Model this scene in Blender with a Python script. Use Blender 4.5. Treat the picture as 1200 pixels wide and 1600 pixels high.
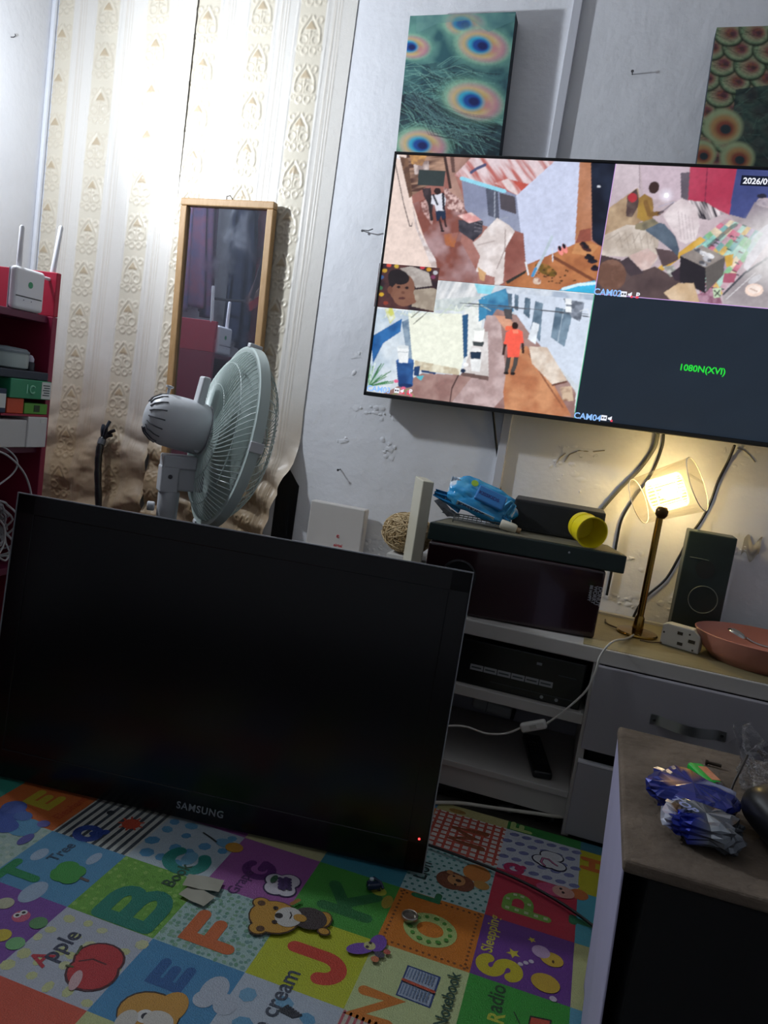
import bpy, math, random
import numpy as np
from mathutils import Vector, Matrix

random.seed(7)
rng = np.random.default_rng(7)
for o in list(bpy.data.objects):
    bpy.data.objects.remove(o, do_unlink=True)
scene = bpy.context.scene
COL = scene.collection

# ------------------------------------------------------------------ camera
# world axes: X along the back wall to the right, Y into the back wall, Z up; metres.
# rows of RW are the world axes written in camera axes (right, down, forward)
FPX = 1200.0
RW = np.array([[0.94936205, 0.17773342, -0.25908017],
               [0.27766859, -0.08879038, 0.95656491],
               [0.14700973, -0.98006484, -0.13364521]])
EYE = np.array([0.0, 0.0, 0.9])
cam_data = bpy.data.cameras.new('camera')
cam_data.sensor_fit = 'HORIZONTAL'
cam_data.sensor_width = 36.0
cam_data.lens = 36.0 * FPX / 1200.0
cam_data.clip_start = 0.02
cam = bpy.data.objects.new('camera', cam_data)
COL.objects.link(cam)
m3 = np.column_stack([RW[:, 0], -RW[:, 1], -RW[:, 2]])
mw = Matrix([list(r) for r in m3]).to_4x4()
mw.translation = Vector(EYE)
cam.matrix_world = mw
scene.camera = cam

# ------------------------------------------------------------------ world, exposure, lights
scene.view_settings.view_transform = 'Standard'
scene.view_settings.look = 'None'
scene.view_settings.exposure = 0.28
scene.view_settings.gamma = 1.0
scene.view_settings.use_curve_mapping = False
world = bpy.data.worlds.new('world')
scene.world = world
world.use_nodes = True
world.node_tree.nodes['Background'].inputs['Color'].default_value = (0.5, 0.55, 0.65, 1)
world.node_tree.nodes['Background'].inputs['Strength'].default_value = 0.02

BULB = Vector((-1.62, 1.54, 1.575))          # bulb in a socket on the left wall above the shelf unit, just out of the frame
BULB_DIR = Vector((0.94, -0.06, 0.22)).normalized()
ld = bpy.data.lights.new('bulb_light', 'AREA')
ld.shape = 'DISK'; ld.size = 0.055
ld.energy = 11.0
ld.color = (0.86, 0.93, 1.0)
lo = bpy.data.objects.new('bulb_light', ld)
COL.objects.link(lo)
lo.location = BULB
lo.rotation_euler = (-BULB_DIR).to_track_quat('Z', 'Y').to_euler()
lg = bpy.data.lights.new('bulb_globe_light', 'POINT')     # what the bulb's globe sheds sideways and back
lg.energy = 10.5; lg.color = (0.86, 0.93, 1.0); lg.shadow_soft_size = 0.03
lgo = bpy.data.objects.new('bulb_globe_light', lg)
COL.objects.link(lgo); lgo.location = BULB + BULB_DIR * .035

# ------------------------------------------------------------------ helpers
def P(px, py, x=None, y=None, z=None):
    """point of the place seen at photo pixel (px, py), on the plane x=, y= or z=."""
    r = RW @ np.array([(px - 600) / FPX, (py - 800) / FPX, 1.0])
    if y is not None: t = (y - EYE[1]) / r[1]
    elif z is not None: t = (z - EYE[2]) / r[2]
    else: t = (x - EYE[0]) / r[0]
    return Vector(EYE + r * t)

def lin(c):
    """sRGB (hex string or 0-255 tuple) to linear"""
    if isinstance(c, str):
        c = c.lstrip('#'); c = tuple(int(c[i:i + 2], 16) for i in (0, 2, 4))
    o = []
    for v in c[:3]:
        v = v / 255.0
        o.append(v / 12.92 if v <= 0.04045 else ((v + 0.055) / 1.055) ** 2.4)
    return tuple(o)

MATS = {}
def mat(name, col, rough=0.5, metal=0.0, var=0.0, vscale=20.0, bump=0.0, bscale=200.0, spec=0.5, coat=0.0,
        emit=None, estr=0.0, attr=False, col2=None, stretch=None, alpha=None, trans=0.0, gain=1.0):
    """Principled material with a noise-driven colour variation and a fine noise relief"""
    if name in MATS: return MATS[name]
    m = bpy.data.materials.new(name); m.use_nodes = True
    nt = m.node_tree; N = nt.nodes; L = nt.links
    b = N['Principled BSDF']
    b.inputs['Roughness'].default_value = rough
    b.inputs['Metallic'].default_value = metal
    b.inputs['Specular IOR Level'].default_value = spec
    b.inputs['Coat Weight'].default_value = coat
    b.inputs['Coat Roughness'].default_value = 0.05
    b.inputs['Transmission Weight'].default_value = trans
    if alpha is not None: b.inputs['Alpha'].default_value = alpha
    c = lin(col) if not attr else (1, 1, 1)
    tc = N.new('ShaderNodeTexCoord')
    vec = tc.outputs['Object']
    if stretch:
        mp = N.new('ShaderNodeMapping'); mp.inputs['Scale'].default_value = stretch
        L.new(vec, mp.inputs['Vector']); vec = mp.outputs['Vector']
    src = None
    if attr:
        a = N.new('ShaderNodeVertexColor'); a.layer_name = 'Col'; src = a.outputs['Color']
    if var > 0 or col2:
        nz = N.new('ShaderNodeTexNoise'); nz.inputs['Scale'].default_value = vscale
        nz.inputs['Detail'].default_value = 6; nz.inputs['Roughness'].default_value = 0.65
        L.new(vec, nz.inputs['Vector'])
        rp = N.new('ShaderNodeValToRGB')
        rp.color_ramp.elements[0].position = 0.3; rp.color_ramp.elements[1].position = 0.7
        L.new(nz.outputs['Fac'], rp.inputs['Fac'])
        if col2:
            rp.color_ramp.elements[0].color = (*lin(col2), 1); rp.color_ramp.elements[1].color = (*c, 1)
            src = rp.outputs['Color']
        else:
            rp.color_ramp.elements[0].color = ((1 - var) * gain,) * 3 + (1,); rp.color_ramp.elements[1].color = (gain, gain, gain, 1)
            mx = N.new('ShaderNodeMix'); mx.data_type = 'RGBA'; mx.blend_type = 'MULTIPLY'
            mx.inputs['Factor'].default_value = 1.0
            if src is not None: L.new(src, mx.inputs[6])
            else: mx.inputs[6].default_value = (*c, 1)
            L.new(rp.outputs['Color'], mx.inputs[7])
            src = mx.outputs[2]
    if src is not None: L.new(src, b.inputs['Base Color'])
    else: b.inputs['Base Color'].default_value = (*c, 1)
    if bump > 0:
        nz2 = N.new('ShaderNodeTexNoise'); nz2.inputs['Scale'].default_value = bscale
        nz2.inputs['Detail'].default_value = 3
        L.new(vec, nz2.inputs['Vector'])
        bp = N.new('ShaderNodeBump'); bp.inputs['Strength'].default_value = bump
        bp.inputs['Distance'].default_value = 0.004
        L.new(nz2.outputs['Fac'], bp.inputs['Height'])
        L.new(bp.outputs['Normal'], b.inputs['Normal'])
    if emit is not None:
        b.inputs['Emission Color'].default_value = (*lin(emit), 1)
        b.inputs['Emission Strength'].default_value = estr
    MATS[name] = m
    return m

def screen_mat(name, strength):
    """lit screen: the picture (colour attribute) is what the panel gives off"""
    m = bpy.data.materials.new(name); m.use_nodes = True
    nt = m.node_tree; b = nt.nodes['Principled BSDF']
    b.inputs['Base Color'].default_value = (0.01, 0.012, 0.016, 1)
    b.inputs['Roughness'].default_value = 0.35
    b.inputs['Specular IOR Level'].default_value = 0.35
    a = nt.nodes.new('ShaderNodeVertexColor'); a.layer_name = 'Col'
    nt.links.new(a.outputs['Color'], b.inputs['Emission Color'])
    b.inputs['Emission Strength'].default_value = strength
    return m

def film_mat(name, tint, gloss=0.3, rough=0.08, bump=0.0, bscale=60):
    """thin clear plastic or glass: see-through film with a glossy skin"""
    m = bpy.data.materials.new(name); m.use_nodes = True
    nt = m.node_tree; N = nt.nodes; L = nt.links
    N.remove(N['Principled BSDF'])
    t = N.new('ShaderNodeBsdfTransparent'); t.inputs['Color'].default_value = (*lin(tint), 1)
    g = N.new('ShaderNodeBsdfGlossy'); g.inputs['Roughness'].default_value = rough
    lw = N.new('ShaderNodeLayerWeight'); lw.inputs['Blend'].default_value = gloss
    mx = N.new('ShaderNodeMixShader')
    L.new(lw.outputs['Facing'], mx.inputs['Fac']); L.new(t.outputs[0], mx.inputs[1]); L.new(g.outputs[0], mx.inputs[2])
    if bump:
        nz = N.new('ShaderNodeTexNoise'); nz.inputs['Scale'].default_value = bscale
        bp = N.new('ShaderNodeBump'); bp.inputs['Strength'].default_value = bump; bp.inputs['Distance'].default_value = 0.01
        L.new(nz.outputs['Fac'], bp.inputs['Height']); L.new(bp.outputs['Normal'], g.inputs['Normal'])
    L.new(mx.outputs[0], N['Material Output'].inputs['Surface'])
    return m

BASE = {}     # world position of each thing's root, so parts can be given in world coordinates
def props(o, label=None, cat=None, group=None, kind=None):
    if label: o['label'] = label
    if cat: o['category'] = cat
    if group: o['group'] = group
    if kind: o['kind'] = kind
    return o

def thing(name, loc, label, cat, group=None):
    o = bpy.data.objects.new(name, None); o.empty_display_size = 0.05
    COL.objects.link(o); o.location = loc
    BASE[o.name] = Vector(loc)
    return props(o, label, cat, group)

class MB:
    """collects shapes in world coordinates and builds ONE mesh object from them"""
    def __init__(s): s.v = []; s.f = []; s.c = []; s.cur = None
    def add(s, vs, fs, col=None):
        n = len(s.v); s.v += [tuple(v) for v in vs]
        for f in fs:
            s.f.append([i + n for i in f]); s.c.append(col)
        return s
    def box(s, c, size, R=None, col=None):
        c = Vector(c); hx, hy, hz = (d / 2 for d in size)
        vs = [Vector((x, y, z)) for x in (-hx, hx) for y in (-hy, hy) for z in (-hz, hz)]
        if R is not None: vs = [R @ v for v in vs]
        return s.add([v + c for v in vs], [(0, 1, 3, 2), (4, 6, 7, 5), (0, 4, 5, 1), (2, 3, 7, 6), (0, 2, 6, 4), (1, 5, 7, 3)], col)
    def span(s, x0, x1, y0, y1, z0, z1, col=None):
        return s.box(((x0 + x1) / 2, (y0 + y1) / 2, (z0 + z1) / 2), (abs(x1 - x0), abs(y1 - y0), abs(z1 - z0)), None, col)
    def tube(s, pts, r, n=8, cap=True, col=None):
        pts = [Vector(p) for p in pts]; k = len(pts)
        rs = r if isinstance(r, (list, tuple)) else [r] * k
        vs = []; fs = []
        t0 = (pts[1] - pts[0]).normalized()
        a = t0.orthogonal().normalized()
        for i, p in enumerate(pts):
            t = (pts[min(i + 1, k - 1)] - pts[max(i - 1, 0)])
            t = t.normalized() if t.length > 1e-9 else t0
            a = (a - t * a.dot(t)); a = a.normalized() if a.length > 1e-6 else t.orthogonal().normalized()
            b = t.cross(a)
            for j in range(n):
                w = 2 * math.pi * j / n
                vs.append(p + (a * math.cos(w) + b * math.sin(w)) * rs[i])
        for i in range(k - 1):
            for j in range(n):
                fs.append((i * n + j, i * n + (j + 1) % n, (i + 1) * n + (j + 1) % n, (i + 1) * n + j))
        if cap:
            fs.append(tuple(range(n - 1, -1, -1))); fs.append(tuple(range((k - 1) * n, k * n)))
        return s.add(vs, fs, col)
    def lathe(s, prof, M=None, n=32, col=None, sx=1.0, sy=1.0):
        """profile of (radius, height) turned about local Z, placed by matrix M"""
        vs = []; fs = []; k = len(prof)
        for (r, h) in prof:
            for j in range(n):
                w = 2 * math.pi * j / n
                v = Vector((r * math.cos(w) * sx, r * math.sin(w) * sy, h))
                vs.append(M @ v if M is not None else v)
        for i in range(k - 1):
            for j in range(n):
                fs.append((i * n + j, i * n + (j + 1) % n, (i + 1) * n + (j + 1) % n, (i + 1) * n + j))
        if prof[0][0] > 1e-6: fs.append(tuple(range(n - 1, -1, -1)))
        if prof[-1][0] > 1e-6: fs.append(tuple(range((k - 1) * n, k * n)))
        return s.add(vs, fs, col)
    def prism(s, poly, M, depth, col=None):
        """2D outline in local XY pushed along local Z by depth, placed by M"""
        n = len(poly)
        vs = [M @ Vector((x, y, 0)) for x, y in poly] + [M @ Vector((x, y, depth)) for x, y in poly]
        fs = [tuple(range(n - 1, -1, -1)), tuple(range(n, 2 * n))]
        for i in range(n): fs.append((i, (i + 1) % n, n + (i + 1) % n, n + i))
        return s.add(vs, fs, col)
    def poly(s, pts, col=None): return s.add(pts, [tuple(range(len(pts)))], col)
    def build(s, name, material, parent=None, smooth=None, bevel=0.0, seg=2, sub=0):
        me = bpy.data.meshes.new(name)
        off = Vector((0, 0, 0))
        if parent is not None:
            off = BASE[parent.name]
        vs = [(v[0] - off.x, v[1] - off.y, v[2] - off.z) for v in s.v]
        own = Vector((0, 0, 0))
        if parent is None and vs:
            a = np.array(vs); own = Vector(((a[:, 0].min() + a[:, 0].max()) / 2, (a[:, 1].min() + a[:, 1].max()) / 2, a[:, 2].min()))
            vs = [(v[0] - own.x, v[1] - own.y, v[2] - own.z) for v in vs]
        me.from_pydata(vs, [], s.f)
        if any(c is not None for c in s.c):
            at = me.color_attributes.new('Col', 'FLOAT_COLOR', 'CORNER')
            arr = []
            for f, c in zip(s.f, s.c):
                c = c or (1, 1, 1)
                arr += [c[0], c[1], c[2], 1.0] * len(f)
            at.data.foreach_set('color', arr)
        return finish(name, me, material, parent, own, smooth, bevel, seg, sub)

def finish(name, me, material, parent, own, smooth=None, bevel=0.0, seg=2, sub=0):
    if material is not None: me.materials.append(material)
    if smooth is not None:
        me.polygons.foreach_set('use_smooth', [True] * len(me.polygons))
        if smooth < 179: me.set_sharp_from_angle(angle=math.radians(smooth))
    me.update()
    o = bpy.data.objects.new(name, me); COL.objects.link(o)
    if parent is not None:
        o.parent = parent; BASE[o.name] = BASE[parent.name].copy()
    else:
        o.location = own; BASE[o.name] = own.copy()
    if bevel > 0:
        bm = o.modifiers.new('bevel', 'BEVEL'); bm.width = bevel; bm.segments = seg; bm.limit_method = 'ANGLE'; bm.angle_limit = math.radians(40)
        bm.harden_normals = False
    if sub:
        sm = o.modifiers.new('subdivision', 'SUBSURF'); sm.levels = sub; sm.render_levels = sub
    return o

def frame_m(o, r, u):
    """matrix with local X = r, local Y = u, local Z = r x u, origin o"""
    r = Vector(r).normalized(); u = Vector(u); u = (u - r * u.dot(r)).normalized(); n = r.cross(u)
    M = Matrix((r, u, n)).transposed().to_4x4(); M.translation = Vector(o)
    return M

def text_mesh(body, size, M, spacing=1.0, bold=0.0, shear=0.0, align='LEFT'):
    cu = bpy.data.curves.new('lettering', 'FONT'); cu.body = body; cu.size = size
    cu.space_character = spacing; cu.offset = bold; cu.shear = shear; cu.align_x = align; cu.resolution_u = 3
    ob = bpy.data.objects.new('lettering', cu); COL.objects.link(ob)
    bpy.context.view_layer.update()
    me = bpy.data.meshes.new_from_object(ob.evaluated_get(bpy.context.evaluated_depsgraph_get()))
    vs = [M @ v.co for v in me.vertices]; fs = [tuple(p.vertices) for p in me.polygons]
    bpy.data.objects.remove(ob); bpy.data.meshes.remove(me); bpy.data.curves.remove(cu)
    return vs, fs

def lettering(body, size, M, material, parent, name='lettering', **kw):
    mb = MB(); vs, fs = text_mesh(body, size, M, **kw); mb.add(vs, fs)
    return mb.build(name, material, parent)

def smooth_path(pts, per=6):
    """Catmull-Rom through the points"""
    pts = [Vector(p) for p in pts]; q = [pts[0]] + pts + [pts[-1]]; out = []
    for i in range(1, len(q) - 2):
        p0, p1, p2, p3 = q[i - 1:i + 3]
        for k in range(per):
            t = k / per
            out.append(0.5 * ((2 * p1) + (p2 - p0) * t + (2 * p0 - 5 * p1 + 4 * p2 - p3) * t * t + (3 * p1 - p0 - 3 * p2 + p3) * t ** 3))
    out.append(pts[-1]); return out

def cable(name, pts, r, material, label, cat='cable', per=8, n=8, parent=None, group=None):
    mb = MB(); mb.tube(smooth_path(pts, per), r, n)
    o = mb.build(name, material, parent, smooth=60)
    if parent is None: props(o, label, cat, group)
    return o

def vnoise(x, y, scale, seed=0):
    """smooth lattice noise, 0..1"""
    r = np.random.default_rng(seed); T = r.random((64, 64))
    X = np.asarray(x) * scale; Y = np.asarray(y) * scale
    i = np.floor(X).astype(int); j = np.floor(Y).astype(int); fx = X - i; fy = Y - j
    fx = fx * fx * (3 - 2 * fx); fy = fy * fy * (3 - 2 * fy)
    g = lambda a, b: T[a % 64, b % 64]
    return (g(i, j) * (1 - fx) + g(i + 1, j) * fx) * (1 - fy) + (g(i, j + 1) * (1 - fx) + g(i + 1, j + 1) * fx) * fy
def fbm(x, y, scale, seed=0, octs=4):
    s = 0; a = 0.5
    for k in range(octs):
        s = s + a * vnoise(x, y, scale * 2 ** k, seed + k); a *= 0.5
    return s / 0.94

def grid_mesh(name, pos, col, material, parent=None, label=None, cat=None, smooth=180, wrap_u=False):
    """pos: (nv, nu, 3) world points; col: (nv, nu, 3) linear colours or None"""
    nv, nu = pos.shape[:2]
    v = pos.reshape(-1, 3).astype(np.float64)
    off = np.array(BASE[parent.name]) if parent is not None else np.array([(v[:, 0].min() + v[:, 0].max()) / 2, (v[:, 1].min() + v[:, 1].max()) / 2, v[:, 2].min()])
    v = (v - off).astype(np.float32)
    idx = np.arange(nv * nu).reshape(nv, nu)
    if wrap_u: idx = np.concatenate([idx, idx[:, :1]], axis=1)
    q = np.stack([idx[:-1, :-1], idx[:-1, 1:], idx[1:, 1:], idx[1:, :-1]], -1).reshape(-1, 4).astype(np.int32)
    me = bpy.data.meshes.new(name)
    me.vertices.add(len(v)); me.vertices.foreach_set('co', v.ravel())
    me.loops.add(q.size); me.loops.foreach_set('vertex_index', q.ravel())
    me.polygons.add(len(q)); me.polygons.foreach_set('loop_start', np.arange(0, q.size, 4, dtype=np.int32))
    me.update(calc_edges=True)
    if col is not None:
        at = me.color_attributes.new('Col', 'FLOAT_COLOR', 'POINT')
        c4 = np.concatenate([col.reshape(-1, 3), np.ones((nv * nu, 1))], 1).astype(np.float32)
        at.data.foreach_set('color', c4.ravel())
    if smooth is None: me.polygons.foreach_set('use_smooth', [False] * len(me.polygons))
    o = finish(name, me, material, parent, Vector(off), smooth)
    if parent is None: props(o, label, cat)
    return o

def crumple(name, center, size, R, material, colfn=None, parent=None, seed=1, amp=0.18, nu=64, nv=40, flat=0.5, scale=3.0, jit=0.0):
    """crumpled closed packet: a squared-off pillow with sharp creases"""
    u = np.linspace(0, 2 * np.pi, nu, endpoint=False); w = np.linspace(-np.pi / 2, np.pi / 2, nv)
    U, W = np.meshgrid(u, w)
    sp = lambda c, e: np.sign(c) * np.abs(c) ** e
    x = sp(np.cos(W), 0.5) * sp(np.cos(U), 0.6); y = sp(np.cos(W), 0.5) * sp(np.sin(U), 0.6); z = sp(np.sin(W), 0.9)
    d = np.zeros_like(x); r = np.random.default_rng(seed)
    for k in range(7):
        a = r.normal(size=3); a /= np.linalg.norm(a); f = scale * (1 + 0.6 * k); ph = r.random() * 6
        d += np.abs(np.sin((x * a[0] + y * a[1] + z * a[2] * flat) * f + ph)) / (1 + 0.7 * k)
    d = (d - d.mean()) * amp
    d[0] = d[0].mean(); d[-1] = d[-1].mean()
    pos = np.stack([x * (1 + d) * size[0] / 2, y * (1 + d) * size[1] / 2, z * (1 + 1.6 * d) * size[2] / 2], -1)
    if jit:
        k = 1 + r.uniform(-jit, jit, x.shape); k[0] = 1; k[-1] = 1
        pos = pos * k[..., None]; pos[..., 2] = np.maximum(pos[..., 2], -size[2] * .56)
    col = colfn(x, y, z) if colfn else None
    pos = pos @ np.array(R.to_3x3()).T + np.array(center)
    return grid_mesh(name, pos, col, material, parent, smooth=None if jit else 28, wrap_u=True)

# ------------------------------------------------------------------ the room
YW = 2.10          # back wall
XL = -1.835        # left wall
XR, YF, ZC = 1.70, -1.40, 2.55
def wall_material(name, col, dirt):
    m = mat(name, col, rough=0.62, var=0.06, vscale=3.0, bump=0.0)
    nt = m.node_tree; N = nt.nodes; L = nt.links; b = N['Principled BSDF']
    tc = N.new('ShaderNodeTexCoord')
    n1 = N.new('ShaderNodeTexNoise'); n1.inputs['Scale'].default_value = 7; n1.inputs['Detail'].default_value = 8
    n2 = N.new('ShaderNodeTexNoise'); n2.inputs['Scale'].default_value = 60; n2.inputs['Detail'].default_value = 3
    L.new(tc.outputs['Object'], n1.inputs['Vector']); L.new(tc.outputs['Object'], n2.inputs['Vector'])
    ad = N.new('ShaderNodeMath'); ad.operation = 'MULTIPLY_ADD'; ad.inputs[1].default_value = 0.12
    L.new(n2.outputs['Fac'], ad.inputs[0]); L.new(n1.outputs['Fac'], ad.inputs[2])
    bp = N.new('ShaderNodeBump'); bp.inputs['Strength'].default_value = 0.35; bp.inputs['Distance'].default_value = 0.02
    L.new(ad.outputs[0], bp.inputs['Height']); L.new(bp.outputs['Normal'], b.inputs['Normal'])
    return m
M_wall = wall_material('white_wall_paint', '#e8e9ee', 0.1)
M_ceil = mat('ceiling_paint', '#e6e6e6', 0.8, var=0.05)
M_floor = mat('cement_floor', '#3c3834', 0.6, var=0.35, vscale=9, bump=0.2, bscale=60)

def slab(name, x0, x1, y0, y1, z0, z1, m):
    o = MB().span(x0, x1, y0, y1, z0, z1).build(name, m); o['kind'] = 'structure'; return o
slab('floor', XL - .1, XR + .1, YF - .1, YW + .1, -.1, 0, M_floor)
slab('ceiling', XL - .1, XR + .1, YF - .1, YW + .1, ZC, ZC + .1, M_ceil)
wall_back = slab('wall_back', XL - .1, XR + .1, YW, YW + .1, 0, ZC, M_wall)
slab('wall_left', XL - .1, XL, YF, YW, 0, ZC, M_wall)
slab('wall_right', XR, XR + .1, YF, YW, 0, ZC, M_wall)
slab('wall_front', XL, XR, YF - .1, YF, 0, ZC, M_wall)
# narrow cable trunking running down the wall
o = MB().span(-.276, -.252, YW - .014, YW, .46, ZC).build('trim_1', mat('trunking_plastic', '#c9cad2', 0.5), bevel=.002); o['kind'] = 'structure'
# plaster bead in the corner
o = MB().span(XL, XL + .016, YW - .016, YW, 0, ZC).build('trim_2', mat('corner_plaster', '#e3e6ee', 0.6), bevel=.006); o['kind'] = 'structure'

# blistered and flaking paint: clusters of small raised flakes on the wall
mb = MB()
def blister(cx, cz, n, sx, sz):
    for k in range(n):
        x = cx + random.gauss(0, sx); z = cz + random.gauss(0, sz); r = random.uniform(.003, .010)
        e = random.uniform(.6, 2.0); a0 = random.random() * 3
        q = 7; vs = [Vector((x, YW - random.uniform(.0015, .004), z))]
        for j in range(q):
            w = a0 + 2 * math.pi * j / q; rr = r * random.uniform(.6, 1.2)
            vs.append(Vector((x + math.cos(w) * rr * e, YW - .0006, z + math.sin(w) * rr)))
        mb.add(vs, [(0, 1 + (j + 1) % q, 1 + j) for j in range(q)])
for (px, py, n, sx, sz) in [(590, 645, 16, .035, .008), (603, 698, 14, .016, .012), (583, 850, 12, .02, .012), (600, 855, 10, .015, .012), (895, 705, 16, .05, .012),
                            (870, 722, 8, .02, .02), (968, 935, 14, .03, .012), (1040, 950, 12, .025, .015), (1150, 720, 10, .02, .012), (1165, 855, 14, .02, .012),
                            (905, 745, 9, .03, .03), (560, 560, 5, .02, .03), (985, 880, 7, .03, .02), (540, 690, 4, .02, .02)]:
    c = P(px, py, y=YW); blister(c.x, c.z, n, sx, sz)
o = mb.build('paint_flakes', M_wall, wall_back, smooth=50); o['kind'] = 'stuff'
# the crack under the wall television
mb = MB()
for pts in ([(1152, 700), (1163, 704), (1172, 712), (1180, 722)], [(882, 722), (890, 710), (905, 704), (925, 706), (945, 704)], [(868, 726), (874, 716), (884, 708)]):
    mb.tube([P(a, b, y=YW - .001) for a, b in pts], .0016, 5)
mb.build('paint_crack', mat('cracked_plaster', '#a39d8c', 0.8), wall_back, smooth=60)

# ------------------------------------------------------------------ embossed wallpaper, two hung lengths
WP_BANDS = [P(px, 0, y=YW).x for px in (102, 172, 250, 328, 412, 492)]
def wallpaper(name, x0, x1, z0, z1, label, curl):
    nx = int((x1 - x0) / .0026); nz = int((z1 - z0) / .0034)
    xs = np.linspace(x0, x1, nx); zs = np.linspace(z0, z1, nz)
    X, Z = np.meshgrid(xs, zs)
    xe = X + 0.004 * np.sin(Z * 3.0)
    h = np.zeros_like(X); tint = np.zeros_like(X); band = np.zeros_like(X)
    ring = lambda u, w, cu, cw, r, t: np.clip(1 - np.abs(np.hypot(u - cu, w - cw) - r) / t, 0, 1)
    seg = lambda u, w, a, b, t: np.clip(1 - np.hypot(u - (a[0] + (b[0] - a[0]) * np.clip(((u - a[0]) * (b[0] - a[0]) + (w - a[1]) * (b[1] - a[1])) / ((b[0] - a[0]) ** 2 + (b[1] - a[1]) ** 2), 0, 1)),
                                                   w - (a[1] + (b[1] - a[1]) * np.clip(((u - a[0]) * (b[0] - a[0]) + (w - a[1]) * (b[1] - a[1])) / ((b[0] - a[0]) ** 2 + (b[1] - a[1]) ** 2), 0, 1))) / t, 0, 1)
    for k, bx in enumerate(WP_BANDS):
        u = xe - bx; near = np.abs(u) < .05
        if not near.any(): continue
        per = .128; w = np.mod(Z + .04 * (k % 2) + .011 * k, per) - per / 2
        g = np.zeros_like(X)
        tri = np.minimum(np.clip((.030 - w) / .004, 0, 1), np.clip((w - .004) / .003, 0, 1)) * np.clip((.019 * (.032 - w) / .028 - np.abs(u)) / .003, 0, 1)
        g = np.maximum(g, tri * .8)
        for s in (-1, 1):
            g = np.maximum(g, seg(s * u, w, (.004, .040), (.026, .006), .005))
            g = np.maximum(g, seg(s * u, w, (.026, .006), (.030, -.014), .0045))
            g = np.maximum(g, ring(s * u, w, .018, -.022, .012, .0045))
            g = np.maximum(g, ring(s * u, w, .024, .030, .008, .004) * .8)
            g = np.maximum(g, ring(s * u, w, .012, -.050, .009, .004) * .9)
            g = np.maximum(g, ring(s * u, w, .031, -.045, .006, .0035) * .7)
        g = np.maximum(g, seg(u, w, (0, .002), (0, -.032), .0045))
        g = np.maximum(g, seg(u, w, (-.010, -.004), (.010, -.004), .004))
        g = np.maximum(g, seg(u, w, (-.006, -.034), (.006, -.034), .004))
        g = np.where(near, g, 0)
        h = np.maximum(h, g); tint = np.maximum(tint, np.where(near, tri, 0) * .9 + g * .25)
        band = np.maximum(band, np.clip((.040 - np.abs(u)) / .004, 0, 1))
        for du in (.043, .047):
            h = np.maximum(h, np.clip(1 - np.abs(np.abs(u) - du) / .0018, 0, 1) * .5)
        for du in (.062, .066, .075, .083):
            h = np.maximum(h, np.clip(1 - np.abs(u - du) / .0018, 0, 1) * .4)
            tint = np.maximum(tint, np.clip(1 - np.abs(u - du) / .003, 0, 1) * .35)
    h = h * (.75 + .5 * vnoise(X, Z, 160, 3))
    relief = .0030 * h + .0006 * fbm(X, Z, 90, 5)
    # loose, rucked lower part
    lo = np.clip((.80 - Z) / .16, 0, 1); lo = lo * lo * (3 - 2 * lo)
    tilt = Z + .05 * np.sin(X * 6.0) + .05 * (fbm(X, Z, 4, 11) - .5) + .10 * (X - x0)
    ruck = np.abs(np.sin(tilt * 30 + 7.0 * fbm(X, Z, 3, 21))) ** 1.4 * np.clip(2.4 * fbm(X * 1.5, Z * 3, 3, 71) - .5, 0, 1)
    sag = .021 * lo * ruck * (.5 + fbm(X, Z * 2, 5, 31)) + .006 * lo * fbm(X, Z, 26, 41)
    wave = .002 * (1 + np.sin(X * 19 + Z * 1.3))
    Y = YW - .002 - relief - sag - wave
    if not curl:
        Y = Y - .0055 * np.clip((X - (x1 - .022)) / .022, 0, 1) ** 2 * np.clip((Z - 1.38) / .3, 0, 1)
    if curl:
        e = np.clip((X - (x1 - .05)) / .05, 0, 1) * np.clip((.78 - Z) / .12, 0, 1)
        Y = Y - .045 * e * e
        X = X + .012 * np.sin(Z * 9) * np.clip((X - (x1 - .1)) / .1, 0, 1) * np.clip((.85 - Z) / .2, 0, 1)
    if curl: X = X - .045 * np.clip((.70 - Z) / .22, 0, 1) * np.clip((X - (x1 - .15)) / .15, 0, 1)
    cream = np.array(lin('#d8d0bf')); white = np.array(lin('#dcd8d2')); brown = np.array(lin('#b8a486')); stain = np.array(lin('#a88c66'))
    c = white + (cream - white) * band[..., None]
    c = c + (brown - c) * np.clip(tint * .75, 0, 1)[..., None]
    st = np.clip((.92 - Z + .25 * (fbm(X, Z, 5, 51) - .5)) / .35, 0, 1)
    c = c + (stain - c) * (st * .8)[..., None]
    blot = np.clip((fbm(X, Z, 12, 61) - .62) * 4, 0, 1) * np.clip((1.2 - Z) / .6, 0, 1)
    c = c * (1 - .18 * blot[..., None])
    pos = np.stack([X, Y, Z], -1)
    m = mat('embossed_vinyl', '#ffffff', 0.36, attr=True, spec=0.45, bump=0.12, bscale=400)
    return grid_mesh(name, pos, c, m, None, label, 'wallpaper')
wallpaper('wallpaper_length', -1.815, -1.338, .02, ZC - .02, 'cream embossed wallpaper length next to the left corner, behind the black cable stub', False)
wallpaper('wallpaper_length', -1.3375, -.853, .02, ZC - .02, 'cream embossed wallpaper length behind the mirror and fan with a curling lower edge', True)
# dark sheet showing where the wallpaper curls off the wall
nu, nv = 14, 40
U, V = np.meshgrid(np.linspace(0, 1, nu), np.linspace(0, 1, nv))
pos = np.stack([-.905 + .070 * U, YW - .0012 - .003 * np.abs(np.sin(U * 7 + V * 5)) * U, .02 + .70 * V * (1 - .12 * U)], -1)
grid_mesh('damp_sheet', pos, None, mat('black_polythene', '#14181d', 0.4, var=.4, vscale=30), None, 'dark plastic sheet peeking out behind the curled wallpaper edge', 'plastic sheet')

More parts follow.
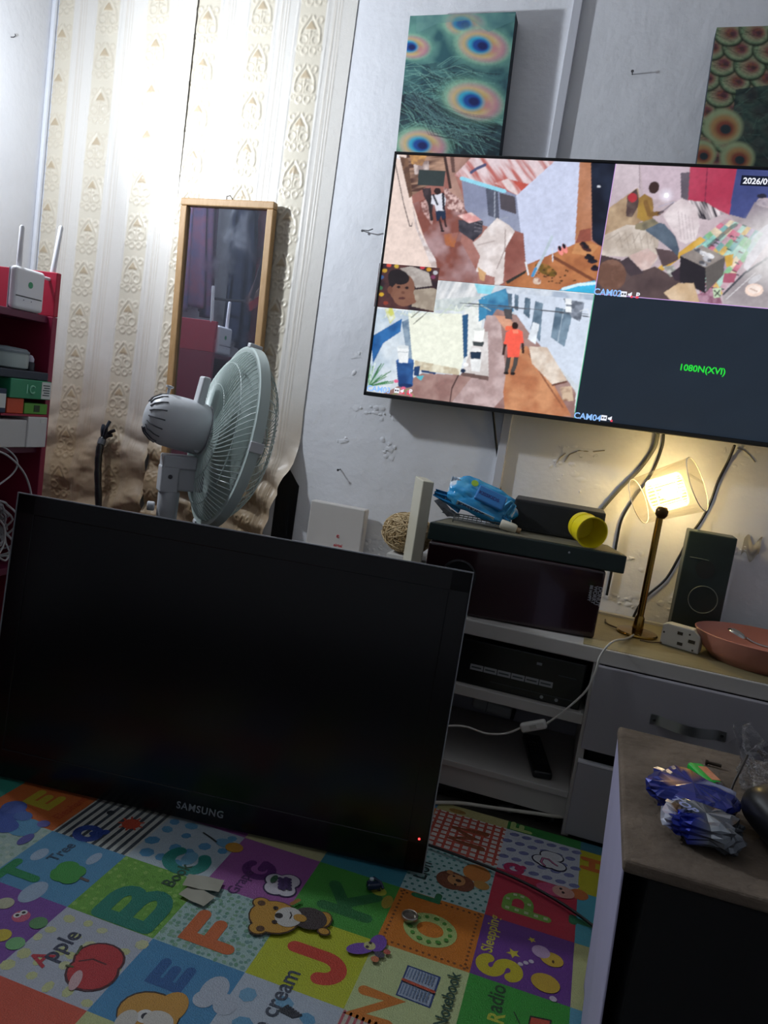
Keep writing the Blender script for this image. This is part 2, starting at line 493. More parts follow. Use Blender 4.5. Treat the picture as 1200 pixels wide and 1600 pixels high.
# ------------------------------------------------------------------ narrow mirror in a wooden frame
mc = Vector((-1.142, 2.071, .995)); mr = math.radians(-1.9)
er = Vector((math.cos(mr), 0, -math.sin(mr))) ; eu = Vector((math.sin(mr), 0, math.cos(mr)))
er = Vector((math.cos(mr), 0, math.sin(mr) * -1)); eu = Vector((-er.z, 0, er.x))
t = thing('wall_mirror', (mc.x, 2.09, mc.z - .423), 'tall narrow mirror in a light wood frame hung on the wallpaper', 'mirror')
MW, MH, MF = .297, .846, .021
Rm = Matrix((er, Vector((0, 1, 0)), eu)).transposed()
M_oak = mat('mirror_frame_wood', '#b8946a', 0.5, col2='#a5804f', vscale=14, stretch=(1, 1, 12) if False else (10, 10, 2), bump=.15)
for (a, b, w, h) in ((0, MH / 2 - MF / 2, MW, MF), (0, -MH / 2 + MF / 2, MW, MF)):
    MB().box(mc + er * a + eu * b, (w, .026, h), Rm).build('frame_rail', M_oak, t, bevel=.003)
for s in (-1, 1):
    MB().box(mc + er * s * (MW / 2 - MF / 2), (MF, .026, MH - 2 * MF - .0005), Rm).build('frame_stile', M_oak, t, bevel=.003)
gm = mat('mirror_silver', '#bfc6d6', 0.02, metal=.93)
nt = gm.node_tree; nz = nt.nodes.new('ShaderNodeTexNoise'); nz.inputs['Scale'].default_value = 5; nz.inputs['Detail'].default_value = 7; nz.inputs['Distortion'].default_value = 1.2
mr_ = nt.nodes.new('ShaderNodeMapRange'); mr_.inputs[1].default_value = .5; mr_.inputs[2].default_value = .75; mr_.inputs[3].default_value = .015; mr_.inputs[4].default_value = .22
tcm = nt.nodes.new('ShaderNodeTexCoord'); nt.links.new(tcm.outputs['Object'], nz.inputs['Vector'])
nt.links.new(nz.outputs['Fac'], mr_.inputs[0]); nt.links.new(mr_.outputs[0], nt.nodes['Principled BSDF'].inputs['Roughness'])
MB().box(mc + Vector((0, .003, 0)), (MW - 2 * MF - .001, .006, MH - 2 * MF - .001), Rm).build('mirror_glass', gm, t)
MB().box(mc + Vector((0, .016, 0)), (MW - .02, .006, MH - .02), Rm).build('backing_board', mat('hardboard', '#6b4a2c', .8), t)
top = mc + eu * (MH / 2)
MB().tube([top + Vector((-.008, 0, 0)), top + Vector((-.006, -.004, .010)), top + Vector((.004, -.003, .013)), top + Vector((.008, .004, .006)), top + Vector((.006, .010, 0))], .0016, 6).build('hanging_wire', mat('dull_wire', '#5d5648', .5, metal=.7), t)

# ------------------------------------------------------------------ raster pictures for screens and canvases (flat print only)
class Raster:
    def __init__(s, w, h, conv, bg, seed=1):
        s.w, s.h, s.conv = w, h, conv
        s.A, s.B = np.meshgrid((np.arange(w) + .5) / w, (np.arange(h) + .5) / h)
        s.I = np.ones((h, w, 3)) * np.array(lin(bg)); s.seed = seed
        s.asp = h / w
    def _mask(s, pts):
        m = np.zeros_like(s.A, bool); n = len(pts)
        for i in range(n):
            (x1, y1), (x2, y2) = pts[i], pts[(i + 1) % n]
            if y1 == y2: continue
            c = ((y1 > s.B) != (y2 > s.B)) & (s.A < (x2 - x1) * (s.B - y1) / (y2 - y1) + x1)
            m ^= c
        return m
    def put(s, m, c, noise=.1, sc=30, c2=None, streak=None, alpha=1.0):
        s.seed += 3
        m = m.astype(float) if m.dtype == bool else m
        yy = np.nonzero(m.any(axis=1))[0]; xx = np.nonzero(m.any(axis=0))[0]
        if len(yy) == 0: return
        sl = (slice(yy[0], yy[-1] + 1), slice(xx[0], xx[-1] + 1))
        m = m[sl]; A = s.A[sl]; B = s.B[sl]
        ax, ay = A, B * s.asp
        if streak is not None:
            k = math.radians(streak); ax, ay = (A * math.cos(k) + B * s.asp * math.sin(k)) * 3, (-A * math.sin(k) + B * s.asp * math.cos(k)) * .3
        n = fbm(ax, ay, sc, s.seed, 3)
        c = np.array(lin(c))
        if c2 is not None:
            f = np.clip((n - .35) * 3.3, 0, 1)[..., None]; v = c * (1 - f) + np.array(lin(c2)) * f
        else: v = c * (1 + noise * 3 * (n - .5))[..., None]
        v = np.clip(v, 0, 1.2)
        a = m[..., None] * alpha
        s.I[sl] = s.I[sl] * (1 - a) + v * a
    def poly(s, pts, c, noise=.1, sc=30, c2=None, streak=None, alpha=1.0):
        s.put(s._mask([s.conv(*p) for p in pts]), c, noise, sc, c2, streak, alpha)
    def ell(s, cx, cy, rx, ry, c, rot=0, noise=.08, soft=0, sc=30, alpha=1.0, c2=None):
        """ellipse in traced coordinates: rx, ry traced units"""
        a0 = s.conv(cx, cy); k = math.radians(rot)
        a1 = s.conv(cx + rx * math.cos(k), cy + rx * math.sin(k)); a2 = s.conv(cx - ry * math.sin(k), cy + ry * math.cos(k))
        J = np.array([[a1[0] - a0[0], a2[0] - a0[0]], [a1[1] - a0[1], a2[1] - a0[1]]]); Ji = np.linalg.inv(J)
        dx, dy = s.A - a0[0], s.B - a0[1]
        d = np.hypot(Ji[0, 0] * dx + Ji[0, 1] * dy, Ji[1, 0] * dx + Ji[1, 1] * dy)
        s.put(np.clip((1 - d) / soft, 0, 1) if soft else d < 1, c, noise, sc, c2, None, alpha)
    def line(s, pts, w, c, noise=.05, alpha=1.0):
        q = [s.conv(*p) for p in pts]
        ww = abs(s.conv(pts[0][0] + w / 2, pts[0][1])[0] - q[0][0])
        m = np.zeros_like(s.A, bool)
        for (x1, y1), (x2, y2) in zip(q, q[1:]):
            y1, y2 = y1 * s.asp, y2 * s.asp; dx, dy = x2 - x1, y2 - y1; L2 = dx * dx + dy * dy + 1e-12
            t = np.clip(((s.A - x1) * dx + (s.B * s.asp - y1) * dy) / L2, 0, 1)
            m |= np.hypot(s.A - x1 - t * dx, s.B * s.asp - y1 - t * dy) < ww
        s.put(m, c, noise, alpha=alpha)
    def blur(s, n=1):
        for _ in range(n):
            p = np.pad(s.I, ((1, 1), (1, 1), (0, 0)), 'edge')
            s.I = (p[:-2, 1:-1] + p[2:, 1:-1] + p[1:-1, :-2] + p[1:-1, 2:] + 2 * p[1:-1, 1:-1]) / 6
    def mesh(s, name, o, er, ed, material, parent):
        """o: top left corner, er / ed: full edge vectors"""
        a = np.linspace(0, 1, s.w)[None, :, None]; b = np.linspace(0, 1, s.h)[:, None, None]
        pos = np.array(o) + a * np.array(er) + b * np.array(ed)
        pos = np.broadcast_to(pos, (s.h, s.w, 3)).copy()
        return grid_mesh(name, pos[::-1], s.I[::-1], material, parent, smooth=None)

# ------------------------------------------------------------------ large wall television showing the camera views
TY = 2.030
ta = math.radians(0.9)
ter = Vector((math.cos(ta), 0, math.sin(ta))); ted = Vector((math.sin(ta), 0, -math.cos(ta)))
TO = P(617, 237, y=TY)
TW, TH = 1.134, .640
tvc = TO + ter * TW / 2 + ted * TH / 2
Rt = Matrix((ter, Vector((0, 1, 0)), -ted)).transposed()
tv = thing('wall_television', (tvc.x, YW, tvc.z - TH / 2), 'large flat television on the wall lit with four security camera views', 'television')
M_bez = mat('black_bezel_plastic', '#101216', 0.35)
BZ = .0075
MB().box(tvc + Vector((0, .022, 0)), (TW, .034, TH), Rt).build('television_body', M_bez, tv, bevel=.004)
for k, (c, sz) in enumerate(((ted * (-TH / 2 + BZ / 2), (TW, .010, BZ)), (ted * (TH / 2 - BZ * .7), (TW, .010, 1.4 * BZ)), (ter * (-TW / 2 + BZ / 2), (BZ, .010, TH)), (ter * (TW / 2 - BZ / 2), (BZ, .010, TH)))):
    MB().box(tvc + c, sz, Rt).build('bezel', M_bez, tv, bevel=.002)
MB().span(tvc.x - .2, tvc.x + .2, TY + .038, YW - .0005, tvc.z - .1, tvc.z + .12).build('wall_bracket', mat('bracket_steel', '#2a2a2c', .5, metal=.6), tv)
SO = TO + ter * BZ + ted * BZ
SW, SH = TW - 2 * BZ, TH - 2.4 * BZ
Z3 = lambda x, y: (560 + x / 3, 220 + y / 3)
Z4 = lambda x, y: (880 + x * .3, 220 + y * .3)
def pane_conv(zf, a0, b0):
    def f(x, y):
        q = P(*zf(x, y), y=TY) - SO
        return ((q.dot(ter) / SW - a0) * 2, (q.dot(ted) / SH - b0) * 2)
    return f
M_scr = screen_mat('screen_picture', 0.92)
def pane(r, a0, b0, label):
    r.blur(1)
    r.I *= (.86 + .28 * fbm(r.A, r.B * r.asp, 70, 5, 3))[..., None]
    o = r.mesh('camera_view', SO + ter * SW * a0 + ted * SH * b0 + Vector((0, -.0012, 0)), ter * SW * .499, ted * SH * .499, M_scr, tv)
    o['label'] = label
    return o
# view 1: yard with a tin roofed house
r = Raster(350, 200, pane_conv(Z3, 0, 0), '#8d5d52', 11)
W = [(-100, -100), (1300, -100), (1300, 900), (-100, 900)]
r.poly(W, '#96635a', c2='#a8776f', sc=14)
r.poly([(250, 300), (420, 230), (520, 330), (480, 470), (560, 620), (560, 700), (370, 640), (300, 420)], '#7f4a40', c2='#a98a8c', sc=12)
r.poly([(400, 220), (470, 240), (510, 320), (480, 340), (420, 320)], '#7c5450', c2='#d8b8b4', sc=90)
r.poly([(295, 290), (345, 260), (350, 400), (300, 330)], '#7c5450', c2='#c8a4a0', sc=90)
r.poly([(400, 440), (470, 430), (450, 500), (410, 490)], '#a8643c', c2='#96635a', sc=20)
r.poly([(200, 50), (420, 50), (410, 150), (300, 230), (250, 260)], '#4d332c', c2='#b08d78', sc=26, streak=80)
r.poly([(260, 110), (330, 95), (335, 150), (265, 160)], '#c9b9b6', c2='#8d7a78', sc=40)
r.poly([(240, 60), (330, 58), (300, 120), (250, 110)], '#8f6a4e', c2='#c9985c', sc=40)
r.poly([(150, 40), (225, 60), (255, 290), (300, 430), (370, 600), (80, 600)], '#e3cfc6', noise=.05)
r.poly([(255, 300), (285, 420), (365, 560), (370, 600), (345, 590), (270, 410)], '#d9cfd0', c2='#b5a5a2', sc=40)
r.poly([(195, 75), (235, 85), (255, 260), (240, 270)], '#5a4034', c2='#7d5d48', sc=30)
r.line([(175, 110), (215, 300), (242, 400), (252, 402), (254, 385)], 4, '#4a3f40')
r.poly([(400, 55), (560, 60), (455, 165), (500, 290), (430, 240)], '#b08c80', c2='#8d6a60', sc=10)
r.line([(405, 70), (432, 220)], 14, '#3f2c28')
r.poly([(430, 70), (450, 75), (455, 150), (440, 150)], '#5f4640')
r.poly([(485, 185), (750, 250), (770, 430), (740, 440), (560, 390), (500, 320)], '#8389a3', c2='#9aa0b6', sc=6)
r.poly([(598, 222), (655, 238), (662, 370), (610, 352)], '#3a3c4a', c2='#55596a', sc=20)
r.poly([(662, 245), (735, 264), (742, 346), (668, 322)], '#504a52', noise=.05)
r.line([(640, 240), (640, 375), (700, 360)], 5, '#9aa0b0')
r.poly([(740, 250), (930, 85), (1042, 100), (1030, 490), (790, 585), (762, 430)], '#c3cae3', noise=.04, sc=4)
r.poly([(450, 165), (540, 70), (935, 85), (745, 256), (690, 235)], '#b1655f', c2='#d9c7cc', sc=22, streak=-42)
r.poly([(640, 200), (745, 256), (800, 205), (700, 180)], '#b85348', c2='#dccacb', sc=22, streak=-42)
r.line([(530, 150), (560, 130), (595, 115)], 14, '#4d5072')
r.line([(485, 178), (685, 238)], 17, '#8fd0e6')
r.poly([(1038, 98), (1096, 102), (1092, 490), (1015, 490)], '#b98469', c2='#a8704f', sc=8)
r.poly([(1040, 420), (1090, 410), (1092, 490), (1015, 490)], '#8d4f42')
r.poly([(770, 590), (1030, 478), (1092, 470), (1140, 500), (1110, 730), (690, 720), (690, 660)], '#b5764c', c2='#a06340', sc=16)
r.poly([(1090, 100), (1260, 100), (1190, 500), (1128, 492), (1096, 465)], '#141623', c2='#232a3d', sc=10)
r.ell(1128, 216, 8, 5, '#d0d4e0')
r.line([(918, 548), (1105, 655)], 15, '#74442f')
r.poly([(1020, 480), (1000, 530), (1090, 540), (1130, 490)], '#c48a5c')
r.ell(880, 605, 55, 24, '#6c5424', 25, c2='#a06f3c', sc=60)
for k in range(26): r.ell(random.uniform(820, 1030), random.uniform(600, 670), random.uniform(3, 8), random.uniform(2, 5), '#4d3420')
r.poly([(930, 705), (1000, 676), (1110, 655), (1130, 735), (930, 722)], '#3fb4e0')
r.line([(960, 695), (1030, 675), (1110, 668)], 14, '#cfeefb')
r.poly([(715, 415), (775, 435), (788, 605), (690, 660), (680, 520)], '#7f4a42', c2='#98635a', sc=10)
r.poly([(538, 478), (575, 450), (590, 425), (652, 362), (708, 398), (735, 425), (690, 505), (680, 665), (640, 690), (640, 640), (552, 612), (572, 540)], '#cfc4c2', c2='#e8e0e0', sc=22)
r.line([(690, 420), (688, 510), (650, 600)], 6, '#a89a98'); r.line([(560, 490), (640, 470)], 5, '#b3a6a4')
r.poly([(560, 590), (600, 620), (590, 660), (570, 650)], '#c9a074')
r.poly([(690, 660), (790, 605), (785, 620), (700, 672)], '#33302c')
r.poly([(470, 372), (585, 375), (582, 432), (540, 472), (472, 425)], '#33313a', c2='#4d4a54', sc=30)
for k in range(4): r.line([(545, 370 + k * 18), (580, 385 + k * 14)], 4, '#6d6a74')
r.poly([(466, 352), (530, 336), (578, 372), (520, 388)], '#d79a98', c2='#e8cbc8', sc=40)
r.poly([(300, 225), (340, 222), (352, 300), (345, 370), (330, 300), (318, 280), (308, 262)], '#2c2426', c2='#43363a', sc=30)
r.line([(335, 300), (345, 370)], 14, '#2c2426')
r.poly([(345, 258), (400, 246), (412, 275), (404, 335), (368, 338), (358, 300), (343, 298)], '#d5d6e2', noise=.05)
r.line([(352, 255), (372, 300)], 9, '#22222c'); r.line([(398, 250), (402, 320)], 12, '#22222c')
r.poly([(362, 330), (410, 328), (412, 372), (395, 374), (388, 352), (385, 380), (368, 376)], '#1f2c44')
r.line([(382, 372), (394, 420)], 11, '#3a2626'); r.line([(405, 370), (412, 402)], 10, '#3a2626'); r.ell(396, 424, 9, 5, '#1c181c')
r.ell(372, 238, 16, 16, '#2a1c1c')
r.poly([(286, 138), (410, 142), (402, 216), (278, 208)], '#333c3c', noise=.02)
r.line([(820, 632), (868, 540), (908, 452)], 13, '#b5c3cf'); r.line([(818, 632), (832, 600)], 14, '#4a8fc0')
r.line([(785, 570), (798, 628)], 7, '#e0e4ea'); r.line([(910, 505), (912, 565)], 5, '#d0d4e0')
for (x, y, a, c) in ((948, 515, 70, '#e88a84'), (968, 505, 70, '#e88a84'), (1060, 492, 20, '#4a2a2a'), (1070, 508, 20, '#4a2a2a'), (1083, 548, 0, '#22202a'), (1098, 565, 0, '#22202a'), (1112, 600, 0, '#2a2030')):
    r.ell(x, y, 24, 11, c, a); r.ell(x - 3, y - 10, 13, 8, '#1c1820', a)
r.ell(838, 658, 20, 16, '#d8c3b3', 20, c2='#8f4a3a', sc=60)
r.poly([(175, 60), (180, 85), (186, 80), (192, 90), (196, 86), (190, 78), (197, 74)], '#e8e8f0')
pane(r, 0, 0, 'camera view of a brown yard with a tin roofed pale house')
# view 3: lane between white huts
r = Raster(350, 200, pane_conv(Z3, 0, .5), '#c9ced8', 71)
r.poly(W[:2] + [(1300, 1500), (-100, 1500)], '#c3cbd4', c2='#dfe5ea', sc=8)
r.poly([(360, 650), (560, 672), (590, 735), (350, 755)], '#b7bcc2', c2='#dfe0e2', sc=20, streak=20)
r.poly([(575, 735), (700, 690), (730, 800), (600, 870)], '#4f93b8', c2='#2c618f', sc=22)
r.poly([(545, 672), (640, 684), (620, 722), (560, 715)], '#8ed6e8')
r.poly([(150, 1170), (300, 1090), (480, 1098), (600, 860), (650, 790), (780, 830), (1020, 1180), (1010, 1350), (-50, 1250)], '#8f6d68', c2='#a3857f', sc=16)
r.poly([(600, 820), (665, 820), (700, 1180), (600, 1290), (420, 1250), (540, 1100)], '#a8908f', c2='#c3adad', sc=22)
r.poly([(690, 1100), (700, 1010), (790, 960), (880, 1080), (1000, 1290), (690, 1300), (680, 1180)], '#b0714f', c2='#c98f68', sc=14)
r.line([(470, 1100), (440, 1160), (430, 1230)], 7, '#4d3836'); r.line([(800, 1000), (880, 1130), (960, 1250)], 7, '#8d5a42')
r.poly([(-20, 780), (260, 800), (260, 1070), (160, 1140), (20, 1160)], '#cfd9e2', c2='#b3c3d2', sc=12)
r.poly([(60, 920), (205, 835), (200, 895), (118, 950), (70, 1045)], '#1f4f8a', c2='#2f6aa8', sc=20)
r.poly([(205, 850), (250, 830), (255, 1060), (235, 1050)], '#90a3b5', c2='#4d6a88', sc=26)
r.poly([(235, 808), (485, 812), (500, 1000), (475, 1096), (258, 1070)], '#e8ebdc', noise=.04, sc=8)
r.poly([(268, 1030), (475, 1070), (475, 1098), (262, 1072)], '#c0b49c', c2='#e0dcc8', sc=40)
r.poly([(240, 790), (490, 800), (500, 770), (590, 730), (355, 745)], '#cfd6d6', c2='#b3bdc0', sc=30)
r.poly([(498, 800), (592, 738), (565, 1000), (505, 1040)], '#e3e6e4', noise=.05)
r.poly([(488, 820), (516, 812), (512, 1010), (494, 1022)], '#2c567f')
r.poly([(565, 745), (605, 740), (600, 830), (565, 850)], '#3f86b0')
for k in range(26):
    a = random.uniform(-2.9, -.3); l = random.uniform(60, 190); x0, y0 = random.choice([(150, 830), (470, 800), (260, 830)])
    r.line([(x0, y0), (x0 + math.cos(a) * l * .6, y0 + math.sin(a) * l * .35), (x0 + math.cos(a) * l, y0 + math.sin(a) * l * .3 + 30)], 4, random.choice(['#dfe6dc', '#c3cfc0', '#e9eee8']), alpha=.7)
r.line([(250, 830), (300, 790), (340, 780)], 6, '#8d8f84'); r.line([(260, 860), (330, 800)], 5, '#8d8f84')
r.poly([(690, 690), (1110, 722), (1070, 900), (1030, 1150), (950, 1070), (800, 900), (730, 800)], '#ccd6e6', noise=.05, sc=6)
r.poly([(690, 690), (1110, 722), (1100, 750), (700, 715)], '#a8b5c8', c2='#d0d8e4', sc=20)
for q in ([(700, 715), (722, 720), (720, 790), (705, 780)], [(733, 720), (752, 725), (750, 800), (732, 790)], [(782, 735), (808, 742), (803, 836), (775, 812)], [(830, 752), (866, 764), (852, 945), (808, 885)], [(925, 780), (1008, 802), (966, 968), (903, 922)]):
    r.poly(q, '#53677a', c2='#7a90a3', sc=20)
r.line([(962, 795), (935, 945)], 5, '#a0b0c0')
r.poly([(820, 850), (848, 862), (832, 955), (795, 930)], '#dfe6ee')
r.line([(480, 762), (700, 778), (900, 800), (1090, 828)], 4, '#4a4c54'); r.line([(500, 775), (800, 790), (1080, 815)], 3, '#5a5c64')
r.poly([(960, 740), (1060, 760), (1040, 850), (1000, 830)], '#8b93a2', c2='#5f6673', sc=60)
for (x, y) in ((985, 755), (985, 790)): r.poly([(x - 14, y - 14), (x + 14, y - 10), (x + 14, y + 16), (x - 14, y + 12)], '#eef2f6')
r.line([(1040, 800), (1075, 790), (1085, 830)], 3, '#e0e4ea')
r.poly([(800, 965), (885, 968), (980, 1125), (912, 1145), (815, 1045)], '#c9b5a4', c2='#e0d4c8', sc=26)
r.poly([(945, 1155), (1000, 1150), (1010, 1220), (960, 1220)], '#cdb49c', c2='#8d6a58', sc=40)
r.line([(912, 1145), (975, 1130)], 10, '#6d4a40')
r.poly([(640, 820), (700, 825), (740, 870), (690, 890)], '#cf9a80'); r.poly([(690, 870), (730, 868), (735, 892), (690, 890)], '#e0674a')
r.poly([(680, 790), (722, 790), (722, 840), (690, 835)], '#4d4a4c')
r.poly([(560, 900), (608, 895), (612, 1105), (490, 1085), (520, 1000)], '#c6bfbd', c2='#dcd8d8', sc=30)
r.poly([(490, 1085), (612, 1105), (610, 1125), (480, 1100)], '#6a5450')
r.poly([(542, 882), (592, 884), (586, 942), (546, 940)], '#f0f2f0'); r.ell(567, 885, 25, 7, '#d5dad8')
r.poly([(535, 940), (590, 945), (585, 965), (540, 960)], '#3f4648')
r.ell(550, 985, 26, 14, '#e8e8e8'); r.poly([(524, 990), (577, 990), (572, 1030), (530, 1030)], '#22344a'); r.poly([(524, 1022), (577, 1024), (570, 1085), (532, 1080)], '#e3e5e6')
r.ell(492, 1078, 12, 10, '#22304a'); r.ell(505, 1050, 12, 9, '#f0f0f0')
r.poly([(178, 1030), (262, 1034), (256, 1150), (188, 1146)], '#1f3f74', c2='#2f5a94', sc=18); r.ell(222, 1148, 34, 10, '#1a3260'); r.ell(220, 1032, 42, 12, '#3f6aa8')
r.poly([(183, 966), (238, 968), (234, 1042), (192, 1040)], '#e6eaec'); r.ell(210, 967, 27, 9, '#cfd6da'); r.line([(186, 990), (236, 992)], 3, '#b0b8be')
r.poly([(262, 1060), (290, 1055), (285, 1105), (262, 1100)], '#24406c'); r.poly([(270, 1105), (310, 1100), (295, 1125)], '#58b4c4'); r.line([(300, 1080), (360, 1090)], 10, '#24406c')
for k in range(34):
    a = random.uniform(-1.6, .3); l = random.uniform(40, 120)
    r.line([(50, 1150), (50 + math.cos(a) * l, 1130 + math.sin(a) * l * .9)], 4, random.choice(['#4f8a5a', '#9fc0a8', '#d8e6dc', '#3f6f4a']))
for (x, y) in ((178, 1127), (212, 1160), (240, 1172), (250, 1190), (198, 1180)): r.ell(x, y, 10, 8, '#e2688c')
r.line([(160, 1190), (240, 1165), (262, 1200)], 4, '#7d9a5a')
r.poly([(125, 790), (160, 780), (175, 830), (150, 860)], '#c6c86a', c2='#dfe6dc', sc=40)
r.line([(690, 945), (680, 1000)], 13, '#3a2622'); r.line([(770, 940), (773, 992)], 12, '#3a2622')
r.line([(706, 1010), (700, 1050), (694, 1085)], 19, '#43403f'); r.line([(742, 1010), (736, 1050), (722, 1085)], 19, '#4a4644'); r.ell(694, 1090, 12, 7, '#221c1c'); r.ell(724, 1092, 12, 7, '#221c1c')
r.poly([(692, 898), (722, 886), (750, 884), (770, 895), (776, 948), (760, 950), (756, 1014), (700, 1016), (698, 955), (683, 952)], '#f2604e', noise=.05)
r.poly([(722, 890), (750, 886), (752, 905), (728, 905)], '#f58a70'); r.ell(735, 868, 15, 17, '#2c1c18')
pane(r, 0, .5, 'camera view of a lane between white huts with a walker in red')
# view 2: a room seen from above
r = Raster(350, 200, pane_conv(Z4, .5, 0), '#b3a3ac', 131)
r.poly([(100, 50), (2200, 50), (2200, 1000), (100, 1000)], '#b09fa6', c2='#c4b4bb', sc=4)
r.poly([(250, 100), (400, 105), (400, 250), (240, 350)], '#b3a4ac', c2='#c6b8c0', sc=6)
r.line([(398, 120), (400, 250)], 4, '#8d7f88')
r.poly([(400, 105), (660, 120), (650, 320), (420, 300)], '#c0aeba', noise=.05, sc=4)
r.poly([(612, 170), (665, 165), (655, 315), (615, 300)], '#5d5560', c2='#7a707a', sc=10)
r.poly([(662, 130), (925, 140), (880, 395), (740, 330), (652, 310)], '#a5364f', c2='#b54a62', sc=5)
r.line([(752, 140), (738, 330)], 6, '#7c2c44')
r.poly([(905, 140), (1600, 160), (1500, 320), (1020, 300), (950, 410), (865, 385)], '#474f83', c2='#3a4374', sc=6)
r.poly([(865, 385), (950, 408), (1000, 320), (1200, 420), (1000, 480), (900, 430)], '#8d828c', c2='#a3979c', sc=8)
r.ell(1035, 290, 26, 12, '#2c2c3c'); r.ell(1045, 325, 40, 20, '#b5aab2', c2='#8d8490', sc=40)
r.poly([(235, 355), (390, 245), (425, 410), (230, 540), (200, 560)], '#9a8168', c2='#b8a084', sc=20)
r.poly([(200, 500), (330, 440), (440, 440), (500, 500), (490, 620), (440, 680), (340, 605), (180, 600)], '#b3a69b', c2='#cdc2b9', sc=20)
r.poly([(345, 600), (440, 560), (495, 600), (440, 684), (390, 660)], '#c3a9a4', c2='#d6c2be', sc=18)
for k in range(6): r.line([(230 + k * 45, 520 + (k % 2) * 14), (290 + k * 36, 480), (310 + k * 34, 560)], 5, '#96897e', alpha=.6)
r.poly([(652, 312), (740, 320), (838, 382), (760, 415), (700, 405)], '#1f1a26', c2='#e0d5da', sc=44, streak=-30)
mats_c = ['#c0a0ac', '#8fc4bb', '#d0b06a', '#a8cabf', '#c4758a', '#7ca8a8', '#d8c8b0', '#b0a0b8', '#84b48c']
for i in range(9):
    for j in range(8):
        f = lambda u, v: (850 + 150 * u - 150 * v - 30 * u * v, 405 + 60 * u + 120 * v + 120 * u * v)
        u0, v0 = i / 9 * 1.3, j / 8 * 1.5
        r.poly([f(u0, v0), f(u0 + .14, v0), f(u0 + .14, v0 + .19), f(u0, v0 + .19)], random.choice(mats_c), noise=.2, sc=50)
for k in range(20):
    x, y = random.uniform(720, 960), random.uniform(430, 800); r.line([(x, y), (x + 18, y + 8)], 7, random.choice(['#4a3a4a', '#6d3a4a', '#3a5a52']))
r.line([(760, 550), (880, 450), (900, 440)], 22, '#4a4448', alpha=.7)
r.poly([(840, 600), (890, 590), (880, 650), (850, 660)], '#c8a04a'); r.poly([(840, 690), (905, 690), (890, 740), (830, 740)], '#a85a70')
r.poly([(700, 800), (800, 760), (830, 850), (700, 850)], '#8a5a70', c2='#b08a9c', sc=60)
r.poly([(780, 770), (825, 765), (820, 815), (785, 820)], '#b8ccae'); r.line([(788, 780), (818, 808)], 7, '#3a3a3a'); r.line([(815, 780), (792, 808)], 7, '#3a3a3a')
r.poly([(490, 665), (715, 500), (745, 518), (520, 678)], '#c49a42', c2='#d8b464', sc=14)
r.poly([(480, 560), (600, 580), (600, 620), (520, 660)], '#57474a')
r.poly([(565, 335), (620, 300), (695, 345), (712, 440), (690, 520), (640, 538), (600, 520), (520, 390)], '#cbbdc1', c2='#ddd2d5', sc=14)
for k in range(5): r.line([(600 + 18 * k, 370 + 8 * k), (615 + 18 * k, 515)], 4, '#b0a2a8', alpha=.7)
r.poly([(180, 590), (300, 620), (350, 700), (480, 655), (620, 735), (610, 860), (140, 800)], '#4a3c3e', c2='#5a4a4a', sc=10)
r.poly([(290, 635), (340, 605), (395, 660), (420, 690), (350, 705)], '#453a40')
r.ell(252, 700, 78, 80, '#6a4c40', c2='#7d5d50', sc=40)
r.poly([(520, 655), (575, 650), (600, 690), (560, 710)], '#8d8d8a', c2='#c3c3c0', sc=60); r.poly([(560, 690), (620, 650), (625, 735), (585, 730)], '#3a2f38')
r.poly([(610, 600), (742, 660), (742, 795), (608, 735)], '#29252b', noise=.05)
r.poly([(742, 660), (845, 605), (835, 700), (745, 790)], '#5f5a58', noise=.06)
r.poly([(612, 600), (722, 545), (846, 605), (742, 662)], '#8a817d', c2='#99918c', sc=20)
for (x, y) in ((705, 572), (735, 590), (750, 620), (730, 640), (765, 600)): r.ell(x, y, 24, 12, random.choice(['#2c2c34', '#e0e0e4', '#55555c']), 25, c2='#b9b9c0', sc=80)
r.poly([(525, 792), (600, 742), (680, 742), (712, 842), (570, 838)], '#c4a888', c2='#d8c0a4', sc=14)
r.poly([(335, 290), (385, 250), (400, 330), (360, 400), (328, 395)], '#4d3c3c', c2='#6a5a54', sc=30); r.ell(362, 298, 24, 24, '#a8343c')
r.poly([(395, 300), (425, 278), (465, 300), (472, 345), (468, 405), (420, 425), (385, 400)], '#8a6a3c', c2='#a3823f', sc=14)
r.line([(430, 320), (450, 385), (500, 380)], 24, '#7c5c34'); r.line([(500, 380), (520, 370)], 14, '#4a3024')
r.ell(474, 246, 27, 33, '#3c2a28', 20)
r.poly([(415, 445), (470, 420), (530, 435), (585, 500), (605, 560), (600, 605), (570, 575), (500, 520), (430, 470)], '#495566', c2='#5f6d7d', sc=16)
r.line([(525, 450), (585, 540)], 22, '#566474'); r.poly([(380, 435), (470, 405), (500, 430), (420, 470), (375, 460)], '#8a8068', c2='#6a6455', sc=30)
r.line([(500, 345), (580, 320)], 7, '#b0a8b8'); r.line([(500, 385), (575, 325)], 5, '#6d6672')
r.ell(538, 286, 46, 46, '#f4f0ff', soft=1.0, alpha=.8); r.ell(538, 286, 13, 13, '#ffffff')
r.poly([(830, 800), (940, 690), (1250, 480), (2200, 600), (2200, 1000), (840, 900)], '#9a9296', c2='#b5adb0', sc=6)
r.line([(835, 800), (945, 690), (1067, 610)], 12, '#4d4d55'); r.line([(850, 825), (1000, 690)], 5, '#d0ccd0')
r.ell(1180, 560, 330, 260, '#ffffff', soft=1.0, alpha=.95)
r.poly([(985, 500), (1070, 430), (1090, 500), (960, 680), (940, 660)], '#dfe0e6', alpha=.6)
r.ell(995, 778, 48, 34, '#e8d0c4'); r.ell(995, 774, 34, 22, '#f0e0d8'); r.line([(975, 770), (1010, 785)], 7, '#c0a89c')
r.ell(1000, 722, 40, 16, '#d8d8de', -30, alpha=.6)
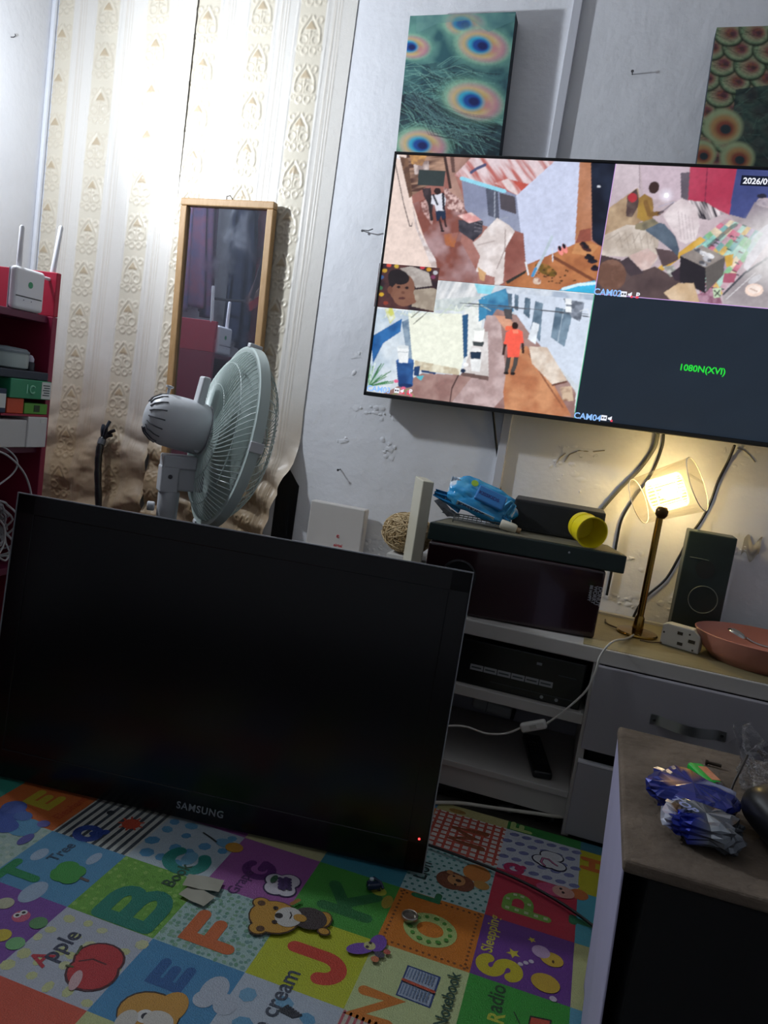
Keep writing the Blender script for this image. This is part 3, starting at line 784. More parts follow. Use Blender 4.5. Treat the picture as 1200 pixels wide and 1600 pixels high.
pane(r, .5, 0, 'camera view of a room seen from above with a seated person')
# view 4: no signal
r = Raster(12, 8, lambda x, y: (x, y), '#1c2530', 5)
pane(r, .5, .5, 'empty dark camera view')
# overlays on the screen
def on_tv(px, py, lift=.0022):
    q = P(px, py, y=TY) - SO
    return SO + ter * q.dot(ter) + ted * q.dot(ted) + Vector((0, -lift, 0))
def tv_text(body, px, py, size, m, **kw):
    return lettering(body, size, frame_m(on_tv(px, py), ter, -ted), m, tv, name='screen_text', **kw)
glow = lambda n, c, s=.9: mat(n, '#05070a', .4, emit=c, estr=s)
M_tb = glow('caption_blue', '#8fbcf6'); M_tg = glow('caption_green', '#25d63c'); M_tw = glow('caption_white', '#e8eaf2'); M_tr = glow('caption_red', '#e8485a')
M_tdk = glow('caption_plate', '#10162a', 1.0); M_line = glow('caption_line', '#c9a0e0'); M_line2 = glow('caption_line_green', '#4fb48a')
for (s, px, py, w) in (('CAM02', 927, 461, 1), ('CAM03', 573, 611, 0), ('CAM04', 896, 654, 0)):
    tv_text(s, px, py - 1, .0215, M_tb, bold=.0005, spacing=1.0)
    mb = MB(); a = on_tv(px + 47, py + 2.4); Mx = frame_m(a, ter, -ted)
    mb.prism([(-.007, -.001), (.007, -.001), (.007, .012), (-.007, .012)], Mx, .0004)
    mb.build('screen_icon', M_tw, tv)
    mb = MB()
    for k in range(2): mb.prism([(-.005 + .006 * k, .0035), (-.001 + .006 * k, .0035), (-.001 + .006 * k, .0075), (-.005 + .006 * k, .0075)], frame_m(a + Vector((0, -.0008, 0)), ter, -ted), .0003)
    mb.build('screen_icon', M_tdk, tv)
    mb = MB(); mb.prism([(.010, .003), (.013, .003), (.019, -.001), (.019, .012), (.013, .008), (.010, .008)], Mx, .0004); mb.build('screen_icon', M_tw, tv)
    mb = MB(); mb.prism([(.017, -.002), (.022, -.002), (.022, .003), (.017, .003)], frame_m(a + Vector((0, -.0008, 0)), ter, -ted), .0003); mb.build('screen_icon', M_tr, tv)
    if w or s == 'CAM03':
        tv_text('P', px + 66, py + 4, .017, M_tw, bold=.0006)
        mb = MB(); mb.prism([(.029, -.002), (.036, -.002), (.036, .003), (.029, .003)], frame_m(a + Vector((0, -.0010, 0)), ter, -ted), .0003); mb.build('screen_icon', M_tr, tv)
tv_text('1080N(XVI)', 1060, 578, .0215, M_tg, bold=.0005)
q = on_tv(1156, 290, .0018)
mb = MB(); mb.prism([(0, 0), (.33, 0), (.33, .023), (0, .023)], frame_m(q, ter, -ted), .0002); mb.build('caption_plate', M_tdk, tv)
tv_text('2026/09', 1160, 287, .0190, M_tw, bold=.0005)
mid = SO + ter * SW * .5 + Vector((0, -.0016, 0))
mb = MB(); mb.box(mid + ted * SH * .25, (.0016, .0005, SH * .5), Rt); mb.box(SO + ter * SW * .75 + ted * SH * .5 + Vector((0, -.0016, 0)), (SW * .5, .0005, .0016), Rt); mb.build('screen_divider', M_line, tv)
mb = MB(); mb.box(mid + ted * SH * .75, (.0016, .0005, SH * .5), Rt); mb.build('screen_divider', M_line2, tv)
# picture of a baby laid over the left edge of the screen
cv = [P(*Z3(*p), y=TY) for p in ((100, 574), (383, 592), (362, 795), (80, 778))]
bo = SO + ter * (cv[0] - SO).dot(ter) + ted * (cv[0] - SO).dot(ted)
bw = (cv[1] - cv[0]).dot(ter); bh = (cv[3] - cv[0]).dot(ted)
def bconv(x, y):
    q = P(*Z3(x, y), y=TY) - bo
    return (q.dot(ter) / bw, q.dot(ted) / bh)
r = Raster(110, 80, bconv, '#2c2026', 211)
r.poly([(0, 400), (600, 400), (600, 900), (0, 900)], '#2e2026', c2='#55322f', sc=6)
for (x, y, c) in ((125, 610, '#b8902c'), (145, 585, '#c84a3a'), (110, 640, '#3a5a8a'), (180, 590, '#c0a03a'), (330, 605, '#c8922c'), (350, 640, '#7a3a5a'), (300, 595, '#c03a4a'), (110, 720, '#c8a02c'), (130, 760, '#8a3a2a'), (105, 690, '#3a6a4a'), (360, 620, '#b8b8c0')): r.ell(x, y, 11, 9, c)
r.poly([(195, 600), (250, 590), (330, 620), (345, 680), (270, 690), (240, 640)], '#9c938e', c2='#b5ada8', sc=14)
r.poly([(255, 700), (345, 690), (372, 700), (360, 800), (250, 775)], '#938678', c2='#a89c8d', sc=12)
r.ell(205, 690, 58, 66, '#7d5544', 15, noise=.06, sc=8); r.ell(215, 735, 50, 40, '#825a48', noise=.06)
r.ell(190, 640, 50, 34, '#1f1718', 15); r.poly([(140, 640), (240, 640), (235, 660), (190, 655), (150, 700)], '#21191a')
r.ell(150, 700, 12, 18, '#6d4637'); r.ell(190, 686, 9, 6, '#2a1a18'); r.ell(228, 690, 9, 6, '#2a1a18'); r.ell(210, 712, 9, 7, '#6a4436'); r.ell(205, 738, 16, 6, '#54302c'); r.ell(245, 752, 26, 14, '#7f5746')
r.blur(1)
o = r.mesh('picture_overlay', bo + Vector((0, -.0020, 0)), ter * bw, ted * bh, M_scr, tv); o['label'] = 'small picture of a baby laid over the camera views'

# ------------------------------------------------------------------ two peacock-feather canvases
M_print = mat('canvas_print', '#ffffff', 0.55, attr=True, spec=.35, bump=.12, bscale=900)
M_cside = mat('canvas_side', '#23303c', .7, var=.3, vscale=30)
def canvas(label, O, w, h, rot, painter, ny, side):
    a = math.radians(rot); e1 = Vector((math.cos(a), 0, math.sin(a))); e2 = Vector((math.sin(a), 0, -math.cos(a)))
    R = Matrix((e1, Vector((0, 1, 0)), -e2)).transposed(); c = O + e1 * w / 2 + e2 * h / 2
    t = thing('canvas_picture', (c.x, YW, c.z - h / 2), label, 'canvas picture')
    MB().box((c.x, (O.y + YW) / 2 + .0004, c.z), (w, YW - O.y - .0012, h), R).build('canvas_block', side, t, bevel=.002)
    def conv(x, y):
        q = P(x, y, y=O.y) - O
        return (q.dot(e1) / w, q.dot(e2) / h)
    r = Raster(int(w / .0013), int(h / .0013), conv, '#33545a', ny); painter(r); r.blur(1)
    r.mesh('printed_picture', O + Vector((0, -.0006, 0)), e1 * w, e2 * h, M_print, t)
Z5 = lambda x, y: (560 + x / 1.875, y / 1.875)
def eye(r, x, y, s, rot, k=1.0):
    s *= 1.12
    r.ell(x, y, s * 1.5, s * .98, '#7fb8a0', rot, soft=.45, alpha=.85, noise=.2, sc=60)
    r.ell(x + s * .02, y, s * 1.22, s * .80, '#a9cfae', rot, soft=.3, noise=.15, sc=60)
    r.ell(x + s * .08, y + s * .02, s * 1.08, s * .70, '#b8648e', rot, soft=.3)
    r.ell(x - s * .02, y, s * .98, s * .62, '#d9c79c', rot, soft=.3)
    r.ell(x - s * .02, y, s * .80, s * .52, '#cda75e', rot, soft=.35)
    r.ell(x + s * .55, y + s * .16, s * .40, s * .34, '#c878a0', rot, soft=.8, alpha=.6)
    r.ell(x - s * .10, y - s * .02, s * .60, s * .43, '#3fb0d0', rot, soft=.35); r.ell(x - s * .03, y, s * .42, s * .31, '#1f4fa0', rot, soft=.35); r.ell(x + s * .04, y + s * .02, s * .25, s * .19, '#1c2560', rot, soft=.4)
def paint_left(r):
    r.put(np.ones_like(r.A), '#35626a', c2='#6fa397', sc=5)
    L = lambda pts: [Z5(*p) for p in pts]
    r.poly(L([(120, 200), (460, 150), (440, 280), (110, 330)]), '#31525c', c2='#4f7d7c', sc=14, alpha=.7)
    r.poly(L([(100, 270), (300, 300), (440, 380), (420, 460), (90, 460)]), '#1b2430', c2='#34505a', sc=12, alpha=.95)
    for k in range(230):
        x0 = random.uniform(110, 300); y0 = random.uniform(190, 430); a = random.choice([random.uniform(.3, 1.0), random.uniform(-.5, .2)]); l = random.uniform(60, 160)
        q = L([(x0, y0), (x0 + math.cos(a) * l * .5, y0 + math.sin(a) * l * .5 - 6), (x0 + math.cos(a + .2) * l, y0 + math.sin(a + .2) * l)])
        r.line(q, .9, random.choice(['#7fb0a6', '#1b232c', '#1b232c', '#5f9088', '#2c3a48', '#8cbfae']), alpha=.65)
    for (x, y, s, ro) in ((310, 72, 52, 8), (155, 138, 46, 5), (360, 134, 66, 12), (335, 296, 72, 14), (185, 425, 62, 8)):
        eye(r, *Z5(x, y), s / 1.875, ro)
    r.ell(*Z5(300, 70), 26, 12, '#3f6a9c', 8, soft=.6, alpha=.6)
    r.poly(L([(170, 40), (460, 40), (455, 62), (380, 95), (330, 60), (230, 70), (170, 100)]), '#5f8f90', c2='#7aa8a0', sc=10, alpha=.6)
    for k in range(60):
        x0 = random.uniform(200, 330); y0 = random.uniform(330, 400)
        r.line(L([(150 + random.uniform(-20, 40), 280 + random.uniform(-20, 20)), (x0, y0), (x0 + 110, y0 + random.uniform(10, 50))]), .8, random.choice(['#6f9a98', '#222c36', '#3f5560']), alpha=.6)
canvas('canvas picture of peacock feather eyes hanging above the left half of the wall television', P(641, 25, y=2.052), .276, .385, 2.5, paint_left, 301, M_cside)
def paint_right(r):
    r.put(np.ones_like(r.A), '#2e4434', c2='#435c46', sc=8)
    rows = []
    for j in range(10, -1, -1):
        for i in range(6):
            rows.append((1092 + i * 44 + (j % 2) * 22 - j * 3 + random.uniform(-4, 4), 52 + j * 24 + random.uniform(-4, 4)))
    for (x, y) in rows:
        r.ell(x, y, 28, 25, '#0f1712', 10, soft=.12)
        r.ell(x, y - 1, 26, 23, '#7d9c78', 10, soft=.22, c2='#9db08a', sc=60)
        r.ell(x + 1, y + 1, 21, 18, '#a38c74', 10, soft=.45, alpha=.85); r.ell(x + 4, y + 2, 14, 11, '#7a4550', 10, soft=.5, c2='#8f5a44', sc=60); r.ell(x + 6, y + 3, 6, 5, '#3a3038', 10, soft=.6, alpha=.7)
        for k in range(9): r.line([(x - 22, y + random.uniform(-6, 6)), (x + random.uniform(0, 20), y + random.uniform(-20, 20))], .7, '#1f2a20', alpha=.45)
    r.poly([(1150, 140), (1300, 120), (1300, 300), (1130, 300)], '#26363a', c2='#3f5650', sc=14, alpha=.9)
    for k in range(60):
        x = random.uniform(1140, 1260); y = random.uniform(140, 240); r.line([(x, y), (x + random.uniform(5, 30), y + random.uniform(-25, 25))], .9, random.choice(['#5a7a6c', '#151d1c', '#3a4f4c']), alpha=.7)
    for (x, y, s) in ((1130, 198, 34), (1096, 240, 26), (1152, 246, 30)):
        r.ell(x, y, s, s * .9, '#9fae86', soft=.2); r.ell(x + 2, y + 2, s * .78, s * .7, '#b08a5c', soft=.3); r.ell(x + 3, y + 3, s * .55, s * .48, '#8a4a3c', soft=.4); r.ell(x + 4, y + 4, s * .3, s * .26, '#2a3a40', soft=.3)
canvas('canvas picture of overlapping green peacock feathers above the right half of the wall television', P(1120, 43, y=2.052), .276, .385, 2.5, paint_right, 401, M_cside)

# hooks and nails in the wall
M_nail = mat('nail_steel', '#6f6f72', .4, metal=.9)
def nail(label, px, py, d, hook=0):
    c = P(px, py, y=YW)
    mb = MB(); pts = [c + Vector((0, .004, 0)), c + Vector((0, -d, -.002))]
    if hook: pts = [c + Vector((0, .004, 0)), c + Vector((.002, -d, 0)), c + Vector((hook * .6, -d - .003, -.001)), c + Vector((hook, -d - .004, .004))]
    mb.tube(pts, .0016, 7); mb.lathe([(0, -d - .0005), (.0036, -d), (.0036, -d + .001), (0, -d + .0012)] if False else [(.0001, 0), (.0036, .0003), (.0036, .0012), (.0001, .0015)], frame_m(c + Vector((0, -d, -.002)), (1, 0, 0), (0, 0, -1)), 10)
    props(mb.build('wall_hook' if hook else 'wall_nail', M_nail, smooth=50), label, 'nail')
nail('small bent hook in the wall just beside the wall television', 568, 361, .012, .032)
nail('nail in the wall between the two canvas pictures', 988, 116, .022)
nail('nail in the wall above the white router box', 532, 733, .022)
c = P(17, 58, x=XL)
mb = MB(); mb.tube([c + Vector((-.004, 0, 0)), c + Vector((.010, 0, 0)), c + Vector((.014, .003, .006)), c + Vector((.010, .004, .010))], .0015, 7)
props(mb.build('wall_hook', M_nail, smooth=50), 'tiny bent hook high on the side wall above the router', 'nail')

# ------------------------------------------------------------------ alphabet play mat
MX, MY, MP, MT = -.386, 1.015, .1635, .010       # grid origin, pitch, thickness
mat_t = thing('play_mat', (-.5, .9, 0), 'foam play mat printed with coloured alphabet squares on the floor', 'play mat')
I0, I1, J0, J1 = -6, 4, -4, 5
mb = MB(); mb.span(MX + I0 * MP, MX + I1 * MP, MY + J0 * MP, MY + 4.22 * MP, .0005, MT)
mb.build('foam_sheet', mat('foam_edge', '#cfcab0', .7), mat_t, bevel=.003)
M_mat = mat('printed_foam', '#ffffff', 0.42, attr=True, spec=.5, var=.22, vscale=420, bump=.55, bscale=520, gain=.62)
def cellxy(px, py):
    q = P(px, py, z=MT); return q.x, q.y
class Square:
    """one printed square: ground plus flat shapes stacked in hair-thin layers"""
    def __init__(s, i, j, ground):
        s.i, s.j, s.mb, s.k = i, j, MB(), 0
        x0, y0 = MX + i * MP, MY + j * MP; y1 = min(y0 + MP, MY + 4.22 * MP)
        s.x0, s.y0 = x0, y0; s.y1 = y1
        s.poly([(x0, y0), (x0 + MP, y0), (x0 + MP, y1), (x0, y1)], ground)
    def poly(s, pts, c):
        z = MT + .0002 + .00012 * s.k; s.k += 1
        s.mb.add([(x, y, z) for x, y in pts], [tuple(range(len(pts)))], lin(c))
    def at(s, u, v): return (s.x0 + MP * (1 - v), s.y0 + MP * u)       # u reads away from the lens, v is letter-up
    def disc(s, x, y, r, c, ry=None, n=16, rot=0):
        ry = ry or r; k = math.radians(rot)
        s.poly([(x + r * math.cos(a) * math.cos(k) - ry * math.sin(a) * math.sin(k), y + r * math.cos(a) * math.sin(k) + ry * math.sin(a) * math.cos(k)) for a in (2 * math.pi * t / n for t in range(n))], c)
    def ell(s, px, py, rx, ry, c, rot=0, n=20):
        x, y = cellxy(px, py); s.disc(x, y, rx, c, ry, n, rot)
    def stroke(s, pts, w, c, outline=None):
        """ribbon with mitred joints and round ends, as one clean strip"""
        pts = [p for i, p in enumerate(pts) if i == 0 or math.hypot(p[0] - pts[i - 1][0], p[1] - pts[i - 1][1]) > 1e-7]
        closed = len(pts) > 3 and math.hypot(pts[0][0] - pts[-1][0], pts[0][1] - pts[-1][1]) < 1e-6
        z = MT + .0002 + .00012 * s.k; s.k += 1; h = w / 2; n = len(pts); vs = []
        for i, p in enumerate(pts):
            a = pts[i - 1] if i > 0 else (pts[-2] if closed else None); b = pts[i + 1] if i < n - 1 else (pts[1] if closed else None)
            d = []
            for (q0, q1) in ((a, p), (p, b)):
                if q0 is None or q1 is None: continue
                l = math.hypot(q1[0] - q0[0], q1[1] - q0[1]) or 1e-9; d.append((-(q1[1] - q0[1]) / l, (q1[0] - q0[0]) / l))
            nx, ny = (sum(v[0] for v in d) / len(d), sum(v[1] for v in d) / len(d)); l2 = max(nx * nx + ny * ny, .22)
            vs += [(p[0] + nx / l2 * h, p[1] + ny / l2 * h, z), (p[0] - nx / l2 * h, p[1] - ny / l2 * h, z)]
        s.mb.add(vs, [(2 * i, 2 * i + 1, 2 * i + 3, 2 * i + 2) for i in range(n - 1)], lin(c))
        if not closed:
            for (p, q) in ((pts[0], pts[1]), (pts[-1], pts[-2])):
                a0 = math.atan2(p[1] - q[1], p[0] - q[0])
                s.mb.add([(p[0] + h * math.cos(a0 + t), p[1] + h * math.sin(a0 + t), z) for t in (math.pi * (k / 8 - .5) for k in range(9))], [tuple(range(9))], lin(c))
    def letter(s, ch, px, py, h, w, t, c, outline=None):
        cx, cy = cellxy(px, py)
        for st in GLYPH[ch]:
            s.stroke([(cx - (v - .5) * (h - t), cy + (u - .5) * (w - t)) for u, v in st], t, c, outline)
    def text(s, body, px, py, size, c, **kw):
        """word with its first letter's foot at the given photo point, reading away from the lens"""
        x, y = cellxy(px, py); z = MT + .0002 + .00012 * s.k; s.k += 1
        vs, fs = text_mesh(body, size, frame_m((x, y, z), (0, 1, 0), (-1, 0, 0)), **kw)
        s.mb.add(vs, fs, lin(c))
    def build(s, label):
        # trim nothing: shapes may run into the neighbouring square as the print does
        o = s.mb.build('printed_square', M_mat, mat_t)
        if label: o['label'] = label
arc = lambda cu, cv, ru, rv, a0, a1, n=12: [(cu + ru * math.cos(math.radians(a0 + (a1 - a0) * k / n)), cv + rv * math.sin(math.radians(a0 + (a1 - a0) * k / n))) for k in range(n + 1)]
GLYPH = {
    'T': [[(0, 1), (1, 1)], [(.5, 1), (.5, 0)]], 'F': [[(0, 0), (0, 1), (1, 1)], [(0, .5), (.8, .5)]], 'E': [[(1, 1), (0, 1), (0, 0), (1, 0)], [(0, .5), (.8, .5)]],
    'L': [[(0, 1), (0, 0), (1, 0)]], 'K': [[(0, 0), (0, 1)], [(1, 1), (.05, .45)], [(.3, .6), (1, 0)]], 'M': [[(0, 0), (.1, 1), (.5, .3), (.9, 1), (1, 0)]],
    'N': [[(0, 0), (0, 1), (1, 0), (1, 1)]], 'J': [[(1, 1), (1, .35)] + arc(.55, .35, .45, .35, 0, -170)], 'C': [arc(.5, .5, .5, .5, 50, 310, 18)],
    'G': [arc(.5, .5, .5, .5, 55, 350, 18), [(1, .42), (.6, .42)]], 'O': [arc(.5, .5, .5, .5, 0, 360, 24)], 'Q': [arc(.5, .55, .45, .45, 0, 360, 20), [(.6, .35), (.95, 0)]],
    'S': [arc(.5, .75, .45, .25, 25, 262, 14) + arc(.5, .25, .45, .25, 82, -155, 14)], 'P': [[(0, 0), (0, 1)], [(.05, 1), (.5, 1)] + arc(.5, .73, .5, .27, 80, -80, 10) + [(.5, .46), (.05, .46)]],
    'B': [[(0, 0), (0, 1)], [(.05, 1), (.5, 1)] + arc(.5, .76, .4, .24, 80, -80, 8) + [(.5, .52), (.05, .52)], [(.55, .52)] + arc(.55, .26, .45, .26, 80, -80, 8) + [(.55, 0), (.05, 0)]],
    'H': [[(0, 0), (0, 1)], [(1, 0), (1, 1)], [(0, .5), (1, .5)]], 
}
made = set()
def sq(i, j, g): made.add((i, j)); return Square(i, j, g)
def speckle(s, n, r, cols, seed):
    rr = random.Random(seed); m = int(math.sqrt(n))
    for a in range(m):
        for b in range(m):
            u, v = (a + .5 + rr.uniform(-.3, .3)) / m, (b + .5 + rr.uniform(-.3, .3)) / m
            x, y = s.at(u, v)
            if y + r > s.y1: continue
            s.k = 1 + (a * m + b) % 3
            s.disc(x, y, r * rr.uniform(.7, 1.2), rr.choice(cols), r * rr.uniform(.7, 1.2), 7, rr.uniform(0, 180))
    s.k = 5
# T, tree
s = sq(-3, 0, '#5fa8d6')
for (px, py, a, b) in ((62, 1335, .012, .020), (147, 1342, .010, .020), (52, 1394, .018, .030)): s.ell(px, py, a, b, '#b9d0ea')
s.letter('T', 32, 1366, .076, .068, .018, '#1f9a58'); s.text('Tree', 86, 1347, .030, '#3a5a78', bold=.0005)
s.stroke([cellxy(118, 1369), cellxy(137, 1377)], .006, '#7d6a62')
for (px, py, r_) in ((97, 1367, .020), (106, 1357, .020), (118, 1363, .018), (108, 1372, .018), (90, 1364, .012)): s.ell(px, py, r_, r_, '#49b04a')
s.build('blue square with a green T and a tree')
# B, book
s = sq(-2, 0, '#7cc043'); speckle(s, 120, .0045, ['#96d25a', '#6db038', '#a6d86a'], 3); s.letter('B', 213, 1416, .115, .105, .026, '#0f8f7a'); s.text('Book', 268, 1388, .033, '#2f5a3a', bold=.0006); s.build('lime square with a teal B')
# apple
s = sq(-2, -1, '#cfd6e6'); speckle(s, 26, .010, ['#e3e8a8', '#e8ecb8'], 4)
s.text('A', 66, 1513, .044, '#d8394a', bold=.0008); s.text('pple', 83, 1504, .040, '#3f4560', bold=.0006)
for o_, c in ((.0035, '#5a1f2c'), (0, '#d83a40')):
    s.ell(155, 1500, .036 + o_, .032 + o_, c); s.ell(144, 1520, .036 + o_, .034 + o_, c)
s.stroke([cellxy(124, 1503), cellxy(145, 1500), cellxy(165, 1508)], .003, '#6a1a24'); s.ell(118, 1533, .008, .020, '#f0c8cc', 20)
s.stroke([cellxy(104, 1510), cellxy(113, 1512)], .004, '#5a6a3a'); s.stroke([cellxy(120, 1492), cellxy(127, 1480)], .004, '#5a6a3a'); s.build('pale square with red apples')
# purple with little animals
s = sq(-3, -1, '#8a50b4')
for (px, py, c) in ((33, 1432, '#e86a8a'), (3, 1462, '#e8d040'), (8, 1412, '#d8d8b8'), (24, 1475, '#8ad08a'), (60, 1443, '#6aa86a')):
    s.ell(px, py, .014, .014, c)
    if c == '#e86a8a':
        for d in (-6, 4): s.ell(px + d, py - 4 - d * .4, .006, .006, '#ffffff'); s.ell(px + d, py - 4 - d * .4, .003, .003, '#222222')
s.build('purple square with small animals')
# E with dog
s = sq(-1, -1, '#4f9fd4'); s.letter('E', 268, 1524, .060, .056, .017, '#2a6ab0')
for (px, py, a, b) in ((335, 1548, .020, .030), (352, 1570, .018, .02), (318, 1562, .016, .016)): s.ell(px, py, a, b, '#cfdaea')
s.ell(232, 1584, .046, .040, '#3a2a20'); s.ell(232, 1585, .044, .038, '#e8ac48'); s.ell(268, 1575, .022, .030, '#e8ac48'); s.ell(226, 1589, .012, .012, '#ffffff'); s.ell(227, 1589, .006, .006, '#333344'); s.ell(247, 1597, .022, .018, '#f0ece4'); s.ell(197, 1596, .014, .02, '#e8e4dc'); s.build('blue square with an E and a puppy')
# F
s = sq(-1, 0, '#bfe0dc'); speckle(s, 200, .0042, ['#7fb89a', '#98c8a8', '#88b8b0'], 5); s.letter('F', 337, 1456, .096, .080, .023, '#ec7a3c')
s.build('mint square with an orange F')
# J
s = sq(0, 0, '#d8e02c'); s.letter('J', 489, 1509, .110, .080, .026, '#ea4a34'); s.build('yellow square with a red J')
# K
s = sq(0, 1, '#4cae3e'); s.letter('K', 547, 1408, .105, .088, .024, '#1f7a3c')
s.ell(592, 1393, .015, .013, '#d8dc4a'); s.ell(592, 1391, .004, .004, '#3a3a2a'); s.ell(605, 1410, .010, .02, '#c8b03c')
s.build('green square with a dark green K')
# G, grapes
s = sq(-1, 1, '#b062b0'); s.letter('G', 405, 1359, .066, .062, .017, '#6a1f7c'); s.text('Grape', 368, 1399, .030, '#5a1f6a', bold=.0006)
for o_, c in ((.003, '#3a1f5a'), (0, '#eee8f2')):
    for (px, py, a) in ((440, 1382, .026), (430, 1388, .020), (452, 1378, .020), (446, 1392, .018), (430, 1376, .018)): s.ell(px, py, a + o_, a * .95 + o_, c)
for k in range(16): s.ell(437 + (k % 4) * 5, 1374 + (k // 4) * 5 + (k % 2) * 2, .0045, .0045, ['#5a3a7a', '#48306a'][k % 2])
s.ell(428, 1376, .006, .012, '#3a6a4a'); s.build('mauve square with a purple G and grapes')
# C
s = sq(-2, 1, '#cfe0ea'); speckle(s, 20, .013, ['#5aa8d8', '#6ab4dc'], 6); s.letter('C', 292, 1345, .092, .088, .024, '#1f9a8c')
s.ell(296, 1342, .014, .022, '#7fc0e0')
s.ell(352, 1318, .02, .014, '#7ab8e0'); s.ell(366, 1325, .018, .016, '#e8a83c'); s.stroke([cellxy(318, 1302), cellxy(330, 1310), cellxy(338, 1316)], .004, '#2a3a3a'); s.build('white square with blue spots and a teal C')
# stripes
s = sq(-3, 1, '#dfe3da')
for k in range(10):
    x0 = s.x0 + MP * (k + .25) / 10; s.k = 1
    s.poly([(x0, s.y0), (x0 + MP * .045, s.y0), (x0 + MP * .045, s.y0 + MP), (x0, s.y0 + MP)], '#4a5560')
s.k = 3; s.letter('Q', 139, 1303, .062, .060, .016, '#2a50b0'); s.ell(205, 1288, .018, .018, '#e85a3c')
for k in range(9):
    a = k * .7; x, y = cellxy(205, 1288); s.stroke([(x, y), (x + .024 * math.cos(a), y + .024 * math.sin(a))], .004, '#e85a3c')
s.ell(173, 1271, .008, .008, '#2f3f48'); s.build('striped square with a blue letter and a red sun')
# E, elephant
s = sq(-4, 1, '#ee7a34'); s.letter('E', 70, 1250, .066, .058, .018, '#e8d83c'); s.text('Elephant', 92, 1281, .026, '#d8502c', bold=.0004)
s.build('orange square with a yellow E')
s = sq(-4, 0, '#c3ddd4'); speckle(s, 110, .005, ['#a8c8b4', '#b0d0bc', '#d8ead8'], 7)
for (px, py, a, b, c) in ((15, 1275, .035, .032, '#4a68c4'), (38, 1293, .030, .030, '#6ab0dc'), (22, 1262, .024, .024, '#5a74cc'), (5, 1290, .03, .024, '#4a68c4'), (68, 1288, .012, .012, '#7a78c8'), (40, 1312, .010, .02, '#6a68bc'), (36, 1276, .018, .016, '#5a80cc')): s.ell(px, py, a, b, c)
s.build('mint square with a blue elephant')
# O
s = sq(1, 1, '#ec8a1e'); c0 = s.at(.5, .5)
for k in range(15):
    for (u, v) in (((k + .5) / 15, .06), ((k + .5) / 15, .94), (.06, (k + .5) / 15), (.94, (k + .5) / 15)):
        s.k = 1; x, y = s.at(u, v); s.disc(x, y, .0028, '#8a4a1a', .0028, 8)
s.k = 3; ox, oy = cellxy(672, 1453)
s.disc(ox, oy, .048, '#c6e088', .044, 28); s.disc(ox, oy, .024, '#ec8a1e', .020, 24)
for k in range(13): s.disc(ox + .036 * math.cos(k * .483), oy + .033 * math.sin(k * .483), .0042 + .0012 * (k % 2), '#5aa83c', .0045, 9)
s.build('orange square with dashed border and a spotted O')
# N, notebook
s = sq(1, 0, '#dcebaa'); s.letter('N', 586, 1574, .070, .070, .020, '#ee8c2c')
q = [cellxy(*p) for p in ((637, 1508), (689, 1527), (672, 1576), (618, 1555))]; s.poly(q, '#2a4a8a')
q2 = [cellxy(*p) for p in ((639, 1511), (685, 1528), (670, 1573), (621, 1554))]; s.poly(q2, '#b8c8e0')
lerp = lambda a, b, t: (a[0] + (b[0] - a[0]) * t, a[1] + (b[1] - a[1]) * t)
for k in range(9):
    t0 = .06 + k * .1; s.stroke([lerp(lerp(q2[0], q2[1], t0), lerp(q2[3], q2[2], t0), .04), lerp(lerp(q2[0], q2[1], t0), lerp(q2[3], q2[2], t0), .36)], .002, '#7a94b8')
    s.stroke([lerp(lerp(q2[0], q2[1], t0), lerp(q2[3], q2[2], t0), .62), lerp(lerp(q2[0], q2[1], t0), lerp(q2[3], q2[2], t0), .94)], .002, '#7a94b8')
s.stroke([lerp(q2[0], q2[3], .52), lerp(q2[1], q2[2], .55)], .006, '#d85a3c')
s.text('Notebook', 696, 1612, .029, '#2f5a48', bold=.0005); s.build('pale yellow square with an orange N and a notebook')
# butterfly over the corner
for (px, py, a, b, c, ro) in ((564, 1484, .022, .014, '#8a5ac8', 30), (590, 1478, .016, .022, '#8a5ac8', 0), (577, 1481, .010, .010, '#e8e4a0', 0), (585, 1503, .008, .008, '#e88a5a', 0), (592, 1496, .010, .008, '#7a6a8a', 0), (604, 1492, .007, .006, '#d86a5a', 0)): s_ = None
s = sq(0, -1, '#cfdcec'); speckle(s, 14, .014, ['#6fb4e0', '#82bee4'], 8); s.text('Ice cream', 402, 1640, .040, '#4a5468', bold=.0006)
for k in range(6): s.stroke([cellxy(436 + k * 4, 1580 + k * 2), cellxy(450 + k * 4, 1572 + k * 3)], .004, '#2f3440')
s.build('white square with blue clouds and ice cream')
s = sq(1, -1, '#e0d8c8'); 
for k in range(6):
    s.k = 1; s.stroke([s.at(.98, .98 - k * .06), s.at(.7, .98 - k * .06)], .004, '#d86a78')
s.build(None)
# L, lion
s = sq(1, 2, '#bfe4e2')
for a in range(11):
    for b in range(11):
        s.k = 1; x, y = s.at((a + .5) / 11, (b + .25 + .5 * (a % 2)) / 11 if (b + .75) / 11 < 1 else (b + .4) / 11); s.disc(x, y, .0035, '#4aa098', .0035, 8)
s.k = 3; s.letter('L', 667, 1399, .056, .032, .013, '#1f8a54'); s.text('Lion', 664, 1376, .036, '#2a4a48', bold=.0006)
s.ell(745, 1365, .028, .030, '#e8903c'); s.ell(752, 1384, .016, .014, '#d8a04a'); s.ell(705, 1376, .030, .030, '#8a4a2c'); s.ell(722, 1381, .024, .026, '#8a4a2c'); s.ell(713, 1376, .018, .018, '#d89a5c'); s.ell(716, 1377, .006, .005, '#4a2a1c'); s.ell(709, 1370, .003, .003, '#2a1a14'); s.ell(711, 1383, .003, .003, '#2a1a14'); s.ell(703, 1364, .007, .007, '#c8864a')
s.build('aqua dotted square with a green L and a lion')
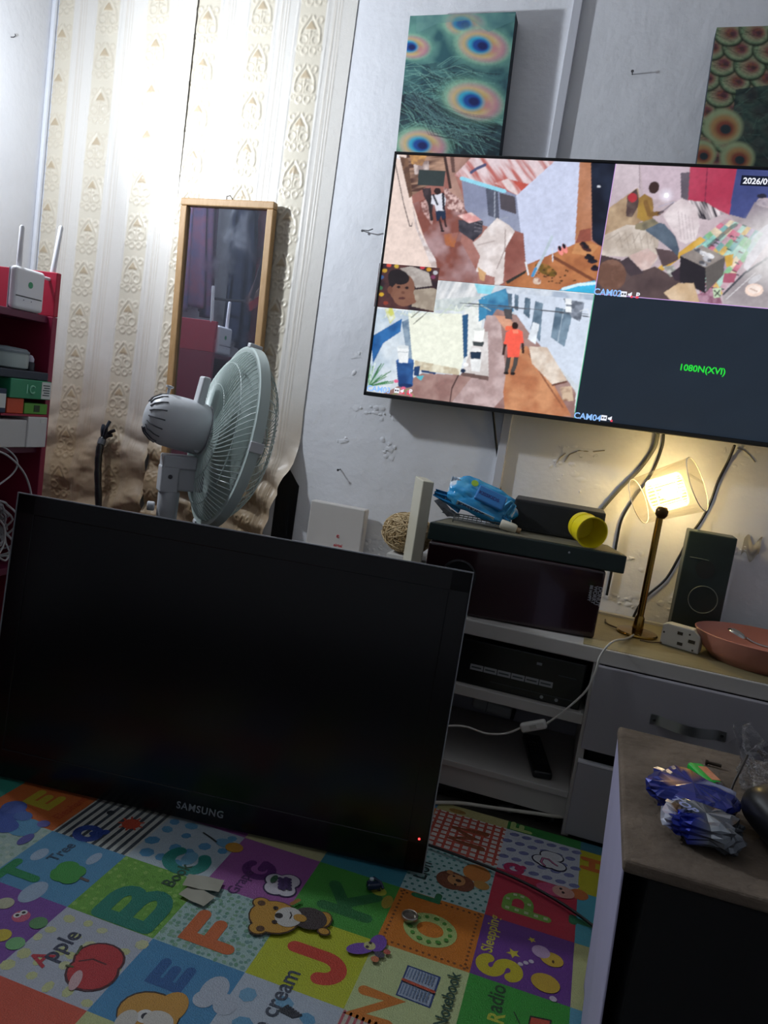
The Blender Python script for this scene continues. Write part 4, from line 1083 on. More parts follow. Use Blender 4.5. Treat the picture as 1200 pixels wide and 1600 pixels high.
# M gingham
s = sq(1, 3, '#f0ece8')
for k in range(9):
    s.k = 1; u = (k + .5) / 9; s.stroke([s.at(u, .02), s.at(u, .98)], .0062, '#e0604c'); s.k = 2; s.stroke([s.at(.02, u), s.at(.98, u)], .0062, '#e0604c')
s.k = 3; s.letter('M', 730, 1308, .088, .080, .018, '#a8562c'); s.build('red gingham square with a brown M')
# Q
s = sq(2, 3, '#dfe4f0')
for a in range(5):
    for b in range(6):
        s.k = 1; x, y = s.at((a + .5) / 5, (b + .28 + .44 * (a % 2)) / 6); s.disc(x, y, .0115, '#8a90c8', .0075, 10, 20)
s.k = 3; s.letter('Q', 804, 1358, .046, .044, .012, '#d42a6c')
for o_, c in ((.003, '#2a2440'), (0, '#eef0f6')):
    for (px, py, a) in ((855, 1348, .022), (866, 1340, .018), (846, 1344, .018), (870, 1354, .018), (858, 1338, .018)): s.ell(px, py, a + o_, a * .9 + o_, c)
s.stroke([cellxy(*p) for p in ((851, 1354), (845, 1348), (848, 1342), (857, 1344), (864, 1350), (870, 1354))], .0055, '#3a2440'); s.stroke([cellxy(*p) for p in ((851, 1354), (845, 1348), (848, 1342), (857, 1344), (864, 1350), (870, 1354))], .0035, '#e080b0')
s.build('white square with mauve leaves and a pink Q')
# P
s = sq(2, 2, '#d83050'); s.letter('P', 824, 1416, .094, .064, .018, '#8cc850'); x0, y0 = cellxy(824, 1416)
for k in range(5): s.disc(x0 - .036 + k * .018, y0 - .023, .0055, '#dff0c0', .0055, 4, 45)
for k in range(2): s.disc(x0 - .026 + k * .014, y0 + .023, .0050, '#dff0c0', .0050, 4, 45)
for k in range(2): s.disc(x0 - .038 + k * .041, y0 + .004, .0050, '#dff0c0', .0050, 4, 45)
s.ell(865, 1392, .035, .020, '#e85a8c'); s.ell(880, 1395, .022, .020, '#f0b8a8')
for d in (0, 6): s.ell(876 + d * .6, 1390 + d, .003, .004, '#3a2a2a')
s.build('red square with a green gingham P')
# S sleeping
s = sq(2, 1, '#7a3fa4'); s.letter('S', 780, 1512, .080, .058, .021, '#e2d42c'); s.text('Sleepping', 768, 1490, .028, '#e8e04a', bold=.0005)
for (px, py, rr_) in ((802, 1490, .013), (831, 1469, .008)):
    x, y = cellxy(px, py); s.poly([(x + rr_ * (1 if k % 2 else .45) * math.cos(k * math.pi / 5 + .3), y + rr_ * (1 if k % 2 else .45) * math.sin(k * math.pi / 5 + .3)) for k in range(10)], '#f0e04a')
for k in range(3): s.ell(813 + k * 8.5, 1507 - k * 2, .0045, .0045, '#e8e0f0')
s.ell(862, 1500, .020, .018, '#e6c040'); s.ell(845, 1488, .016, .016, '#d8b8e0'); s.ell(852, 1537, .024, .022, '#e6c040'); s.ell(864, 1562, .006, .006, '#e8d8f0'); s.ell(864, 1504, .002, .004, '#5a3a1a')
s.build('purple square with a yellow S and sleeping chicks')
# radio
s = sq(2, 0, '#3cb03c'); s.text('R', 786, 1603, .036, '#d8e04a', bold=.0008); s.text('adio', 783, 1585, .036, '#1f4a2a', bold=.0006)
s.poly([cellxy(*p) for p in ((828, 1587), (862, 1594), (858, 1625), (822, 1615))], '#2a1a1a'); s.poly([cellxy(*p) for p in ((830, 1590), (859, 1596), (856, 1622), (825, 1613))], '#e0583c'); s.stroke([cellxy(803, 1582), cellxy(812, 1600)], .002, '#1f2a1f')
s.build('green square with a radio')
# right-hand column and the far row
s = sq(3, 3, '#e0d828'); s.letter('H', 925, 1352, .05, .05, .014, '#ee7a34'); s.build('yellow square with an orange letter')
s = sq(3, 2, '#58c0d8'); s.letter('T', 914, 1443, .06, .03, .016, '#2a8a5a'); s.ell(905, 1398, .018, .018, '#e8803c'); s.build(None)
s = sq(3, 1, '#d8dc9c'); s.build(None); s = sq(3, 0, '#68b4d0'); s.build(None)
s = sq(3, 4, '#4a8aa0'); s.build(None)
s = sq(1, 4, '#d8d08c'); s.ell(715, 1268, .02, .01, '#b88a3c'); s.build(None)
s = sq(2, 4, '#3a9a44'); s.letter('F', 815, 1294, .05, .035, .012, '#c8e08a'); s.build(None)
s = sq(-2, -2, '#ea6044'); s.build(None); s = sq(-1, -2, '#d8e0a0'); s.build(None); s = sq(-3, -2, '#e8b84a'); s.build(None)
s = sq(0, 2, '#3f9ab0'); s.build(None); s = sq(-1, 2, '#e0dca4'); s.build(None); s = sq(-4, -1, '#e8d8b0'); s.build(None); s = sq(-5, 1, '#3ab09a'); s.build(None); s = sq(-5, 0, '#e86a4a'); s.build(None)
rest = ['#5fa8d6', '#e0d828', '#ea6044', '#7cc043', '#b062b0', '#ec8a1e', '#cfdcec', '#3cb03c', '#d83050', '#58c0d8']
for i in range(I0, I1):
    for j in range(J0, J1):
        if (i, j) in made or j == 4 and i < 0: continue
        s = Square(i, j, rest[(i * 3 + j * 5) % 10]); s.build(None)
# pictures printed across several squares: teddy and butterfly
s = Square.__new__(Square); s.mb = MB(); s.k = 40
te = s.ell; s.ell = lambda px, py, rx, ry, c, rot=0, n=20: te(px, py, rx * 1.18, ry * 1.18, c, rot, n)
for o_, c in ((.0022, '#5a3a1a'), (0, '#e2a83c')):
    s.ell(408, 1415, .012 + o_, .011 + o_, c); s.ell(402, 1455, .012 + o_, .011 + o_, c); s.ell(428, 1437, .036 + o_, .034 + o_, c); s.ell(503, 1442, .012 + o_, .018 + o_, c); s.ell(505, 1460, .008 + o_, .006 + o_, c)
s.ell(408, 1416, .006, .006, '#6a4424'); s.ell(406, 1456, .006, .006, '#6a4424')
s.ell(483, 1440, .026, .024, '#4a3a3a'); s.ell(450, 1438, .020, .022, '#eae6e0'); s.ell(435, 1436, .006, .006, '#2a2020'); s.ell(430, 1424, .004, .004, '#3a2218'); s.ell(428, 1446, .004, .004, '#3a2218'); s.ell(468, 1440, .010, .008, '#e2a83c')
s.stroke([cellxy(452, 1441), cellxy(455, 1436), cellxy(453, 1431)], .002, '#3a2a2a'); s.stroke([cellxy(455, 1418), cellxy(466, 1412)], .008, '#c0803c')
s.mb.build('printed_teddy', M_mat, mat_t)['label'] = 'printed brown teddy bear'
s = Square.__new__(Square); s.mb = MB(); s.k = 40
for (px, py, a, b, c, ro) in ((562, 1486, .024, .013, '#8a5ac8', 35), (590, 1478, .014, .022, '#8a5ac8', 0), (577, 1482, .010, .010, '#e8e4a0', 0), (585, 1503, .007, .007, '#e88a5a', 0), (592, 1496, .009, .007, '#5a5468', 0), (604, 1492, .006, .006, '#d86a5a', 0)): s.ell(px, py, a, b, c, ro)
for px, py in ((573, 1484), (578, 1478)): s.ell(px, py, .003, .003, '#3a2a3a')
s.mb.build('printed_butterfly', M_mat, mat_t)['label'] = 'printed purple butterfly'

# strips of tape on the mat
M_tape = mat('masking_tape', '#9c9a8c', .5, var=.1)
for k, (px, py, w, h, a, lab) in enumerate(((318, 1380, .066, .036, 12, 'piece of pale tape stuck between the B and G squares'), (308, 1398, .054, .034, -8, 'lower overlapping piece of pale tape at the corner of the F square'))):
    c = P(px, py, z=MT + .007)
    n = 10; U, V = np.meshgrid(np.linspace(-.5, .5, n), np.linspace(-.5, .5, 6)); ca, sa = math.cos(math.radians(a)), math.sin(math.radians(a))
    pos = np.stack([c.x + U * w * ca - V * h * sa, c.y + U * w * sa + V * h * ca, MT + .0058 + .0022 * (k == 0) + .0008 * np.sin(U * 8 + V * 3) + 0 * U], -1)
    grid_mesh('tape_strip', pos, None, M_tape, None, lab, 'tape')
# small bottle cap and dark clip lying on the mat
c = P(640, 1434, z=MT + .006)
mb = MB(); mb.lathe([(.0135, 0), (.0150, .002), (.0150, .006), (.0135, .0075), (.0125, .007), (.0118, .002), (.0001, .002)], Matrix.Translation((c.x, c.y, MT + .0055)), 28)
props(mb.build('metal_ring_cap', mat('worn_metal', '#a9a49a', .3, metal=.9, var=.3, vscale=90), smooth=40), 'small round metal cap lying on the letter O square', 'cap')
c = P(583, 1388, z=MT + .006)
t = thing('plastic_clip', (c.x, c.y, MT + .0055), 'small dark blue plastic clip lying by the black screen', 'clip')
M_clip = mat('navy_plastic', '#1b2a44', .25)
MB().box((c.x, c.y, MT + .012), (.026, .014, .012), Matrix.Rotation(.6, 3, 'Z')).build('clip_body', M_clip, t, bevel=.003)
MB().tube([(c.x - .012, c.y, MT + .014), (c.x - .004, c.y + .010, MT + .020), (c.x + .010, c.y + .012, MT + .014), (c.x + .018, c.y + .004, MT + .0085)], .003, 8).build('clip_arm', M_clip, t, smooth=60)
MB().lathe([(.0001, 0), (.004, .001), (.004, .004), (.0001, .005)], Matrix.Translation((c.x - .006, c.y + .004, MT + .018)), 12).build('clip_pin', mat('pale_plastic', '#b9c4cc', .3), t, smooth=40)

# ------------------------------------------------------------------ dark television standing on the mat
ZB = MT + .0065
BLp, BRp = P(-28, 1206, z=ZB), P(660, 1365, z=ZB)
dr = (BRp - BLp).normalized(); dn = Vector((-dr.y, dr.x, 0)); lean = math.radians(4.5)
du = Vector((0, 0, 1)) * math.cos(lean) + dn * math.sin(lean); df = dr.cross(du)      # df faces the room
DW, DH, DT = (BRp - BLp).length, .599, .042
Rd = Matrix((dr, -df, du)).transposed()
dc = BLp + dr * DW / 2 + du * DH / 2
dtv = thing('flat_television', (dc.x, dc.y, ZB), 'switched-off black flat television standing on the play mat', 'television')
M_gloss = mat('piano_black', '#05060a', .2, spec=.45)
MB().box(dc - df * (DT / 2 + .003), (DW - .012, DT, DH - .012), Rd).build('rear_shell', mat('black_shell', '#0d0e11', .5), dtv, bevel=.006)
fr = MB(); B_ = .040
for (c, w, h) in ((du * (DH / 2 - B_ / 2), DW, B_), (du * (-DH / 2 + B_ * .75), DW, B_ * 1.5), (dr * (-DW / 2 + B_ / 2), B_, DH), (dr * (DW / 2 - B_ / 2), B_, DH)):
    MB().box(dc + c - df * .0015, (w, .006, h), Rd).build('bezel', M_gloss, dtv, bevel=.0015)
MB().box(dc + du * (B_ * .25) - df * .0022, (DW - 2 * B_ + .004, .004, DH - 2.5 * B_ + .004), Rd).build('screen', M_gloss, dtv)
M_acr = mat('clear_edge_acrylic', '#8d9096', .15, spec=.6)
e = .0022
for (c, w, h) in ((du * (DH / 2 + e / 2), DW + 2 * e, e), (dr * (DW / 2 + e / 2), e, DH), (-dr * (DW / 2 + e / 2), e, DH)):
    MB().box(dc + c - df * .001, (w, .007, h), Rd).build('edge_trim', M_acr, dtv)
q = P(275, 1263, z=.06); 
def on_dtv(px, py, lift=.0):
    r0 = Vector(RW @ np.array([(px - 600) / FPX, (py - 800) / FPX, 1.0])); p0 = dc + df * (.0015 + lift)
    return Vector(EYE) + r0 * ((p0 - Vector(EYE)).dot(df) / r0.dot(df))
lettering('SAMSUNG', .0205, frame_m(on_dtv(275, 1262, .0003), dr, du), mat('silver_print', '#8f9298', .35, metal=.4), dtv, name='maker_lettering', bold=.0004, spacing=1.12)
c = on_dtv(655, 1311, .0008)
MB().lathe([(.0001, .0012), (.0016, .001), (.0022, 0)], frame_m(c, dr, du), 12).build('standby_light', mat('red_led', '#300404', .3, emit='#ff2a2a', estr=6), dtv, smooth=60)
# prop behind it that keeps it upright
bk = dc - df * (DT + .002) + du * (-.05)
MB().tube([bk, Vector((bk.x - df.x * .16, bk.y - df.y * .16, ZB + .006))], .009, 8).build('rear_prop', M_bez, dtv, smooth=60)
MB().box(Vector((bk.x - df.x * .16, bk.y - df.y * .16, ZB + .004)), (.12, .03, .008), Rd).build('prop_foot', M_bez, dtv, bevel=.002)
cable('power_cable', [P(664, 1318, z=MT + .009), P(730, 1342, z=MT + .009), P(800, 1370, z=MT + .009), P(862, 1402, z=MT + .009), P(918, 1440, z=MT + .009), P(960, 1480, z=MT + .009)], .003, mat('black_rubber', '#141416', .45), 'thin black cable lying across the mat beside the dark screen')

# ------------------------------------------------------------------ bulb on the side wall (its light is set at the top)
t = thing('wall_bulb', (XL, BULB.y, BULB.z - .03), 'white bulb in a socket on the side wall above the red shelf unit', 'light bulb')
rb = Vector((0, 1, 0)); Mb = frame_m(BULB - BULB_DIR * .075, rb, BULB_DIR.cross(rb))
if (Mb.to_3x3() @ Vector((0, 0, 1))).dot(BULB_DIR) < 0: Mb = frame_m(BULB - BULB_DIR * .075, rb, -BULB_DIR.cross(rb))
MB().tube([(XL + .001, BULB.y, BULB.z - .06), (XL + .05, BULB.y, BULB.z - .055), BULB - BULB_DIR * .078], .007, 10).build('bracket_arm', mat('bakelite', '#1a1a1c', .4), t, smooth=60)
MB().lathe([(.020, -.004), (.020, .016), (.015, .018)], Mb, 20).build('socket', mat('bakelite', '#1a1a1c', .4), t, smooth=40)
MB().lathe([(.013, .014), (.016, .024), (.027, .046), (.031, .066), (.030, .070)], Mb, 28).build('bulb_body', mat('bulb_plastic', '#e8e8ea', .4), t, smooth=60)
MB().lathe([(.030, .070), (.027, .0725), (.0001, .0735)], Mb, 28).build('bulb_diffuser', mat('bulb_diffuser', '#ffffff', .4, emit='#e8f2ff', estr=20), t, smooth=60)

# ------------------------------------------------------------------ pedestal fan
M_fan = mat('fan_plastic', '#c6c8cd', .42, var=.05, vscale=8)
M_fang = mat('fan_guard_enamel', '#b9c7c4', .35)
M_blade = mat('fan_blade_plastic', '#a7bdb8', .3)
Fc = Vector((-.826, 1.600, .780))
az = math.radians(46.7); dip = math.radians(-9)
FA = Vector((math.sin(az) * math.cos(dip), math.cos(az) * math.cos(dip), math.sin(dip)))       # the way it blows
FU = (Vector((0, 0, 1)) - FA * FA.z).normalized(); FR = FU.cross(FA)
def fan_m(d): return frame_m(Fc + FA * d, FR, FU) if FR.cross(FU).dot(FA) > 0 else frame_m(Fc + FA * d, -FR, FU)
MF_ = fan_m(0)
px_, py_ = -.912, 1.518
fan = thing('pedestal_fan', (px_, py_, ZB), 'pale grey pedestal fan seen from behind in front of the mirror', 'fan')
RG = .207
# guard rim
mb = MB()
mb.lathe([(RG - .002, -.013), (RG + .004, -.012), (RG + .0045, .010), (RG - .002, .011), (RG - .003, 0), (RG - .002, -.013)], MF_, 72); mb.build('guard_rim', M_fang, fan, smooth=50)
def guard(sign, depth, n, swirl, hub):
    mb = MB()
    for k in range(n):
        a0 = 2 * math.pi * k / n; pts = []
        for s_ in range(9):
            f = s_ / 8; r = hub + (RG - hub) * (f ** .85); a = a0 + swirl * (1 - f) ** 1.3
            h = depth * (1 - (max(0, (r - hub) / (RG - hub))) ** 3.2)
            pts.append(MF_ @ Vector((r * math.cos(a), r * math.sin(a), sign * (h + .004))))
        mb.tube(pts, .00125 if sign < 0 else .0009, 4, cap=False)
    for rr in (hub + .01, .11, .165):
        h = depth * (1 - ((rr - hub) / (RG - hub)) ** 3.2)
        mb.tube([MF_ @ Vector((rr * math.cos(w), rr * math.sin(w), sign * (h + .003))) for w in (2 * math.pi * q / 48 for q in range(49))], .0014, 5, cap=False)
    mb.build('rear_guard' if sign < 0 else 'front_guard', M_fang, fan, smooth=80)
guard(-1, .052, 84, .55, .055)
guard(1, .070, 60, -.35, .045)
MB().lathe([(.0001, .0765), (.030, .0755), (.045, .073), (.045, .069), (.0001, .069)], MF_, 32).build('front_badge', M_fan, fan, smooth=40)
MB().lathe([(.0001, -.058), (.058, -.057), (.060, -.052), (.0001, -.050)], MF_, 32).build('rear_plate', M_fan, fan, smooth=40)
for k in range(3):
    a0 = 2 * math.pi * k / 3 + .5; n1, n2 = 9, 9
    U, V = np.meshgrid(np.linspace(0, 1, n1), np.linspace(0, 1, n2))
    r = .028 + U * .148; span = (.55 + .35 * np.sin(U * 2.6)); a = a0 + (V - .5) * span * 1.35
    h = .012 + (V - .5) * (-.050) * (1 - .3 * U)
    loc = np.stack([r * np.cos(a), r * np.sin(a), h], -1)
    Mn = np.array(MF_); pos = loc @ Mn[:3, :3].T + Mn[:3, 3]
    o = grid_mesh('blade', pos, None, M_blade, fan); sd = o.modifiers.new('thickness', 'SOLIDIFY'); sd.thickness = .002
MB().lathe([(.0001, .042), (.022, .038), (.030, .025), (.031, -.012), (.0001, -.014)], MF_, 28).build('blade_hub', M_blade, fan, smooth=50)
# clips on the rim
for a in (0.0, math.pi * .52, math.pi, math.pi * 1.55):
    c = MF_ @ Vector(((RG + .007) * math.cos(a), (RG + .007) * math.sin(a), 0)); rd = (MF_.to_3x3() @ Vector((math.cos(a), math.sin(a), 0)))
    tg = (MF_.to_3x3() @ Vector((-math.sin(a), math.cos(a), 0)))
    MB().box(c, (.010, .022, .030), Matrix((rd, tg, FA)).transposed()).build('rim_clip', M_fan, fan, bevel=.002)
# motor housing
Mm = fan_m(-.058); prof = [(.0001, -.135), (.022, -.132), (.040, -.124), (.052, -.108), (.0575, -.088), (.059, -.05), (.058, -.008), (.054, 0)]
mh = MB().lathe(prof, Mm, 40).build('motor_housing', M_fan, fan, smooth=40)
mb = MB()
for k in range(11):
    a = math.radians(70 + 220 * k / 10)
    pts = [Mm @ Vector((r * math.cos(a), r * math.sin(a), h)) for r, h in ((.030, -.1302), (.041, -.1243), (.0505, -.1115), (.055, -.099))]
    mb.tube(pts, .0016, 5)
mb.build('vent_slots', mat('vent_dark', '#55565c', .7), mh, smooth=60)
# carry handle and oscillation knob
up = FU
hb = Fc - FA * .085 + up * .050
MB().box(hb + up * .030 , (.018, .040, .072), Matrix((FA, FA.cross(up), up)).transposed()).build('carry_handle', M_fan, fan, bevel=.004)
kb = Fc - FA * .155 + up * .050
MB().lathe([(.0035, 0), (.0035, .018), (.0085, .020), (.0085, .024), (.0001, .025)], frame_m(kb, FA, FA.cross(up) * -1) if True else None, 16).build('oscillation_knob', M_fan, fan, smooth=40)
c = Fc - FA * .070 - up * .045 + FA.cross(up) * .030
MB().lathe([(.0001, .006), (.006, .005), (.007, 0), (.006, -.006), (.0001, -.007)], frame_m(c, FA, up), 14).build('housing_screw', M_fan, fan, smooth=50)
# neck, bracket, pole, base
zt = .780 - .055
MB().box((px_ + .010, py_ + .010, zt - .012), (.075, .046, .030), Matrix.Rotation(math.radians(43), 3, 'Z')).build('tilt_bracket', M_fan, fan, bevel=.004)
MB().box((px_ + .030, py_ + .028, zt - .050), (.060, .036, .052), Matrix.Rotation(math.radians(43), 3, 'Z')).build('switch_box', M_fan, fan, bevel=.004)
nb = MB().box((px_ - .004, py_ - .004, zt - .052), (.040, .044, .060), Matrix.Rotation(math.radians(43), 3, 'Z')).build('neck_block', M_fan, fan, bevel=.004)
sc = Vector((px_ - .004, py_ - .004, zt - .045)) + Vector((math.cos(math.radians(-47)), math.sin(math.radians(-47)), 0)) * .0222
MB().lathe([(.0001, .002), (.0045, .0015), (.005, 0)], frame_m(sc, Vector((math.cos(math.radians(43)), math.sin(math.radians(43)), 0)), (0, 0, 1)), 14).build('neck_screw', mat('screw_dark', '#4a4a50', .4), nb)
MB().lathe([(.021, zt - .16), (.0225, zt - .155), (.0235, zt - .085), (.022, zt - .080)], Matrix.Translation((px_, py_, 0)), 24).build('neck_sleeve', M_fan, fan, smooth=40)
kn = Vector((px_ - .030, py_ - .016, zt - .118))
MB().lathe([(.009, -.006), (.0105, -.004), (.0105, .008), (.009, .010), (.0001, .0105)], frame_m(kn, (0, 0, 1), (.47, -.88, 0)) if False else frame_m(kn, Vector((.5, -.87, 0)), (0, 0, 1)), 14).build('neck_knob', M_fan, fan, smooth=30)
MB().tube([(px_, py_, zt - .15), (px_, py_, .30)], .0125, 16).build('inner_pole', mat('chrome_pole', '#4b4f55', .25, metal=.9), fan, smooth=50)
MB().lathe([(.016, zt - .225), (.027, zt - .222), (.029, zt - .205), (.027, zt - .188), (.014, zt - .186)], Matrix.Translation((px_, py_, 0)), 24).build('height_collar', mat('collar_plastic', '#98a3a8', .4), fan, smooth=40)
MB().tube([(px_, py_, zt - .22), (px_, py_, ZB + .02)], .0165, 16).build('outer_pole', M_fan, fan, smooth=50)
MB().lathe([(.0001, ZB + .05), (.022, ZB + .048), (.03, ZB + .03), (.115, ZB + .018), (.128, ZB + .008), (.126, ZB), (.0001, ZB)], Matrix.Translation((px_, py_, 0)), 40).build('fan_base', M_fan, fan, smooth=50)

# ------------------------------------------------------------------ taped cable stub sticking out of the wallpaper
M_tapeb = mat('black_tape', '#1c1d22', .3, var=.5, vscale=60, bump=.5, bscale=90)
q = lambda px, py, y: P(px, py, y=y)
st = thing('cable_stub', q(155, 790, 2.05), 'thick taped black cable with frayed ends against the wallpaper', 'cable')
path = smooth_path([q(152, 830, 2.046), q(154, 790, 2.042), q(153, 740, 2.042), q(155, 705, 2.046), q(161, 684, 2.060)], 5)
MB().tube(path, [.0108 + .0008 * math.sin(i * 2.1) for i in range(len(path))], 10).build('taped_sheath', M_tapeb, st, smooth=40)
MB().tube(path[-4:-1], .0122, 10).build('tape_band', mat('grey_tape', '#5b5f66', .35), st, smooth=40)
for k, (a, b) in enumerate((((161, 686), (172, 658)), ((162, 684), (180, 672)), ((160, 682), (162, 664)), ((163, 686), (176, 680)), ((166, 676), (170, 662)))):
    MB().tube(smooth_path([q(*a, 2.062), (q(*a, 2.055) + q(*b, 2.055)) / 2 + Vector((0, -.004, .003)), q(*b, 2.058)], 4), .0052, 6).build('wire_end', M_tapeb if k % 2 else mat('wire_blue', '#232c3c', .4), st, smooth=50)

# ------------------------------------------------------------------ red shelf unit against the left wall
SX0, SX1 = XL + .005, -1.385
SY1 = 1.672
M_red = mat('wine_laminate', '#682442', .38, var=.12, vscale=6)
M_red2 = mat('red_laminate', '#8f2442', .38, var=.08, vscale=6)
sh = thing('shelf_unit', (-1.6, 1.2, 0), 'wine red open shelf unit against the side wall in the corner', 'shelf unit')
ZT, ZM, ZL = 1.000, .672, .36
MB().span(SX0, SX1 + .012, SY1 - .018, SY1, 0, ZT).build('side_panel', M_red2, sh, bevel=.002)
MB().span(SX0, SX1, .70, .718, 0, 1.0).build('side_panel', M_red2, sh, bevel=.002)
for z in (ZT - .018, ZM - .018, ZL - .018, .05):
    MB().span(SX0, SX1 - .002, .7185, SY1 - .0185, z, z + .018).build('shelf_board', M_red, sh, bevel=.002)
MB().span(SX0, SX0 + .006, .7185, SY1 - .0185, .068, ZT - .0185).build('back_panel', mat('wine_back', '#571a34', .5), sh)
FXp = SX1 + .021
def shelf_box(name, label, px0, py0, px1, py1, z0, depth, material, rot=0, cat='box', bev=.002, back=0.0, x=None):
    """box whose face towards the room covers the traced span on the shelf front; stands at z0"""
    x = FXp - back if x is None else x
    a = P(px0, (py0 + py1) / 2, x=x); b = P(px1, (py0 + py1) / 2, x=x)
    b.y = min(b.y, SY1 - .0200)
    zt_ = P((px0 + px1) / 2, py0, x=x).z
    t = thing(name, (x - depth / 2, (a.y + b.y) / 2, z0), label, cat)
    MB().span(x - depth, x, min(a.y, b.y), max(a.y, b.y), z0, max(zt_, z0 + .012)).build('carton', material, t, bevel=bev)
    return t, a.y, b.y, zt_, x
M_lab = mat('label_white', '#d8dad6', .5); M_ink = mat('label_ink', '#3a4444', .6)
# second level
white1 = shelf_box('flat_carton', 'flat white carton at the bottom of the shelf stack', -40, 655, 42, 680, ZM + .0005, .16, mat('white_card', '#cfccca', .55, var=.06))
white2 = shelf_box('flat_carton', 'short white carton with an open flap at the shelf end', 44, 652, 82, 681, ZM + .0005, .15, mat('white_card_b', '#d6d4d4', .55, var=.06), back=-.004)
t, a, b, zt_, x = white2
MB().box((x + .0006, b - .018, zt_ - .010), (.001, .016, .009)).build('flap', M_lab, t)
zs = max(white1[3], white2[3]) + .0008
ya, yb = P(0, 648, x=FXp).y, SY1 - .0200
o = MB().span(FXp - .17, FXp + .002, ya, yb, zs, zs + .005).build('red_folder', mat('red_card', '#a02440', .5)); props(o, 'thin red folder lying over the white cartons', 'folder'); zs += .0055
blue = shelf_box('blue_carton', 'dark blue carton with a white label on the shelf', -40, 605, 10, 646, zs, .14, mat('navy_card', '#24344e', .45))
t, a, b, zt_, x = blue
MB().span(x + .0002, x + .0008, b - .030, b - .003, zs + .012, zt_ - .012).build('label', M_lab, t)
orng = shelf_box('orange_carton', 'orange carton under the big green one', 11, 622, 37, 648, zs, .14, mat('orange_card', '#d2502c', .45))
lime = shelf_box('lime_carton', 'small lime green carton with a dark window on the shelf', 38, 631, 80, 648, zs, .14, mat('lime_card', '#5da03a', .45))
t, a, b, zt_, x = lime
MB().span(x + .0002, x + .0008, (a + b) / 2 - .008, (a + b) / 2 + .012, zs + .006, zt_ - .004).build('label', mat('lime_window', '#24401f', .4), t)
zs2 = max(orng[3], lime[3], zs + .02) + .001
green = shelf_box('green_carton', 'long green carton with a white printed end label on the shelf', 16, 594, 84, 628, zs2, .13, mat('green_card', '#2f8a62', .42), back=-.006)
t, a, b, zt_, x = green
y0, y1 = min(a, b), max(a, b)
MB().span(x + .0002, x + .0008, y1 - .034, y1 - .001, zs2 + .002, zt_ - .002).build('label', M_lab, t)
mb = MB()
for k in range(5): mb.span(x + .0009, x + .0012, y1 - .030 + .004 * (k % 2), y1 - .006, zs2 + .010 + .006 * k, zs2 + .0125 + .006 * k)
mb.build('label_print', M_ink, t)
mb = MB(); mb.tube([Vector((x + .001, y0 + .072 + .009 * math.cos(w), (zs2 + zt_) / 2 + .009 * math.sin(w))) for w in (math.pi * (.2 + 1.6 * k / 12) for k in range(13))], .0022, 6); mb.span(x + .0002, x + .001, y0 + .052, y0 + .056, (zs2 + zt_) / 2 - .010, (zs2 + zt_) / 2 + .012); mb.build('emblem', mat('pale_green_print', '#7fc0a0', .4), t)
zs3 = zt_ + .001
dark = shelf_box('dark_carton', 'flat dark carton lying on the green one', -30, 577, 76, 590, zs3, .12, mat('slate_card', '#2c3442', .5))
zs4 = max(dark[3], zs3 + .012) + .001
# small grey-white camera housing and rounded clear tub on top of the stack
c = P(47, 568, x=FXp - .03)
t = thing('small_figure', (c.x, c.y, zs4), 'small black gadget with a pale top on the shelf stack', 'gadget')
MB().lathe([(.0001, zs4), (.011, zs4), (.011, zs4 + .018), (.0095, zs4 + .021)], Matrix.Translation((c.x, c.y, 0)), 16).build('gadget_body', mat('gadget_dark', '#20242e', .4), t, smooth=40)
MB().lathe([(.0085, zs4 + .021), (.009, zs4 + .028), (.005, zs4 + .036), (.0001, zs4 + .038)], Matrix.Translation((c.x, c.y, 0)), 16).build('gadget_top', mat('gadget_pale', '#b9b4c4', .4), t, smooth=60)
c = P(8, 565, x=FXp - .05)
t = thing('plastic_tub', (c.x, c.y, zs4), 'cloudy grey plastic tub with a rounded lid on the shelf stack', 'tub')
MB().lathe([(.040, zs4), (.046, zs4 + .004), (.047, zs4 + .034), (.045, zs4 + .040)], Matrix.Translation((c.x, c.y, 0)), 28, sy=1.25).build('tub_body', mat('cloudy_plastic', '#9aa6a4', .35), t, smooth=40)
MB().lathe([(.0475, zs4 + .038), (.0475, zs4 + .043), (.040, zs4 + .049), (.0001, zs4 + .052)], Matrix.Translation((c.x, c.y, 0)), 28, sy=1.25).build('tub_lid', mat('tub_lid_grey', '#6f7a82', .35), t, smooth=40)
# coil of pale cable on the lowest visible shelf
t = None
def coil(name, label, c, rx, rz, n, r, material, seed, span):
    rr = random.Random(seed); mb = MB(); pts = []
    for k in range(n * 14 + 1):
        a = 2 * math.pi * k / 14; f = 1 + rr.uniform(-.10, .10)
        pts.append(Vector((c.x + rr.uniform(-span, span) * .5 + .02 * math.sin(a * .37), c.y + rx * f * math.cos(a), c.z + rz * f * math.sin(a) + .012 * math.sin(a * .31))))
    mb.tube(smooth_path(pts, 3), r, 6); return props(mb.build(name, material, smooth=60), label, 'cable')
M_wcab = mat('white_cable', '#b7b6ba', .45)
c = P(5, 815, x=FXp - .05)
coil('cable_coil', 'untidy coil of pale network cable on the low shelf of the red unit', Vector((c.x - .02, c.y - .035, ZL + .098)), .060, .066, 9, .0028, M_wcab, 3, .06)
pp = [P(a, b, x=FXp + .004) for a, b in ((-20, 700), (12, 712), (38, 740), (49, 775), (44, 800), (20, 840))]
cable('loose_cable', pp, .0026, M_wcab, 'loop of white cable hanging in front of the low shelf')
pp = [P(a, b, x=FXp - .004) for a, b in ((-20, 770), (18, 742), (27, 722), (14, 704), (-14, 690))]
cable('loose_cable', pp, .0022, M_wcab, 'smaller loop of white cable just under the shelf board')
pp = [P(a, b, x=FXp + .008) for a, b in ((-10, 805), (6, 822), (6, 850), (-2, 868), (8, 876), (14, 868))]
